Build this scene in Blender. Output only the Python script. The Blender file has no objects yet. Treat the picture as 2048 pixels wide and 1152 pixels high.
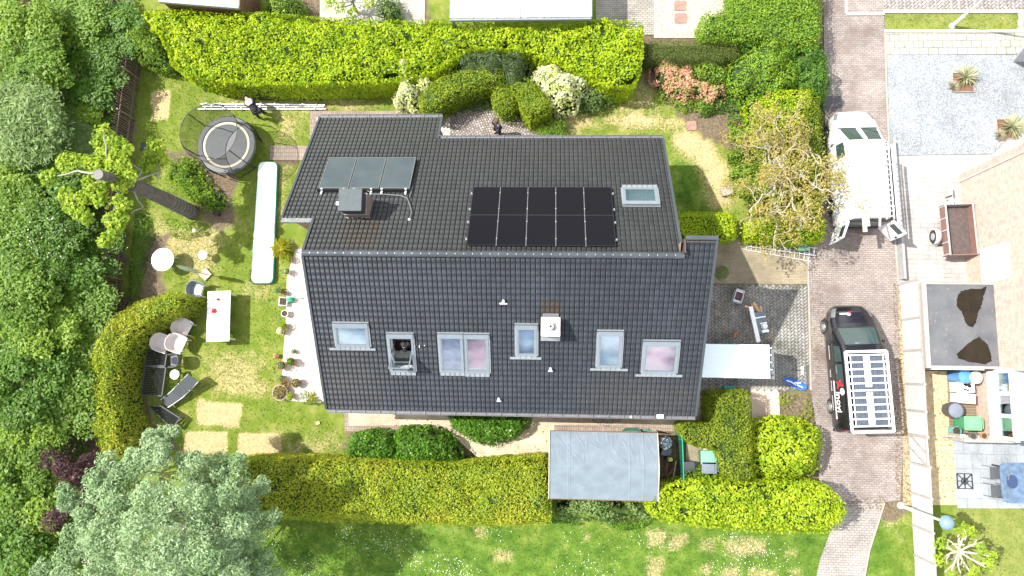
import bpy, math, random
import numpy as np
from mathutils import Vector, Matrix, Euler
R = math.radians
rng = np.random.default_rng(7); random.seed(7)
scene = bpy.context.scene
COL = scene.collection

# ------------------------------------------------------------------ camera
FPX, CW, CH, H = 1365.0, 1024.0, 576.0, 30.0
def _cam():
    d = Vector(((1093-CW)/FPX, -(749-CH)/FPX, -1)).normalized(); up = -d
    x = Vector((1, 0, 0)); x -= x.dot(up)*up; x.normalize(); y = up.cross(x)
    c, s = math.cos(-0.016), math.sin(-0.016)
    return Matrix((c*x+s*y, -s*x+c*y, up))       # rows: world axes seen in camera space
MR = _cam()
cam_data = bpy.data.cameras.new('camera'); cam = bpy.data.objects.new('camera', cam_data); COL.objects.link(cam)
cam_data.sensor_width = 36; cam_data.lens = 36*FPX/2048; cam_data.clip_end = 2000; cam_data.clip_start = 0.1
cam.matrix_world = Matrix.Translation((0, 0, H)) @ MR.to_4x4()
scene.camera = cam

# ------------------------------------------------------------------ light
SUN_AZ, SUN_EL = 169.5, 53.0                       # direction towards the sun
world = bpy.data.worlds.new("World"); scene.world = world; world.use_nodes = True
wt = world.node_tree; wt.nodes.clear()
wo = wt.nodes.new('ShaderNodeOutputWorld'); bg = wt.nodes.new('ShaderNodeBackground')
sky = wt.nodes.new('ShaderNodeTexSky'); sky.sky_type = 'NISHITA'; sky.sun_disc = False
sky.sun_elevation = R(SUN_EL); sky.sun_rotation = R(90-SUN_AZ); sky.air_density = 1.0; sky.dust_density = 1.5
tc = wt.nodes.new('ShaderNodeTexCoord'); ns = wt.nodes.new('ShaderNodeTexNoise')
ns.inputs['Scale'].default_value = 2.2; ns.inputs['Detail'].default_value = 7; ns.inputs['Roughness'].default_value = .55
mp = wt.nodes.new('ShaderNodeMapping'); mp.inputs['Scale'].default_value = (1, 1, 2.6); mp.inputs['Location'].default_value = (.7, .2, 0)
rp = wt.nodes.new('ShaderNodeValToRGB'); rp.color_ramp.elements[0].position = .47; rp.color_ramp.elements[1].position = .53
mx = wt.nodes.new('ShaderNodeMix'); mx.data_type = 'RGBA'; mx.inputs['B'].default_value = (14, 14.3, 14.8, 1)
wt.links.new(tc.outputs['Generated'], mp.inputs['Vector']); wt.links.new(mp.outputs[0], ns.inputs['Vector'])
wt.links.new(ns.outputs['Fac'], rp.inputs[0]); wt.links.new(rp.outputs[0], mx.inputs['Factor'])
wt.links.new(sky.outputs[0], mx.inputs['A']); wt.links.new(mx.outputs['Result'], bg.inputs['Color'])
bg.inputs['Strength'].default_value = 0.088
wt.links.new(bg.outputs[0], wo.inputs['Surface'])
sl = bpy.data.lights.new('sun', 'SUN'); sl.energy = 4.4; sl.angle = R(.6); sl.color = (1, .955, .88)
sun = bpy.data.objects.new('sun', sl); COL.objects.link(sun); sun.location = (-20, 5, 40)
_sd = Vector((math.cos(R(SUN_AZ))*math.cos(R(SUN_EL)), math.sin(R(SUN_AZ))*math.cos(R(SUN_EL)), math.sin(R(SUN_EL))))
sun.rotation_euler = _sd.to_track_quat('Z', 'Y').to_euler()
vs = scene.view_settings; vs.view_transform = 'Standard'; vs.look = 'None'; vs.exposure = 1.0; vs.gamma = 1; vs.use_curve_mapping = False
scene.cycles.max_bounces = 6; scene.cycles.diffuse_bounces = 3; scene.cycles.transparent_max_bounces = 12
scene.cycles.glossy_bounces = 3; scene.cycles.transmission_bounces = 4

# ------------------------------------------------------------------ helpers
def G(px, py, h=0.0):
    """the real place of a point seen at this pixel of the photograph, at height h"""
    d = MR @ Vector(((px-CW)/FPX, -(py-CH)/FPX, -1))
    t = (H-h)/-d.z
    return (d.x*t, d.y*t)
def G3(px, py, h=0.0):
    a = G(px, py, h); return Vector((a[0], a[1], h))
def tag(o, label=None, cat=None, group=None, kind=None):
    if label: o['label'] = label
    if cat: o['category'] = cat
    if group: o['group'] = group
    if kind: o['kind'] = kind
    return o
def empty(name, loc=(0, 0, 0), rz=0.0, label=None, cat=None, group=None):
    o = bpy.data.objects.new(name, None); COL.objects.link(o); o.location = loc; o.rotation_euler = (0, 0, rz)
    o.empty_display_size = .2
    return tag(o, label, cat, group)
def fastmesh(name, V, F4):
    """V (n,3) array, F4 (m,k) array of equal sized faces"""
    me = bpy.data.meshes.new(name); V = np.asarray(V, np.float32); F4 = np.asarray(F4, np.int32)
    me.vertices.add(len(V)); me.vertices.foreach_set('co', V.ravel())
    k = F4.shape[1]; me.loops.add(F4.size); me.loops.foreach_set('vertex_index', F4.ravel())
    me.polygons.add(len(F4)); me.polygons.foreach_set('loop_start', np.arange(0, F4.size, k, dtype=np.int32))
    me.polygons.foreach_set('loop_total', np.full(len(F4), k, np.int32)); me.update(calc_edges=True)
    return me
def link(name, me, m=None, parent=None, world=False):
    o = bpy.data.objects.new(name, me); COL.objects.link(o)
    if m is not None:
        for q in (m if isinstance(m, (list, tuple)) else [m]): me.materials.append(q)
    if parent is not None:
        o.parent = parent
        if world: o.matrix_parent_inverse = parent.matrix_basis.inverted()
    return o
class MB:
    def __init__(s): s.v = []; s.f = []; s.mi = []; s.cur = 0
    def add(s, vs, fs):
        b = len(s.v); s.v += [tuple(x) for x in vs]; s.f += [tuple(i+b for i in f) for f in fs]; s.mi += [s.cur]*len(fs); return s
    def box(s, x0, x1, y0, y1, z0, z1, M=None):
        vs = [Vector(p) for p in ((x0,y0,z0),(x1,y0,z0),(x1,y1,z0),(x0,y1,z0),(x0,y0,z1),(x1,y0,z1),(x1,y1,z1),(x0,y1,z1))]
        if M is not None: vs = [M @ p for p in vs]
        return s.add(vs, [(0,3,2,1),(4,5,6,7),(0,1,5,4),(1,2,6,5),(2,3,7,6),(3,0,4,7)])
    def prism(s, poly, z0, z1, M=None, bottom=True):
        n = len(poly); vs = [Vector((p[0],p[1],z0)) for p in poly]+[Vector((p[0],p[1],z1)) for p in poly]
        if M is not None: vs = [M @ p for p in vs]
        a = sum(poly[i][0]*poly[(i+1)%n][1]-poly[(i+1)%n][0]*poly[i][1] for i in range(n))
        fs = [tuple(range(n, 2*n))]+[(i,(i+1)%n,n+(i+1)%n,n+i) for i in range(n)]
        if bottom: fs.append(tuple(reversed(range(n))))
        if a < 0: fs = [tuple(reversed(f)) for f in fs]
        return s.add(vs, fs)
    def sheet(s, poly, z, M=None):
        n = len(poly); vs = [Vector((p[0],p[1],z)) for p in poly]
        if M is not None: vs = [M @ p for p in vs]
        a = sum(poly[i][0]*poly[(i+1)%n][1]-poly[(i+1)%n][0]*poly[i][1] for i in range(n))
        return s.add(vs, [tuple(range(n)) if a > 0 else tuple(reversed(range(n)))])
    def tube(s, pts, rad, n=8, caps=True):
        pts = [Vector(p) for p in pts]; m = len(pts)
        rad = [float(x) for x in rad] if hasattr(rad, '__len__') else [float(rad)]*m
        vs = []; ref = None
        for i, p in enumerate(pts):
            t = (pts[min(i+1, m-1)]-pts[max(i-1, 0)]).normalized()
            if ref is None: ref = Vector((0,0,1)) if abs(t.z) < .9 else Vector((1,0,0))
            a = t.cross(ref); a = a.normalized() if a.length > 1e-6 else t.orthogonal().normalized(); b = t.cross(a).normalized(); ref = a.cross(t)
            for k in range(n):
                w = 2*math.pi*k/n; vs.append(p+rad[i]*(math.cos(w)*a+math.sin(w)*b))
        fs = [(i*n+k, i*n+(k+1)%n, (i+1)*n+(k+1)%n, (i+1)*n+k) for i in range(m-1) for k in range(n)]
        if caps: fs += [tuple(reversed(range(n))), tuple(range((m-1)*n, m*n))]
        return s.add(vs, fs)
    def lathe(s, prof, c=(0,0,0), n=20, sx=1, sy=1, M=None):
        vs = []
        for r, z in prof:
            for k in range(n):
                w = 2*math.pi*k/n; vs.append(Vector((c[0]+sx*r*math.cos(w), c[1]+sy*r*math.sin(w), c[2]+z)))
        if M is not None: vs = [M @ p for p in vs]
        m = len(prof); fs = [(i*n+k, i*n+(k+1)%n, (i+1)*n+(k+1)%n, (i+1)*n+k) for i in range(m-1) for k in range(n)]
        if prof[0][0] > 1e-4: fs.append(tuple(reversed(range(n))))
        if prof[-1][0] > 1e-4: fs.append(tuple(range((m-1)*n, m*n)))
        return s.add(vs, fs)
    def beam(s, a, b, w, h, M=None):
        """square bar from a to b"""
        a, b = Vector(a), Vector(b); t = (b-a).normalized(); u = t.cross(Vector((0,0,1)))
        u = u.normalized() if u.length > 1e-4 else Vector((1,0,0)); v = u.cross(t)
        vs = [p+i*u*w/2+j*v*h/2 for p in (a,b) for i,j in ((-1,-1),(1,-1),(1,1),(-1,1))]
        if M is not None: vs = [M @ p for p in vs]
        return s.add(vs, [(0,1,2,3),(7,6,5,4),(0,4,5,1),(1,5,6,2),(2,6,7,3),(3,7,4,0)])
    def build(s, name, m=None, parent=None, world=False, smooth=False, bevel=0, sub=0):
        me = bpy.data.meshes.new(name); me.from_pydata([tuple(v) for v in s.v], [], s.f); me.update()
        if any(s.mi): me.polygons.foreach_set('material_index', s.mi)
        o = link(name, me, m, parent, world)
        if smooth: me.polygons.foreach_set('use_smooth', [True]*len(s.f)); me.update()
        if smooth and not sub:
            try: me.set_sharp_from_angle(angle=R(40))
            except Exception: pass
        if bevel:
            bm = o.modifiers.new('bevel', 'BEVEL'); bm.width = bevel; bm.segments = 2; bm.limit_method = 'ANGLE'
        if sub:
            sm = o.modifiers.new('sub', 'SUBSURF'); sm.levels = sub; sm.render_levels = sub
        return o
def dup(root, loc=None, rz=None, label=None, sc=None, group=None):
    r = root.copy(); COL.objects.link(r)
    if loc is not None: r.location = loc
    if rz is not None: r.rotation_euler = (0, 0, rz)
    if sc is not None: r.scale = sc if hasattr(sc, '__len__') else (sc, sc, sc)
    if label: r['label'] = label
    if group: r['group'] = group
    for ch in list(root.children):
        c = ch.copy(); COL.objects.link(c); c.parent = r; c.matrix_parent_inverse = ch.matrix_parent_inverse
        for g in list(ch.children):
            d = g.copy(); COL.objects.link(d); d.parent = c; d.matrix_parent_inverse = g.matrix_parent_inverse
    return r

# ------------------------------------------------------------------ materials
class NT:
    def __init__(s, name):
        s.m = bpy.data.materials.new(name); s.m.use_nodes = True; s.t = s.m.node_tree
        s.b = s.t.nodes['Principled BSDF']; s.out = s.t.nodes['Material Output']
    def n(s, typ, **kw):
        q = s.t.nodes.new(typ)
        for k, v in kw.items():
            if k in q.inputs.keys(): q.inputs[k].default_value = v
            else: setattr(q, k, v)
        return q
    def l(s, a, b): s.t.links.new(a, b)
    def coord(s, kind='Object', scale=(1,1,1), rot=(0,0,0), loc=(0,0,0)):
        t = s.n('ShaderNodeTexCoord'); m = s.n('ShaderNodeMapping'); m.inputs['Scale'].default_value = scale
        m.inputs['Rotation'].default_value = rot; m.inputs['Location'].default_value = loc; s.l(t.outputs[kind], m.inputs[0]); return m.outputs[0]
    def noise(s, vec, scale, detail=4, rough=.55, dist=0):
        q = s.n('ShaderNodeTexNoise'); q.inputs['Scale'].default_value = scale; q.inputs['Detail'].default_value = detail
        q.inputs['Roughness'].default_value = rough; q.inputs['Distortion'].default_value = dist
        if vec is not None: s.l(vec, q.inputs['Vector'])
        return q.outputs['Fac']
    def ramp(s, fac, stops):
        q = s.n('ShaderNodeValToRGB'); e = q.color_ramp.elements
        while len(e) < len(stops): e.new(.5)
        for i, (p, c) in enumerate(stops):
            e[i].position = p; e[i].color = tuple(c)+(1,) if hasattr(c, '__len__') else (c, c, c, 1)
        s.l(fac, q.inputs[0]); return q.outputs[0]
    def mix(s, fac, a, b, mode='MIX'):
        q = s.n('ShaderNodeMix', data_type='RGBA', blend_type=mode)
        for k, v in (('Factor', fac), ('A', a), ('B', b)):
            if isinstance(v, (int, float)): q.inputs[k].default_value = v if k == 'Factor' else (v, v, v, 1)
            elif isinstance(v, tuple): q.inputs[k].default_value = v+(1,) if len(v) == 3 else v
            else: s.l(v, q.inputs[k])
        return q.outputs['Result']
    def bump(s, hgt, strength=.3, dist=.02):
        q = s.n('ShaderNodeBump'); q.inputs['Strength'].default_value = strength; q.inputs['Distance'].default_value = dist
        s.l(hgt, q.inputs['Height']); s.l(q.outputs[0], s.b.inputs['Normal'])
    def set(s, **kw):
        for k, v in kw.items():
            k = k.replace('_', ' ')
            if isinstance(v, tuple) and len(v) == 3: v = v+(1,)
            s.b.inputs[k].default_value = v
        return s
_mc = {}
def paint(name, c, rough=.5, var=.12, scale=6, metal=0, spec=.5, bump=0, coat=0):
    """a plain coloured surface with slight uneven wear"""
    if name in _mc: return _mc[name]
    q = NT(name); v = q.coord(); f = q.noise(v, scale, 5)
    a = tuple(min(1, x*(1-var)) for x in c); b = tuple(min(1, x*(1+var)) for x in c)
    q.l(q.ramp(f, [(.3, a), (.7, b)]), q.b.inputs['Base Color']); q.set(Roughness=rough, Metallic=metal)
    q.b.inputs['Specular IOR Level'].default_value = spec
    if coat: q.b.inputs['Coat Weight'].default_value = coat; q.b.inputs['Coat Roughness'].default_value = .05
    if bump: q.bump(q.noise(v, scale*6, 4), .5, bump)
    _mc[name] = q.m; return q.m
def leafmat(name, c1, c2, c3=None, big=.6, trans=.35, rough=.5, patch=None, pscale=.35):
    """foliage: each leaf its own tone between c1 and c2, larger clumps drifting to c3"""
    if name in _mc: return _mc[name]
    q = NT(name); g = q.n('ShaderNodeNewGeometry')
    col = q.ramp(g.outputs['Random Per Island'], [(0, c1), (1, c2)])
    v = q.coord()
    if c3 is None: c3 = tuple(x*.6 for x in c1)
    f = q.ramp(q.noise(v, big, 3), [(.4, 0.0), (.65, 1.0)])
    col = q.mix(f, col, q.mix(.6, col, c3))
    if patch:
        f2 = q.ramp(q.noise(q.coord(loc=(5, 3, 1)), pscale, 3), [(.48, 0.0), (.6, 1.0)]); col = q.mix(f2, col, q.mix(.65, col, patch))
    q.l(col, q.b.inputs['Base Color']); q.set(Roughness=rough); q.b.inputs['Specular IOR Level'].default_value = .35
    t = q.n('ShaderNodeBsdfTranslucent'); q.l(col, t.inputs['Color']); m = q.n('ShaderNodeMixShader'); m.inputs[0].default_value = trans
    q.l(q.b.outputs[0], m.inputs[1]); q.l(t.outputs[0], m.inputs[2]); q.l(m.outputs[0], q.out.inputs['Surface'])
    _mc[name] = q.m; return q.m
# ------------------------------------------------------------------ ground
def px(poly, h=0.0): return [G(a, b, h) for a, b in poly]
def sdist(P, poly):
    """signed distance (negative inside) of points P (n,2) to a polygon"""
    poly = np.asarray(poly, float); d = np.full(len(P), 1e9); ins = np.zeros(len(P), bool)
    for i in range(len(poly)):
        a = poly[i]; b = poly[(i+1) % len(poly)]; e = b-a; w = P-a
        t = np.clip((w@e)/(e@e+1e-12), 0, 1); d = np.minimum(d, np.hypot(*(w-t[:, None]*e).T))
        c = (a[1] > P[:, 1]) != (b[1] > P[:, 1])
        xi = (b[0]-a[0])*(P[:, 1]-a[1])/((b[1]-a[1]) if abs(b[1]-a[1]) > 1e-12 else 1e-12)+a[0]
        ins ^= c & (P[:, 0] < xi)
    return np.where(ins, -d, d)
def vnoise(P, sc, seed=0):
    """smooth value noise in [-1,1] for points (n,2|3)"""
    r = np.random.default_rng(seed); o = np.zeros(len(P))
    for k in range(7):
        w = r.normal(size=P.shape[1])*sc; o += np.sin(P@w+r.uniform(0, 6.28))
    return o/3.2
gx = np.arange(-33, 27.01, .16); gy = np.arange(-15, 24.01, .16)
XX, YY = np.meshgrid(gx, gy); P2 = np.c_[XX.ravel(), YY.ravel()]
def mask(polys, soft=.18, wob=.12, amp=1.0, out=None):
    m = np.zeros(len(P2)) if out is None else out
    for p in polys:
        s = sdist(P2, px(p))+wob*vnoise(P2, 3.5, 11)+wob*.6*vnoise(P2, 9, 5)
        m = np.maximum(m, amp*np.clip(.5-s/(2*soft), 0, 1))
    return m
dry = mask([[(394,800),(484,806),(480,856),(392,850)], [(369,860),(456,862),(453,908),(366,905)], [(476,866),(559,868),(556,914),(474,912)],
            [(302,180),(340,182),(338,242),(300,240)]], .07, .05, 1.0)
dry = mask([[(1130,232),(1300,228),(1400,240),(1425,270),(1400,262),(1290,252),(1140,256)], [(1345,262),(1420,262),(1455,330),(1470,420),(1425,420),(1400,330),(1350,300)]], .5, .15, .95, dry)
dry = mask([[(1290,1056),(1330,1058),(1328,1098),(1288,1096)], [(1342,1066),(1380,1068),(1376,1098),(1340,1098)], [(1396,1072),(1440,1074),(1438,1112),(1394,1110)],
            [(1446,1082),(1540,1078),(1538,1118),(1446,1116)], [(1290,1112),(1330,1112),(1326,1165),(1288,1165)], [(1394,1124),(1432,1124),(1428,1165),(1392,1165)],
            [(1440,1134),(1482,1132),(1480,1165),(1438,1165)], [(1498,1130),(1560,1132),(1556,1165),(1496,1165)], [(1562,1092),(1602,1096),(1598,1120),(1560,1118)],
            [(1570,1134),(1606,1136),(1604,1150),(1568,1150)], [(985,1098),(1030,1100),(1028,1128),(984,1126)], [(1165,1066),(1185,1066),(1183,1084),(1165,1084)],
            [(950,1056),(972,1056),(970,1078),(950,1078)]], .22, .12, .55, dry)
dry = mask([[(545,216),(602,216),(598,290),(548,290)], [(440,196),(780,196),(780,216),(620,232),(440,214)], [(556,322),(584,322),(560,520),(545,520)],
            [(395,700),(470,700),(540,700),(540,790),(430,800),(380,760)], [(300,430),(460,440),(460,520),(400,560),(300,520)], [(480,560),(550,570),(548,600),(480,600)],
            [(1735,1010),(1800,1010),(1812,1090),(1770,1060)], [(560,870),(700,870),(690,915),(565,915)], [(1300,150),(1420,215),(1400,235),(1200,228)]], .7, .35, .55, dry)
soil = mask([[(-200,-100),(262,-100),(275,120),(262,300),(235,640),(200,900),(150,1300),(-200,1300)]], .4, .3)
soil = mask([[(386,300),(420,330),(470,352),(470,455),(440,462),(400,420),(360,380),(330,300)], [(1200,40),(1500,-30),(1660,-30),(1655,500),(1500,480),(1480,330),(1330,215),(1290,150)],
             [(690,860),(910,850),(1000,915),(690,940)], [(780,150),(1235,150),(1230,200),(1110,240),(900,225),(790,215)], [(1530,780),(1640,780),(1660,1000),(1300,1000),(1420,960),(1420,830)],
             [(580,-60),(850,-60),(850,60),(600,60)], [(1300,850),(1366,860),(1366,980),(1300,1000)], [(180,600),(400,600),(350,640),(300,720),(300,840),(360,900),(200,920)],
             [(556,300),(600,300),(600,318),(556,318)], [(285,480),(335,470),(330,600),(285,640)], [(1760,1000),(1815,900),(1815,1020),(1770,1040)]], .25, .18, 1.0, soil)
lush = mask([[(400,1040),(1800,1030),(1800,1400),(400,1400)], [(1340,300),(1400,330),(1420,430),(1340,430)]], .8, .5, 1.0)
pale = mask([[(1905,1015),(2300,1015),(2300,1400),(1900,1400)], [(1768,25),(2035,25),(2035,64),(1768,64)]], .05, .02, 1.0)
n0 = len(P2); nxg, nyg = len(gx), len(gy)
I = np.arange(n0).reshape(nyg, nxg)
F = np.stack([I[:-1, :-1], I[:-1, 1:], I[1:, 1:], I[1:, :-1]], -1).reshape(-1, 4)
gz = .012*vnoise(P2, .9, 2)-.03
V = np.c_[P2, gz]
ring = np.array([(gx[0], gy[0]), (gx[-1], gy[0]), (gx[-1], gy[-1]), (gx[0], gy[-1])]); far = np.array([(-700,-700),(700,-700),(700,700),(-700,700)])
V = np.r_[V, np.c_[ring, [-.031]*4], np.c_[far, [-.031]*4]]
F = np.r_[F, [[n0+i, n0+4+i, n0+4+(i+1)%4, n0+(i+1)%4][::1] for i in range(4)]]
me = fastmesh('lawn', V, F)
at = me.attributes.new('zones', 'FLOAT_COLOR', 'POINT')
C4 = np.ones((len(V), 4), np.float32); C4[:, :3] = 0; C4[:n0, 0] = dry; C4[:n0, 1] = soil; C4[:n0, 2] = lush; C4[:n0, 3] = pale; C4[n0:, 3] = 0
at.data.foreach_set('color', C4.ravel())
q = NT('lawn'); v = q.coord()
n1 = q.noise(v, .35, 5); n2 = q.noise(v, 1.7, 5, .6); n3 = q.noise(v, 14, 4, .7); n4 = q.noise(v, 55, 3, .7)
a = q.n('ShaderNodeAttribute'); a.attribute_name = 'zones'; sp = q.n('ShaderNodeSeparateColor'); q.l(a.outputs['Color'], sp.inputs[0])
green = q.ramp(n2, [(.3, (.10,.155,.018)), (.5, (.18,.225,.036)), (.68, (.30,.29,.09))])
green = q.mix(q.ramp(n1, [(.4, 0.0), (.6, .7)]), green, (.12,.18,.022))
lushc = q.ramp(n2, [(.3, (.045,.105,.014)), (.55, (.105,.185,.024)), (.75, (.20,.26,.055))])
col = q.mix(sp.outputs[2], green, lushc)
palec = q.ramp(n2, [(.3, (.15,.19,.04)), (.7, (.25,.265,.075))])
col = q.mix(a.outputs['Alpha'], col, palec)
def sharpen(fac, nz, k):   # break the soft edge of a zone with the fine noise
    m1 = q.n('ShaderNodeMath', operation='SUBTRACT'); q.l(nz, m1.inputs[0]); m1.inputs[1].default_value = .5
    m2 = q.n('ShaderNodeMath', operation='MULTIPLY_ADD'); q.l(m1.outputs[0], m2.inputs[0]); m2.inputs[1].default_value = k; q.l(fac, m2.inputs[2])
    return q.ramp(m2.outputs[0], [(.3, 0.0), (.75, 1.0)])
dryc = q.ramp(n3, [(.3, (.30, .21, .10)), (.6, (.52, .41, .22)), (.8, (.62, .52, .32))])
col = q.mix(sharpen(sp.outputs[0], n3, 1.1), col, dryc)
soilc = q.ramp(n3, [(.3, (.07, .05, .032)), (.6, (.20, .155, .105)), (.8, (.30, .25, .18))])
col = q.mix(sharpen(sp.outputs[1], n3, .9), col, soilc)
col = q.mix(.75, col, q.ramp(n4, [(.3, .45), (.62, 1.25)]), 'MULTIPLY')
q.l(col, q.b.inputs['Base Color']); q.set(Roughness=.9); q.b.inputs['Specular IOR Level'].default_value = .1
q.bump(n4, .7, .03); tag(link('lawn', me, q.m), kind='structure')

def paver(name, c1, c2, mortar, bw, bh, rot=0, ms=.012, off=.5, rough=.8, var=None, stain=None):
    q = NT(name); v = q.coord(rot=(0, 0, rot)); b = q.n('ShaderNodeTexBrick'); q.l(v, b.inputs['Vector'])
    b.offset = off; b.inputs['Scale'].default_value = 1; b.inputs['Brick Width'].default_value = bw; b.inputs['Row Height'].default_value = bh
    b.inputs['Mortar Size'].default_value = ms; b.inputs['Mortar Smooth'].default_value = .3; b.inputs['Bias'].default_value = 0
    b.inputs['Color1'].default_value = c1+(1,); b.inputs['Color2'].default_value = c2+(1,); b.inputs['Mortar'].default_value = mortar+(1,)
    w = q.coord(); n = q.noise(w, .8, 6, .65); f = q.noise(w, 25, 3)
    col = q.mix(1, b.outputs['Color'], q.ramp(n, [(.3, .72), (.7, 1.18)]), 'MULTIPLY')
    col = q.mix(.6, col, q.ramp(f, [(.3, .7), (.7, 1.25)]), 'MULTIPLY')
    if stain: col = q.mix(q.ramp(q.noise(q.coord(loc=(3, 8, 0)), stain[1], 5), [(.52, 0.0), (.66, .8)]), col, stain[0])
    q.l(col, q.b.inputs['Base Color']); q.set(Roughness=rough); q.b.inputs['Specular IOR Level'].default_value = .3
    iv = q.n('ShaderNodeMath', operation='SUBTRACT'); iv.inputs[0].default_value = 1; q.l(b.outputs['Fac'], iv.inputs[1]); q.bump(iv.outputs[0], .6, .01)
    return q.m
def slab(name, poly, z0, z1, m, wobble=0):
    mb = MB(); mb.prism(px(poly), z0, z1); return tag(mb.build(name, m), kind='structure')
M_drive = paver('driveway pavers', (.315,.27,.248), (.25,.212,.194), (.15,.13,.118), .2, .09, ms=.009, stain=((.16,.12,.105), .7))
M_path = paver('path pavers', (.36,.33,.305), (.30,.27,.25), (.17,.15,.14), .2, .1, ms=.009)
M_tan = paver('tan pavers', (.30,.25,.17), (.25,.21,.145), (.19,.16,.11), .2, .07, ms=.005, stain=((.17,.15,.10), .9))
M_beige = paver('beige pavers', (.52,.44,.31), (.45,.38,.27), (.36,.31,.22), .2, .07, ms=.005, stain=((.60,.51,.38), .6))
M_white = paver('pale patio slabs', (.60,.55,.50), (.53,.48,.435), (.36,.32,.28), .6, .6, ms=.008, off=0, stain=((.46,.40,.35), 1.2))
M_yard = paver('neighbour yard pavers', (.40,.385,.37), (.36,.345,.33), (.27,.255,.245), .6, .2, ms=.008)
M_bigpav = paver('cream pavement slabs', (.42,.41,.34), (.36,.355,.295), (.15,.15,.11), .42, .33, ms=.016)
M_terr = paver('grey terrace tiles', (.31,.335,.355), (.27,.295,.32), (.21,.225,.24), .6, .6, ms=.01)
M_kerb = paint('kerb concrete', (.34,.30,.25), .85, .15, 3, bump=.004)
M_edge = paint('edging concrete', (.30,.28,.25), .85, .2, 3, bump=.004)

DRV = [(1645,-60),(1766,-60),(1769,62),(1773,200),(1783,400),(1796,570),(1800,760),(1806,900),(1800,1000),(1768,1004),(1690,1008),(1640,1000),(1634,860),(1621,780),(1616,560),(1620,486),(1640,480),(1650,300),(1650,200)]
slab('driveway', DRV, -.05, .02, M_drive)
slab('path', [(1690,1008.5),(1767,1004.5),(1738,1100),(1712,1240),(1615,1240),(1640,1120),(1662,1060)], -.05, .016, M_path)
for pts in ([(1769,62),(1773,200),(1783,400),(1796,570)], [(1768,1005),(1738,1100),(1712,1240)], [(1616,488),(1616,560),(1621,780)]):
    mb = MB(); w = px(pts)
    for i in range(len(w)-1): mb.beam((w[i][0], w[i][1], .02), (w[i+1][0], w[i+1][1], .02), .07, .07)
    tag(mb.build('kerb', M_kerb), kind='structure')
# road of herringbone bricks: every brick laid as its own little block of one sheet
def herring(name, poly, m, z=.0, bw=.22, bh=.11, gap=.012, rot=R(45), th=.03):
    w = np.array(px(poly)); c0 = w.mean(0); r = np.abs(w-c0).max()*1.5; n = int(r/bh)+4
    cs = []; 
    for i in range(-n, n):
        for j in range(-n, n):
            k = (i+j*1) % 4
            # classic 2:1 herringbone on a square grid of side bh
            if (i-j) % 4 == 0: cs.append((i*bh+bw/2, j*bh+bh/2, 0))
            if (i-j) % 4 == 3: cs.append((i*bh+bh/2, j*bh+bw/2, 1))
    cs = np.array(cs); c, s = math.cos(rot), math.sin(rot)
    ctr = np.c_[cs[:, 0]*c-cs[:, 1]*s, cs[:, 0]*s+cs[:, 1]*c]+c0
    keep = sdist(ctr, w) < .02
    cs, ctr = cs[keep], ctr[keep]; hx = np.where(cs[:, 2] == 0, bw, bh)/2-gap/2; hy = np.where(cs[:, 2] == 0, bh, bw)/2-gap/2
    V = []; zz = z+rng.uniform(0, .006, len(cs))
    for sz in (0, 1):
        for a, b in ((-1,-1),(1,-1),(1,1),(-1,1)):
            lx, ly = hx*a, hy*b
            V.append(np.c_[ctr[:, 0]+lx*c-ly*s, ctr[:, 1]+lx*s+ly*c, zz if sz else np.full(len(cs), z-th)])
    V = np.stack(V, 1).reshape(-1, 3); b = np.arange(len(cs))[:, None]*8
    F = np.concatenate([b+np.array(f) for f in ([4,5,6,7],[0,1,5,4],[1,2,6,5],[2,3,7,6],[3,0,4,7])], 0)
    return tag(link(name, fastmesh(name, V, F), m), kind='structure')
def brickmat(name, stops, stain=None, rough=.8):
    q = NT(name); g = q.n('ShaderNodeNewGeometry'); col = q.ramp(g.outputs['Random Per Island'], stops)
    v = q.coord(); col = q.mix(.7, col, q.ramp(q.noise(v, 20, 4), [(.3, .7), (.7, 1.25)]), 'MULTIPLY')
    col = q.mix(.9, col, q.ramp(q.noise(v, .9, 5), [(.3, .75), (.7, 1.2)]), 'MULTIPLY')
    if stain:
        for c, sc, lo, loc in stain: col = q.mix(q.ramp(q.noise(q.coord(loc=loc), sc, 5), [(lo, 0.0), (lo+.14, .75)]), col, c)
    q.l(col, q.b.inputs['Base Color']); q.set(Roughness=rough); _mc[name] = q.m; return q.m
slab('road_base', [(1694,-80),(2300,-80),(2300,24),(1694,24)], -.05, -.004, paint('joint sand', (.13,.115,.10), .95, .3, 20))
herring('road', [(1696,-70),(2120,-70),(2120,22),(1696,22)], brickmat('road bricks', [(0, (.22,.195,.18)), (1, (.36,.32,.30))]), .012, bw=.24, bh=.12)
mb = MB()
for A, B in (((1692,-80),(1692,28)), ((1692,29),(1767,29)), ((1767,24),(2250,24)), ((1768,63),(2250,64))):
    a, b = G(*A), G(*B); mb.beam((a[0],a[1],.03), (b[0],b[1],.03), .12, .1)
tag(mb.build('road_kerb', paint('white kerb', (.62,.60,.56), .8, .1, 4)), kind='structure')
slab('pavement', [(1771,65),(2250,65),(2250,109),(1773,109)], -.05, .014, M_bigpav)
slab('pavement_corner', [(2036,27),(2250,27),(2250,62),(2036,62)], -.05, .014, M_bigpav)
q = NT('gravel'); v = q.coord(); vo = q.n('ShaderNodeTexVoronoi'); vo.inputs['Scale'].default_value = 26; q.l(v, vo.inputs['Vector'])
col = q.ramp(vo.outputs['Color'], [(.1, (.16,.175,.195)), (.5, (.25,.27,.29)), (.9, (.36,.38,.40))]); col = q.mix(1, col, q.ramp(q.noise(v, .6, 5), [(.3, .78), (.7, 1.15)]), 'MULTIPLY')
q.l(col, q.b.inputs['Base Color']); q.set(Roughness=.9); q.bump(vo.outputs['Distance'], .8, .02)
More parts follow.
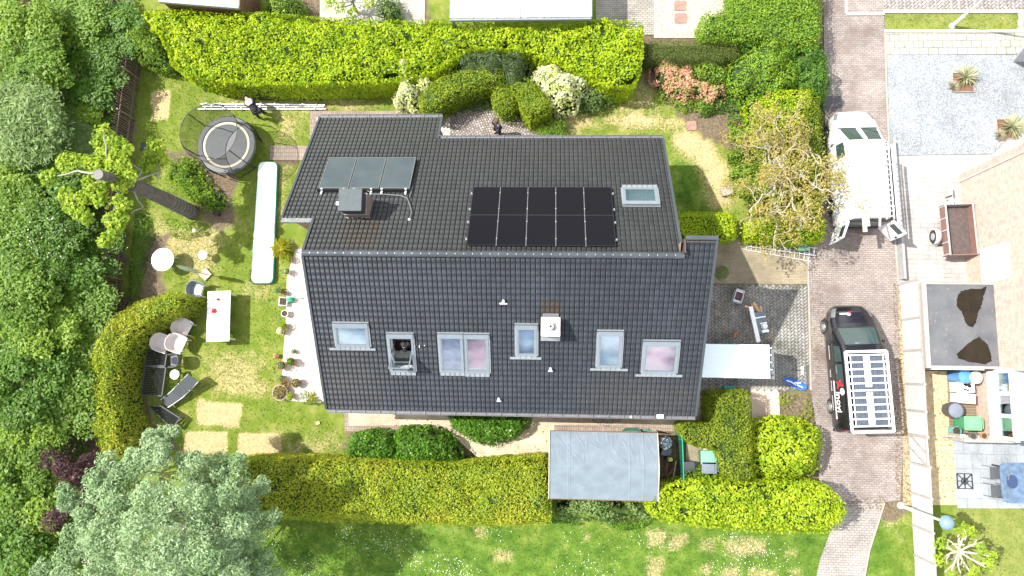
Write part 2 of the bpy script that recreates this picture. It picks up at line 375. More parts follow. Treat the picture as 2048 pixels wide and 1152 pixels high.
slab('gravel_yard', [(1773.5,109.5),(2300,109.5),(2300,240),(2048,240),(1985,308),(1780,311)], -.05, .01, q.m)
slab('neighbour_yard', [(1781,312),(1985,309),(2048,241),(2300,241),(2300,420),(2040,420),(2040,740),(1840,740),(1797,575)], -.05, .012, M_yard)
# forecourt: tan pavers above, herringbone below
slab('forecourt', [(1300,462),(1617,490),(1615,568),(1300,566)], -.05, .012, M_tan)
slab('forecourt_base', [(1300,566.5),(1615,569),(1621,782),(1300,790)], -.05, .0, paint('dark joint sand', (.10,.095,.08), .95, .4, 14))
herring('forecourt_bricks', [(1305,570),(1611,572),(1617,778),(1305,786)],
        brickmat('forecourt bricks', [(0, (.215,.205,.19)), (.5, (.25,.24,.225)), (1, (.29,.28,.26))], stain=[((.055,.06,.045), .55, .5, (2.2, 0, 0)), ((.42,.33,.25), 1.1, .6, (1, 4, 0))]), .018, bw=.21, bh=.105)
# beds and paths round the house
slab('side_path', [(690,800),(1502,790),(1502,846),(1425,860),(1425,978),(1372,978),(1372,862),(1120,862),(1098,918),(960,918),(900,868),(800,866),(800,858),(690,858)], -.05, .012, M_beige)
M_cob = brickmat('cobbles', [(0, (.24,.20,.175)), (.5, (.36,.31,.28)), (1, (.48,.42,.39))])
def cobbles(name, poly, m, z=.02, s=.1, fan=None):
    """small square setts, in arcs round a centre if fan is given"""
    w = np.array(px(poly)); c0 = w.mean(0) if fan is None else np.array(G(*fan)); V = []; F = []
    r = np.abs(w-c0).max()*1.5; pts = []
    if fan is None:
        n = int(r/s)+2
        for i in range(-n, n):
            for j in range(-n, n): pts.append((c0[0]+i*s+(j % 2)*s/2, c0[1]+j*s, 0))
    else:
        k = 1
        while k*s < r:
            m_ = max(3, int(2*math.pi*k*s/s))
            for a in range(m_): th = 2*math.pi*a/m_; pts.append((c0[0]+k*s*math.cos(th), c0[1]+k*s*math.sin(th), th))
            k += 1
    pts = np.array(pts); pts = pts[sdist(pts[:, :2], w) < -.02]
    n = len(pts); h = s*.42*rng.uniform(.85, 1.05, n); V = []
    zz = z+rng.uniform(-.004, .006, n)
    for sc, zf in ((1, 0), (.72, 1)):
        for a, b in ((-1,-1),(1,-1),(1,1),(-1,1)):
            lx, ly = h*a*(1 if zf == 0 else .75), h*b*(1 if zf == 0 else .75); c, s_ = np.cos(pts[:, 2]), np.sin(pts[:, 2])
            V.append(np.c_[pts[:, 0]+lx*c-ly*s_, pts[:, 1]+lx*s_+ly*c, zz-(0 if zf else .03)])
    V = np.stack(V, 1).reshape(-1, 3); b = np.arange(n)[:, None]*8
    F = np.concatenate([b+np.array(f) for f in ([4,5,6,7],[0,1,5,4],[1,2,6,5],[2,3,7,6],[3,0,4,7])], 0)
    return tag(link(name, fastmesh(name, V, F), m), kind='structure')
M_joint = _mc.get('joint sand')
fan1 = [(880,236),(900,226),(960,214),(1030,226),(1078,246),(1100,300),(880,300)]
slab('cobbled_terrace_base', fan1, -.05, .0, M_joint); cobbles('cobbled_terrace', fan1, M_cob, .016, .115, (985,330))
fan2 = [(1174,800),(1262,800),(1250,842),(1218,858),(1186,846)]
cobbles('cobbled_fan', fan2, brickmat('grey cobbles', [(0, (.17,.15,.14)), (1, (.36,.32,.30))]), .03, .11, (1218,800))
M_strip = paver('brown edging bricks', (.33,.26,.21), (.27,.21,.17), (.17,.14,.11), .1, .2, ms=.01, off=0)
slab('edging_path', [(1108,850),(1500,846.5),(1500,862),(1108,863)], -.05, .017, M_strip)
slab('edging_path', [(690,851),(800,851),(800,866),(690,863)], -.05, .017, M_strip)
slab('edging_path', [(689,800),(697,800),(697,851),(689,851)], -.05, .018, M_strip)
slab('garden_path', [(540,291),(640,292),(640,321),(540,320)], -.05, .012, M_strip)
slab('edging_path', [(620,222),(900,222),(900,232),(632,233),(632,300),(620,300)], -.05, .013, M_strip)
slab('wall_gravel', [(633,234),(900,234),(900,300),(640,420),(620,420),(633,300)], -.05, .014, paint('white gravel strip', (.55,.50,.42), .9, .3, 30))
slab('patio', [(592,498),(760,498),(760,800),(656,800),(640,806),(562,800),(566,720),(572,640),(574,556),(584,520)], -.05, .02, M_white)
slab('garden_slab', [(1502,779),(1558,779),(1560,852),(1504,850)], -.05, .018, paint('rose concrete', (.52,.39,.31), .8, .12, 3, bump=.003))
slab('kerb_slab', [(1400,772),(1558,770),(1558,778.6),(1400,779)], -.05, .015, paint('forecourt apron', (.42,.33,.26), .85, .25, 4))
slab('upper_path', [(1192,-60),(1308,-60),(1308,70),(1192,70)], -.05, .012, paver('grey garden path', (.34,.31,.27), (.27,.25,.22), (.15,.14,.12), .2, .1))
q = NT('beige gravel'); v = q.coord(); vo = q.n('ShaderNodeTexVoronoi'); vo.inputs['Scale'].default_value = 22; q.l(v, vo.inputs['Vector'])
q.l(q.ramp(vo.outputs['Color'], [(.1, (.28,.22,.16)), (.5, (.43,.36,.29)), (.9, (.58,.50,.42))]), q.b.inputs['Base Color']); q.set(Roughness=.9); q.bump(vo.outputs['Distance'], .8, .02)
slab('garden_gravel', [(1308,-60),(1470,-60),(1470,76),(1308,76)], -.05, .01, q.m)
slab('upper_terrace', [(640,-80),(850,-80),(850,50),(640,50)], -.05, .012, paint('grey garden terrace', (.36,.33,.29), .9, .25, 2.5, bump=.005))
slab('strip_garden', [(1812,742),(1900,742),(1916,1010),(1828,1010)], -.05, .008, paint('sandy soil', (.50,.38,.22), .95, .28, 7, bump=.01))
slab('backyard_deck', [(1893,742),(1950,742),(1955,866),(1899,866)], -.05, .02, paver('weathered deck boards', (.24,.19,.13), (.19,.15,.10), (.08,.06,.045), 1.4, .12, ms=.01))
slab('terrace', [(1905,878),(2300,874),(2300,1018),(1915,1016)], -.05, .02, M_terr)
slab('verge_gravel', [(1789,500),(1803,572),(1815,760),(1822,1010),(1806,1010),(1806,900),(1800,760),(1796,570)], -.05, .006, paint('dry verge litter', (.36,.27,.17), .95, .35, 12, bump=.012))
# ------------------------------------------------------------------ the brick house with its tiled roof
X0, X1, X2, X3 = -9.90, -8.69, 4.66, 5.76
YS, YR, YN, YW, YO, YE, XJ = -1.487, 4.145, 9.63, 10.89, 5.585, 4.703, -4.61
HR, TN, TS = 6.48, .662, .633
house = empty('brick_house', (-2, 4, 0), 0, 'brick house with a dark tiled pitched roof, solar panels and roof windows', 'house')
zS = lambda y: HR-TS*(YR-y); zN = lambda y: HR-TN*(y-YR)
def frame(side, x, y, h=0.0):
    """local frame on a roof slope: u to the right, v up the slope, n out of the roof"""
    t = TS if side == 'S' else TN
    v = Vector((0, 1, t) if side == 'S' else (0, -1, t)).normalized(); n = Vector((0, -t, 1) if side == 'S' else (0, t, 1)).normalized()
    u = v.cross(n) if side == 'S' else v.cross(n)
    o = Vector((x, y, (zS if side == 'S' else zN)(y)))+n*h
    return Matrix(((u.x, v.x, n.x, o.x), (u.y, v.y, n.y, o.y), (u.z, v.z, n.z, o.z), (0, 0, 0, 1)))
def RP(px_, py_, side, h=0.0):
    d = MR @ Vector(((px_-CW)/FPX, -(py_-CH)/FPX, -1)); o = Vector((0, 0, H))
    t = TS if side == 'S' else TN; n = Vector((0, -t, 1) if side == 'S' else (0, t, 1)).normalized(); p0 = Vector((0, YR, HR))+n*h
    k = (p0-o).dot(n)/d.dot(n); return o+k*d
q = NT('brick'); v = q.coord(rot=(R(90), 0, 0)); 
def brickwall(name, c1, c2, mo, rot):
    if name in _mc: return _mc[name]
    q = NT(name); tc_ = q.n('ShaderNodeTexCoord'); se = q.n('ShaderNodeSeparateXYZ'); q.l(tc_.outputs['Object'], se.inputs[0])
    ad = q.n('ShaderNodeMath', operation='ADD'); q.l(se.outputs[0], ad.inputs[0]); q.l(se.outputs[1], ad.inputs[1])
    cb = q.n('ShaderNodeCombineXYZ'); q.l(ad.outputs[0], cb.inputs[0]); q.l(se.outputs[2], cb.inputs[1])
    b = q.n('ShaderNodeTexBrick'); q.l(cb.outputs[0], b.inputs['Vector']); b.inputs['Scale'].default_value = 1
    b.inputs['Brick Width'].default_value = .22; b.inputs['Row Height'].default_value = .07; b.inputs['Mortar Size'].default_value = .007
    b.inputs['Color1'].default_value = c1+(1,); b.inputs['Color2'].default_value = c2+(1,); b.inputs['Mortar'].default_value = mo+(1,)
    col = q.mix(.8, b.outputs['Color'], q.ramp(q.noise(q.coord(), 5, 5), [(.3, .75), (.7, 1.2)]), 'MULTIPLY')
    q.l(col, q.b.inputs['Base Color']); q.set(Roughness=.85)
    iv = q.n('ShaderNodeMath', operation='SUBTRACT'); iv.inputs[0].default_value = 1; q.l(b.outputs['Fac'], iv.inputs[1]); q.bump(iv.outputs[0], .7, .01)
    _mc[name] = q.m; return q.m
M_brick = brickwall('red brown brick', (.27,.17,.12), (.20,.125,.09), (.30,.26,.22), 0)
M_zinc = paint('grey zinc', (.30,.32,.34), .45, .12, 5, metal=.55)
M_dgut = paint('grey gutter', (.135,.135,.145), .45, .15, 4)
M_dark = paint('dark underlay', (.012,.012,.013), .9, .2)
def wallring(mb, pts, z0=0):
    """upright faces along a closed ring of (x, y, ztop)"""
    n = len(pts)
    for i in range(n):
        a, b = pts[i], pts[(i+1) % n]; mb.add([(a[0],a[1],z0),(b[0],b[1],z0),(b[0],b[1],b[2]),(a[0],a[1],a[2])], [(0,1,2,3)])
o_ = .06
def ring(x0, x1, ys, yn, ridge=True):
    p = [(x0,ys,zS(ys)-o_),(x1,ys,zS(ys)-o_)]
    if ridge: p += [(x1,YR,HR-o_)]
    p += [(x1,yn,zN(yn)-o_),(x0,yn,zN(yn)-o_)]
    if ridge: p += [(x0,YR,HR-o_)]
    return p
mb = MB(); wallring(mb, ring(X1+.08, X2-.08, YS+.42, YN-.42))
mb.build('wall', M_brick, house, True)
mb = MB(); wallring(mb, [(X2-.083,YS+.423,zS(YS+.42)-o_),(X3-.08,YS+.423,zS(YS+.42)-o_),(X3-.08,YE-.1,zS(YE-.1)-o_),(X2-.083,YE-.1,zS(YE-.1)-o_)])
mb.build('wall', M_brick, house, True)
mb = MB(); wallring(mb, [(X0+.1,YO+.12,zN(YO+.12)-o_),(X1+.083,YO+.12,zN(YO+.12)-o_),(X1+.083,YN-.423,zN(YN-.423)-o_),(XJ-.1,YN-.423,zN(YN-.423)-o_),(XJ-.1,YW-.35,zN(YW-.35)-o_),(X0+.1,YW-.35,zN(YW-.35)-o_)])
mb.build('wall', M_brick, house, True)
mb = MB(); mb.box(X1+.1, X2-.1, YS+.45, YN-.45, 2.42, 2.5); fl = mb.build('attic_floor', paint('attic floor boards', (.42,.19,.08), .6, .35, 3), house, True)

# window openings on the slopes: (x centre, y bottom, y top) found from the photograph's frame corners
WIN = []
def win(side, quad, **kw):
    P = [RP(a, b, side, .08) for a, b in quad]       # TL TR BR BL
    x0 = (P[0].x+P[3].x)/2; x1 = (P[1].x+P[2].x)/2
    ya = (P[0].y+P[1].y)/2; yb = (P[2].y+P[3].y)/2
    t = TS if side == 'S' else TN
    w = dict(side=side, x0=x0, x1=x1, y0=min(ya, yb), y1=max(ya, yb), L=abs(ya-yb)*math.sqrt(1+t*t), W=x1-x0, **kw); WIN.append(w); return w
win('S', [(667,647),(735,647),(738,692),(672,692)], fl=(660,752,700), blind=(.52,.58,.68), label='window')
win('S', [(776,668),(826,668),(829,742),(781,742)], fl=None, open=True)
win('S', [(877,668),(925,668),(928,743),(882,743)], fl=None, blind=(.32,.26,.46))
win('S', [(930,669),(978,669),(977,745),(930,745)], fl=None, blind=(.66,.12,.24))
win('S', [(1032,650),(1074,650),(1073,710),(1033,710)], fl=(1020,1083,717), blind=(.52,.54,.68))
win('S', [(1197,663),(1245,663),(1242,733),(1194,733)], fl=(1180,1255,742), blind=(.36,.48,.68))  # blue-white sky reflection put into this blind's colour
win('S', [(1290,683),(1359,683),(1353,745),(1284,745)], fl=(1270,1364,753), blind=(.70,.13,.28))
win('N', [(1243,376),(1314,376),(1318,410),(1250,410)], fl=None, blind=(.60,.66,.50))

# tiles: each one a lipped slab, laid in courses, left out where a window or chimney stands
TW, TL = .176, .245
CHIM = [dict(side='N', x0=-6.55, x1=-5.75, y0=5.75, y1=6.4), dict(side='S', x0=.02, x1=.62, y0=1.2, y1=1.8)]
c1 = RP(1082, 640, 'S'); c2 = RP(1119, 672, 'S')
def tiles(side, rects, name, mat_):
    t = TS if side == 'S' else TN; k = math.sqrt(1+t*t); hole = [w for w in WIN if w['side'] == side]
    F0 = frame(side, 0, YR); fu = F0.col[0].xyz; sg = fu.x
    V = []; D = []
    xa = min(r[0] for r in rects); xb = max(r[1] for r in rects); smax = max(max(abs(r[2]-YR), abs(r[3]-YR)) for r in rects)*k; s_start = -max([0]+[ (r[3]-YR)*k for r in rects if side == 'S'])
    nc = int((xb-xa)/TW)+1; nr = int((smax-s_start)/TL)+2
    cols, rows = np.meshgrid(np.arange(nc), np.arange(nr)); cx = xa+(cols.ravel()+.5)*TW; s1 = s_start+rows.ravel()*TL
    sm = s1+TL*.5; cy = YR-sm/k if side == 'S' else YR+sm/k
    keep = np.zeros(len(cx), bool)
    for r in rects: keep |= (cx > r[0]) & (cx < r[1]) & (cy > min(r[2], r[3])) & (cy < max(r[2], r[3]))
    for w in hole: keep &= ~((cx > w['x0']+.04) & (cx < w['x1']-.04) & (cy > w['y0']+.03) & (cy < w['y1']-.03))
    cx, cy, s1 = cx[keep], cy[keep], s1[keep]; n = len(cx)
    jit = rng.normal(0, .0014, n)
    sy = -1 if side == 'S' else 1; vdir = np.array([0, sy/k, -t/k]); nd = np.array([0, -t/k if side == 'S' else t/k, 1/k])
    org = np.array([0, YR, HR])
    def P(x, s, h): return org+np.c_[x, np.zeros(n), np.zeros(n)]+s[:, None]*vdir+h[:, None]*nd
    prof = [(.014, -.006), (.016, .007), (.04, .009), (.140, .009), (.166, .007), (.168, -.006)]       # across the tile
    ov = .02
    for (dx, h) in prof:
        for e in (0, 1):
            s = s1+.0 if e == 0 else s1+TL-.009
            hh = np.full(n, h)+(0.0 if e == 0 else .011)+jit
            V.append(P(cx-TW/2+dx, s, hh))
    m = len(prof); base_low = [P(cx-TW/2+.014, s1+TL-.009, np.full(n, -.01)), P(cx-TW/2+.168, s1+TL-.009, np.full(n, -.01))]
    V += base_low
    Vv = np.stack(V, 1).reshape(-1, 3); b = np.arange(n)[:, None]*(2*m+2); Fs = []
    for i in range(m-1): Fs.append(b+np.array([2*i, 2*i+1, 2*i+3, 2*i+2]) if side == 'N' else b+np.array([2*i, 2*i+1, 2*i+3, 2*i+2]))
    for i in (1, 2, 3): Fs.append(b+np.array([2*m, 2*i+1, 2*i+3, 2*m+1]))
    me = fastmesh(name, Vv, np.concatenate(Fs, 0)); o = link(name, me, mat_, house, True)
    # underlay as strips with the same openings
    Vd = np.stack([P(cx-TW/2-.001, s1, np.full(n, -.012)), P(cx+TW/2+.001, s1, np.full(n, -.012)), P(cx+TW/2+.001, s1+TL+.001, np.full(n, -.012)), P(cx-TW/2-.001, s1+TL+.001, np.full(n, -.012))], 1).reshape(-1, 3)
    link('roof_underlay', fastmesh('roof_underlay', Vd, (np.arange(n)[:, None]*4+np.array([0,1,2,3]))), M_dark, house, True)
    return o
def tilemat(name, c1, c2, stains):
    q = NT(name); g = q.n('ShaderNodeNewGeometry'); col = q.ramp(g.outputs['Random Per Island'], [(0, c1), (1, c2)])
    v = q.coord()
    col = q.mix(.8, col, q.ramp(q.noise(v, .5, 5), [(.3, .78), (.7, 1.2)]), 'MULTIPLY')
    col = q.mix(q.ramp(q.noise(v, 3, 6, .7), [(.55, 0.0), (.75, .35)]), col, (.045,.043,.039))
    for (lo, hi, c, amt, soft) in stains:      # weathering that lies on the tiles: rust and soot below flashings
        se = q.n('ShaderNodeSeparateXYZ'); q.l(v, se.inputs[0]); fac = None
        for ax in (0, 1):
            mr = q.n('ShaderNodeMapRange'); mr.inputs['From Min'].default_value = lo[ax]-soft; mr.inputs['From Max'].default_value = lo[ax]+soft; q.l(se.outputs[ax], mr.inputs[0])
            mr2 = q.n('ShaderNodeMapRange'); mr2.inputs['From Min'].default_value = hi[ax]+soft; mr2.inputs['From Max'].default_value = hi[ax]-soft; q.l(se.outputs[ax], mr2.inputs[0])
            for z in (mr, mr2):
                if fac is None: fac = z.outputs[0]
                else:
                    m_ = q.n('ShaderNodeMath', operation='MULTIPLY'); q.l(fac, m_.inputs[0]); q.l(z.outputs[0], m_.inputs[1]); fac = m_.outputs[0]
        m_ = q.n('ShaderNodeMath', operation='MULTIPLY'); q.l(fac, m_.inputs[0]); q.l(q.ramp(q.noise(v, 2.2, 5), [(.3, amt*.4), (.6, amt)]), m_.inputs[1])
        col = q.mix(m_.outputs[0], col, c)
    q.l(col, q.b.inputs['Base Color']); q.set(Roughness=.5); q.b.inputs['Specular IOR Level'].default_value = .3
    q.bump(q.noise(v, 60, 3), .25, .004); return q.m
A = RP(695, 440, 'N'); B = RP(745, 492, 'N'); C_ = RP(1083, 601, 'S'); D_ = RP(1120, 630, 'S')
E1 = RP(700, 240, 'N'); 
T_N = tilemat('anthracite roof tiles', (.020,.022,.022), (.027,.030,.030), [((A.x-.05, B.y), (B.x+.1, A.y), (.028,.020,.013), .95, .15), ((X0, YW-1.5), (XJ, YW), (.034,.036,.024), .6, .8), ((-4.6, YN-1.6), (X2, YN), (.032,.030,.028), .5, .9)])
T_S = tilemat('sky tinted roof tiles', (.018,.022,.029), (.024,.030,.039), [((C_.x, D_.y), (D_.x, C_.y), (.034,.022,.015), .95, .06), ((X1, YS), (X1+2, YS+2), (.045,.042,.04), .6, .8), ((1.5, YS), (X3, YS+1.2), (.05,.045,.042), .6, .7)])  # same tiles as the north slope, bluish sky sheen mixed into the colour
rS = [(X1, X3, YS, YR), (X2+.06, X3, YR, YE)]; rN = [(X1, X2, YR, YN), (X0, X1, YO, YN), (X0, XJ, YN, YW)]
tiles('S', rS, 'tiled_roof', T_S); tiles('N', rN, 'tiled_roof', T_N)
# ridge
M_ridge = tilemat('ridge tiles', (.045,.052,.062), (.06,.068,.08), []); mb = MB(); clips = MB(); x = X1-.03; 
while x < X2+.03:
    L = .325; vs = []; nseg = 8
    for e, (xx, rr) in enumerate(((x, .125), (x+L, .112))):
        for k in range(nseg+1):
            w = math.pi*(k/nseg)*1.1-.05*math.pi; vs.append((xx, YR+rr*math.cos(w), HR+.01+rr*math.sin(w)*.8))
    mb.add(vs, [(k, k+1, nseg+1+k+1, nseg+1+k) for k in range(nseg)])
    mb.add([vs[k] for k in range(nseg+1)]+[(x, YR, HR-.03)], [tuple(range(nseg+2))])
    clips.box(x-.01, x+.01, YR-.022, YR+.022, HR+.10, HR+.125); x += L-.02
rd = mb.build('ridge', M_ridge, house, True, smooth=True); clips.build('ridge_clip', paint('bright clip', (.5,.51,.53), .35, .05, metal=.4), rd)
# verge tiles at the gables, east hood and its shoulder
mb = MB()
def slope_bar(side, x, ya, yb, w=.09, hh=.07, up=.03, m=mb):
    f = zS if side == 'S' else zN; m.beam((x, ya, f(ya)+up), (x, yb, f(yb)+up), w, hh)
for a_ in (('S', X1-.02, YS, YR-.1), ('S', X3+.0, YS, YE), ('N', X2+.0, YR+.1, YN), ('N', X1-.02, YR+.1, YO), ('N', X0-.02, YO, YW), ('N', XJ+.02, YN, YW)):
    mb = MB(); slope_bar(*a_, m=mb); mb.build('verge', M_ridge, house, True)
mb = MB()
mb.beam((X2+.04, YE, zS(YE)+.02), (X3+.03, YE, zS(YE)+.02), .14, .1)
mb.build('verge', M_ridge, house, True)
mb = MB(); mb.box(X2-.0, X2+.05, YR+.05, YE-.05, HR-.9, HR+.34); mb.box(X2+.05, X3-.05, YE-.14, YE-.10, HR-.6, HR+.3)
mb.add([(X2+.03,YR-.1,HR+.02),(X2+.03,YE,HR-.35),(X2+.03,YE,zS(YE))], [(0,1,2)]); mb.build('cheek_cladding', paint('dark slate cladding', (.07,.05,.045), .6), house, True)
mb = MB(); mb.add([(X0+.0,YO-.12,zN(YO)+.04),(X1-.02,YO-.12,zN(YO)+.04),(X1-.02,YO+.04,zN(YO)+.06),(X0,YO+.04,zN(YO)+.06),(X0,YO-.12,zN(YO)-.14),(X1-.02,YO-.12,zN(YO)-.14)], [(0,1,2,3),(4,5,1,0)])
mb.build('flashing', paint('weathered lead', (.17,.18,.185), .8, .5, 14), house, True)
# gutters: open half-round troughs with brackets
def gutter(xa, xb, y, z, out):
    mb = MB(); r = .075; vs = []; n = 8
    for xx in (xa, xb):
        for rr in (r, r-.012):
            for k in range(n+1):
                w = math.pi+math.pi*k/n; vs.append((xx, y+rr*math.cos(w), z+rr*math.sin(w)))
    m = n+1; fs = []
    for k in range(n): fs += [(k, k+1, 2*m+k+1, 2*m+k), (m+k+1, m+k, 3*m+k, 3*m+k+1)]
    fs += [(0, 2*m, 3*m, m), (m-1, 2*m-1, 4*m-1, 3*m-1), tuple(list(range(m))+list(range(2*m-1, m-1, -1))), tuple(list(range(3*m-1, 2*m-1, -1))+list(range(3*m, 4*m)))]
    mb.add(vs, fs); g = mb.build('gutter', M_dgut, house, True)
    mb = MB(); x = xa+.3
    while x < xb: mb.box(x-.012, x+.012, y-r-.005, y+r+.005, z, z+.008); x += .6
    mb.build('bracket', M_dgut, g)
    mb = MB(); mb.box(xa, xb, (y+out*-.12)-.012, (y+out*-.12)+.012, z-.2, z+.0); mb.build('fascia', paint('brown fascia', (.09,.065,.055), .6), house, True)
gutter(X1, X3, YS-.09, zS(YS)-.01, -1); gutter(X0, XJ+.03, YW+.09, zN(YW)-.02, 1); gutter(XJ+.03, X2, YN+.09, zN(YN)-.02, 1)
for a in ((1195,826),): pass
mb = MB(); p = G3(1262, 826, 2.95); mb.lathe([(.045,0),(.045,.03),(.03,.03)], (p.x, YS-.09, zS(YS)-.0), 12); mb.build('gutter_outlet', paint('white outlet', (.7,.7,.7), .5), house, True)
mb = MB(); p = G3(1320, 827, 2.95); mb.box(p.x-.13, p.x+.13, YS-.12, YS+.02, 2.95, 2.99); mb.build('flashing', paint('bright foil', (.8,.8,.8), .4), house, True)

# roof windows
M_frame = paint('grey aluminium window frame', (.21,.245,.275), .35, .06, 4, metal=.35)
M_whitewood = paint('white lining', (.80,.79,.76), .5, .04)
q = NT('roof window glass'); gl = q.n('ShaderNodeBsdfGlossy'); gl.inputs['Roughness'].default_value = .015; gl.inputs['Color'].default_value = (.9,.95,1,1)
tr = q.n('ShaderNodeBsdfTransparent'); tr.inputs['Color'].default_value = (.86,.92,.92,1); ms = q.n('ShaderNodeMixShader'); lw = q.n('ShaderNodeLayerWeight'); lw.inputs['Blend'].default_value = .28
ma = q.n('ShaderNodeMath', operation='MULTIPLY_ADD'); ma.inputs[1].default_value = .75; ma.inputs[2].default_value = .15; q.l(lw.outputs['Fresnel'], ma.inputs[0])
q.l(ma.outputs[0], ms.inputs[0]); q.l(tr.outputs[0], ms.inputs[1]); q.l(gl.outputs[0], ms.inputs[2]); q.l(ms.outputs[0], q.out.inputs['Surface']); M_glass = q.m
def roof_window(w):
    side = w['side']; ybot = w['y0'] if side == 'S' else w['y1']; xm = (w['x0']+w['x1'])/2
    F = frame(side, xm, ybot, 0); W, L = w['W'], w['L']; a = W/2; fw = .07
    mb = MB()
    mb.box(-a, -a+fw, .0, L, -.02, .09, F); mb.box(a-fw, a, .0, L, -.02, .09, F); mb.box(-a+fw, a-fw, 0, fw, -.02, .085, F); mb.box(-a+fw, a-fw, L-fw*1.2, L, -.02, .095, F)
    mb.box(-a-.02, a+.02, L-.13, L+.05, .095, .13, F)
    wo_ = mb.build('roof_window', M_frame, house, True)
    i0, i1, j0, j1 = -a+fw, a-fw, fw, L-fw*1.2
    mb = MB()    # lining of the shaft
    dpt = -.10 if not w.get('open') else -.32
    for (A_, B_) in (((i0,j0),(i1,j0)), ((i1,j0),(i1,j1)), ((i1,j1),(i0,j1)), ((i0,j1),(i0,j0))):
        mb.add([F@Vector((A_[0],A_[1],.05)), F@Vector((B_[0],B_[1],.05)), F@Vector((B_[0],B_[1],dpt)), F@Vector((A_[0],A_[1],dpt))], [(0,1,2,3)])
    mb.build('lining', M_whitewood, wo_)
    if not w.get('open'):
        mb = MB(); sw = .035
        mb.box(i0, i0+sw, j0, j1, .03, .075, F); mb.box(i1-sw, i1, j0, j1, .03, .075, F); mb.box(i0+sw, i1-sw, j0, j0+sw, .03, .074, F); mb.box(i0+sw, i1-sw, j1-sw, j1, .03, .074, F)
        mb.build('sash', M_frame, wo_)
        mb = MB(); mb.box(i0+sw, i1-sw, j0+sw, j1-sw, .05, .056, F); mb.build('pane', M_glass, wo_)
        mb = MB(); c = w['blind']; mb.box(i0, i1, j0, j1, dpt, dpt+.02, F)
        mb.build('blind', paint('blind %d' % WIN.index(w), c, .8, .4, 1.1), wo_)
    else:
        S = F @ Matrix.Translation((0, (j0+j1)/2, .05)) @ Matrix.Rotation(R(-70), 4, 'X')    # centre pivot: the lower half swings out
        hh = (j1-j0)/2; mb = MB(); sw = .05
        mb.box(i0, i0+sw, -hh, hh, -.02, .02, S); mb.box(i1-sw, i1, -hh, hh, -.02, .02, S); mb.box(i0+sw, i1-sw, -hh, -hh+sw, -.018, .018, S); mb.box(i0+sw, i1-sw, hh-sw, hh, -.018, .018, S)
        mb.build('sash', M_frame, wo_); mb = MB(); mb.box(i0+sw, i1-sw, -hh+sw, hh-sw, -.004, .004, S); mb.build('pane', M_glass, wo_)
    # pleated flashing apron below
    mb = MB(); e = .0
    if w.get('fl'):
        xa = RP(w['fl'][0], w['fl'][2], side).x-xm; xb = RP(w['fl'][1], w['fl'][2], side).x-xm
        mb.box(xa, xb, -.16, -.06, .035, .055, F)
    n = max(3, int(W/.17))
    for k in range(n): mb.box(-a-.03+k*(W+.06)/n, -a-.03+(k+.88)*(W+.06)/n, -.15, .0, .05, .068, F)
    mb.box(-a-.06, -a, 0, L, .03, .06, F); mb.box(a, a+.06, 0, L, .03, .06, F); mb.box(-a-.05, a+.05, L+.05, L+.11, .03, .062, F)
    mb.build('apron', M_zinc, wo_)
for w in WIN: roof_window(w)
# solar panels: two rows of five
P0 = RP(944, 377, 'N', .14); P1 = RP(1223, 377, 'N', .14); P2 = RP(1233, 496, 'N', .14); P3 = RP(934, 494, 'N', .14)
xa, xb = (P0.x+P3.x)/2, (P1.x+P2.x)/2; ya, yb = (P0.y+P1.y)/2, (P2.y+P3.y)/2; kN = math.sqrt(1+TN*TN)
q = NT('black solar cells'); v = q.coord('Generated'); b = q.n('ShaderNodeTexBrick'); b.offset = 0; q.l(v, b.inputs['Vector']); b.inputs['Scale'].default_value = 1
b.inputs['Brick Width'].default_value = 1/6; b.inputs['Row Height'].default_value = 1/10; b.inputs['Mortar Size'].default_value = .004; b.inputs['Color1'].default_value = (.004,.0035,.006,1); b.inputs['Color2'].default_value = (.005,.004,.007,1); b.inputs['Mortar'].default_value = (.009,.008,.011,1)
q.l(b.outputs['Color'], q.b.inputs['Base Color']); q.set(Roughness=.3); q.b.inputs['Specular IOR Level'].default_value = .12; M_cell = q.m
M_pf = paint('black anodised frame', (.016,.016,.018), .4, .1); M_alu = paint('bare aluminium', (.62,.63,.64), .35, .06, metal=.6)
pw = (xb-xa)/5; pl = (ya-yb)*kN/2
for r_ in range(2):
    for c_ in range(5):
        xc = xa+(c_+.5)*pw; yc = yb+(r_*pl)/kN; F = frame('N', xc, yc+pl/kN, 0)      # origin at the lower edge of the slope
        # u axis direction on the north slope points to -x
        mb = MB(); g_ = .011; a = pw/2-g_; fr = .013
        mb.box(-a, -a+fr, g_, pl-g_, .10, .142, F); mb.box(a-fr, a, g_, pl-g_, .10, .142, F); mb.box(-a+fr, a-fr, g_, g_+fr, .10, .142, F); mb.box(-a+fr, a-fr, pl-g_-fr, pl-g_, .10, .142, F)
        p_ = mb.build('solar_panel', M_pf, house, True); mb = MB(); mb.box(-a+fr, a-fr, g_+fr, pl-g_-fr, .105, .137, F); mb.build('solar_cells', M_cell, p_)
mb = MB(); F = frame('N', (xa+xb)/2, ya, 0); tw = (xb-xa)/2
for s_ in (.22*pl, .78*pl, 1.22*pl, 1.78*pl):
    mb.box(-tw-.07, tw+.07, s_-.02, s_+.02, .055, .095, F)
for xg in (-tw-.035, tw+.035, -tw+pw, -tw+2*pw, tw-2*pw, tw-pw):
    for s_ in (.22*pl, .78*pl, 1.22*pl, 1.78*pl): mb.box(xg-.018, xg+.018, s_-.018, s_+.018, .095, .147, F)
for xg in (-tw+pw, -tw+2*pw, tw-2*pw, tw-pw): mb.box(xg-.007, xg+.007, 0, 2*pl, .09, .118, F)
mb.box(-tw, tw, pl-.008, pl+.008, .09, .118, F)
mb.build('mounting_rail', M_alu, house, True)
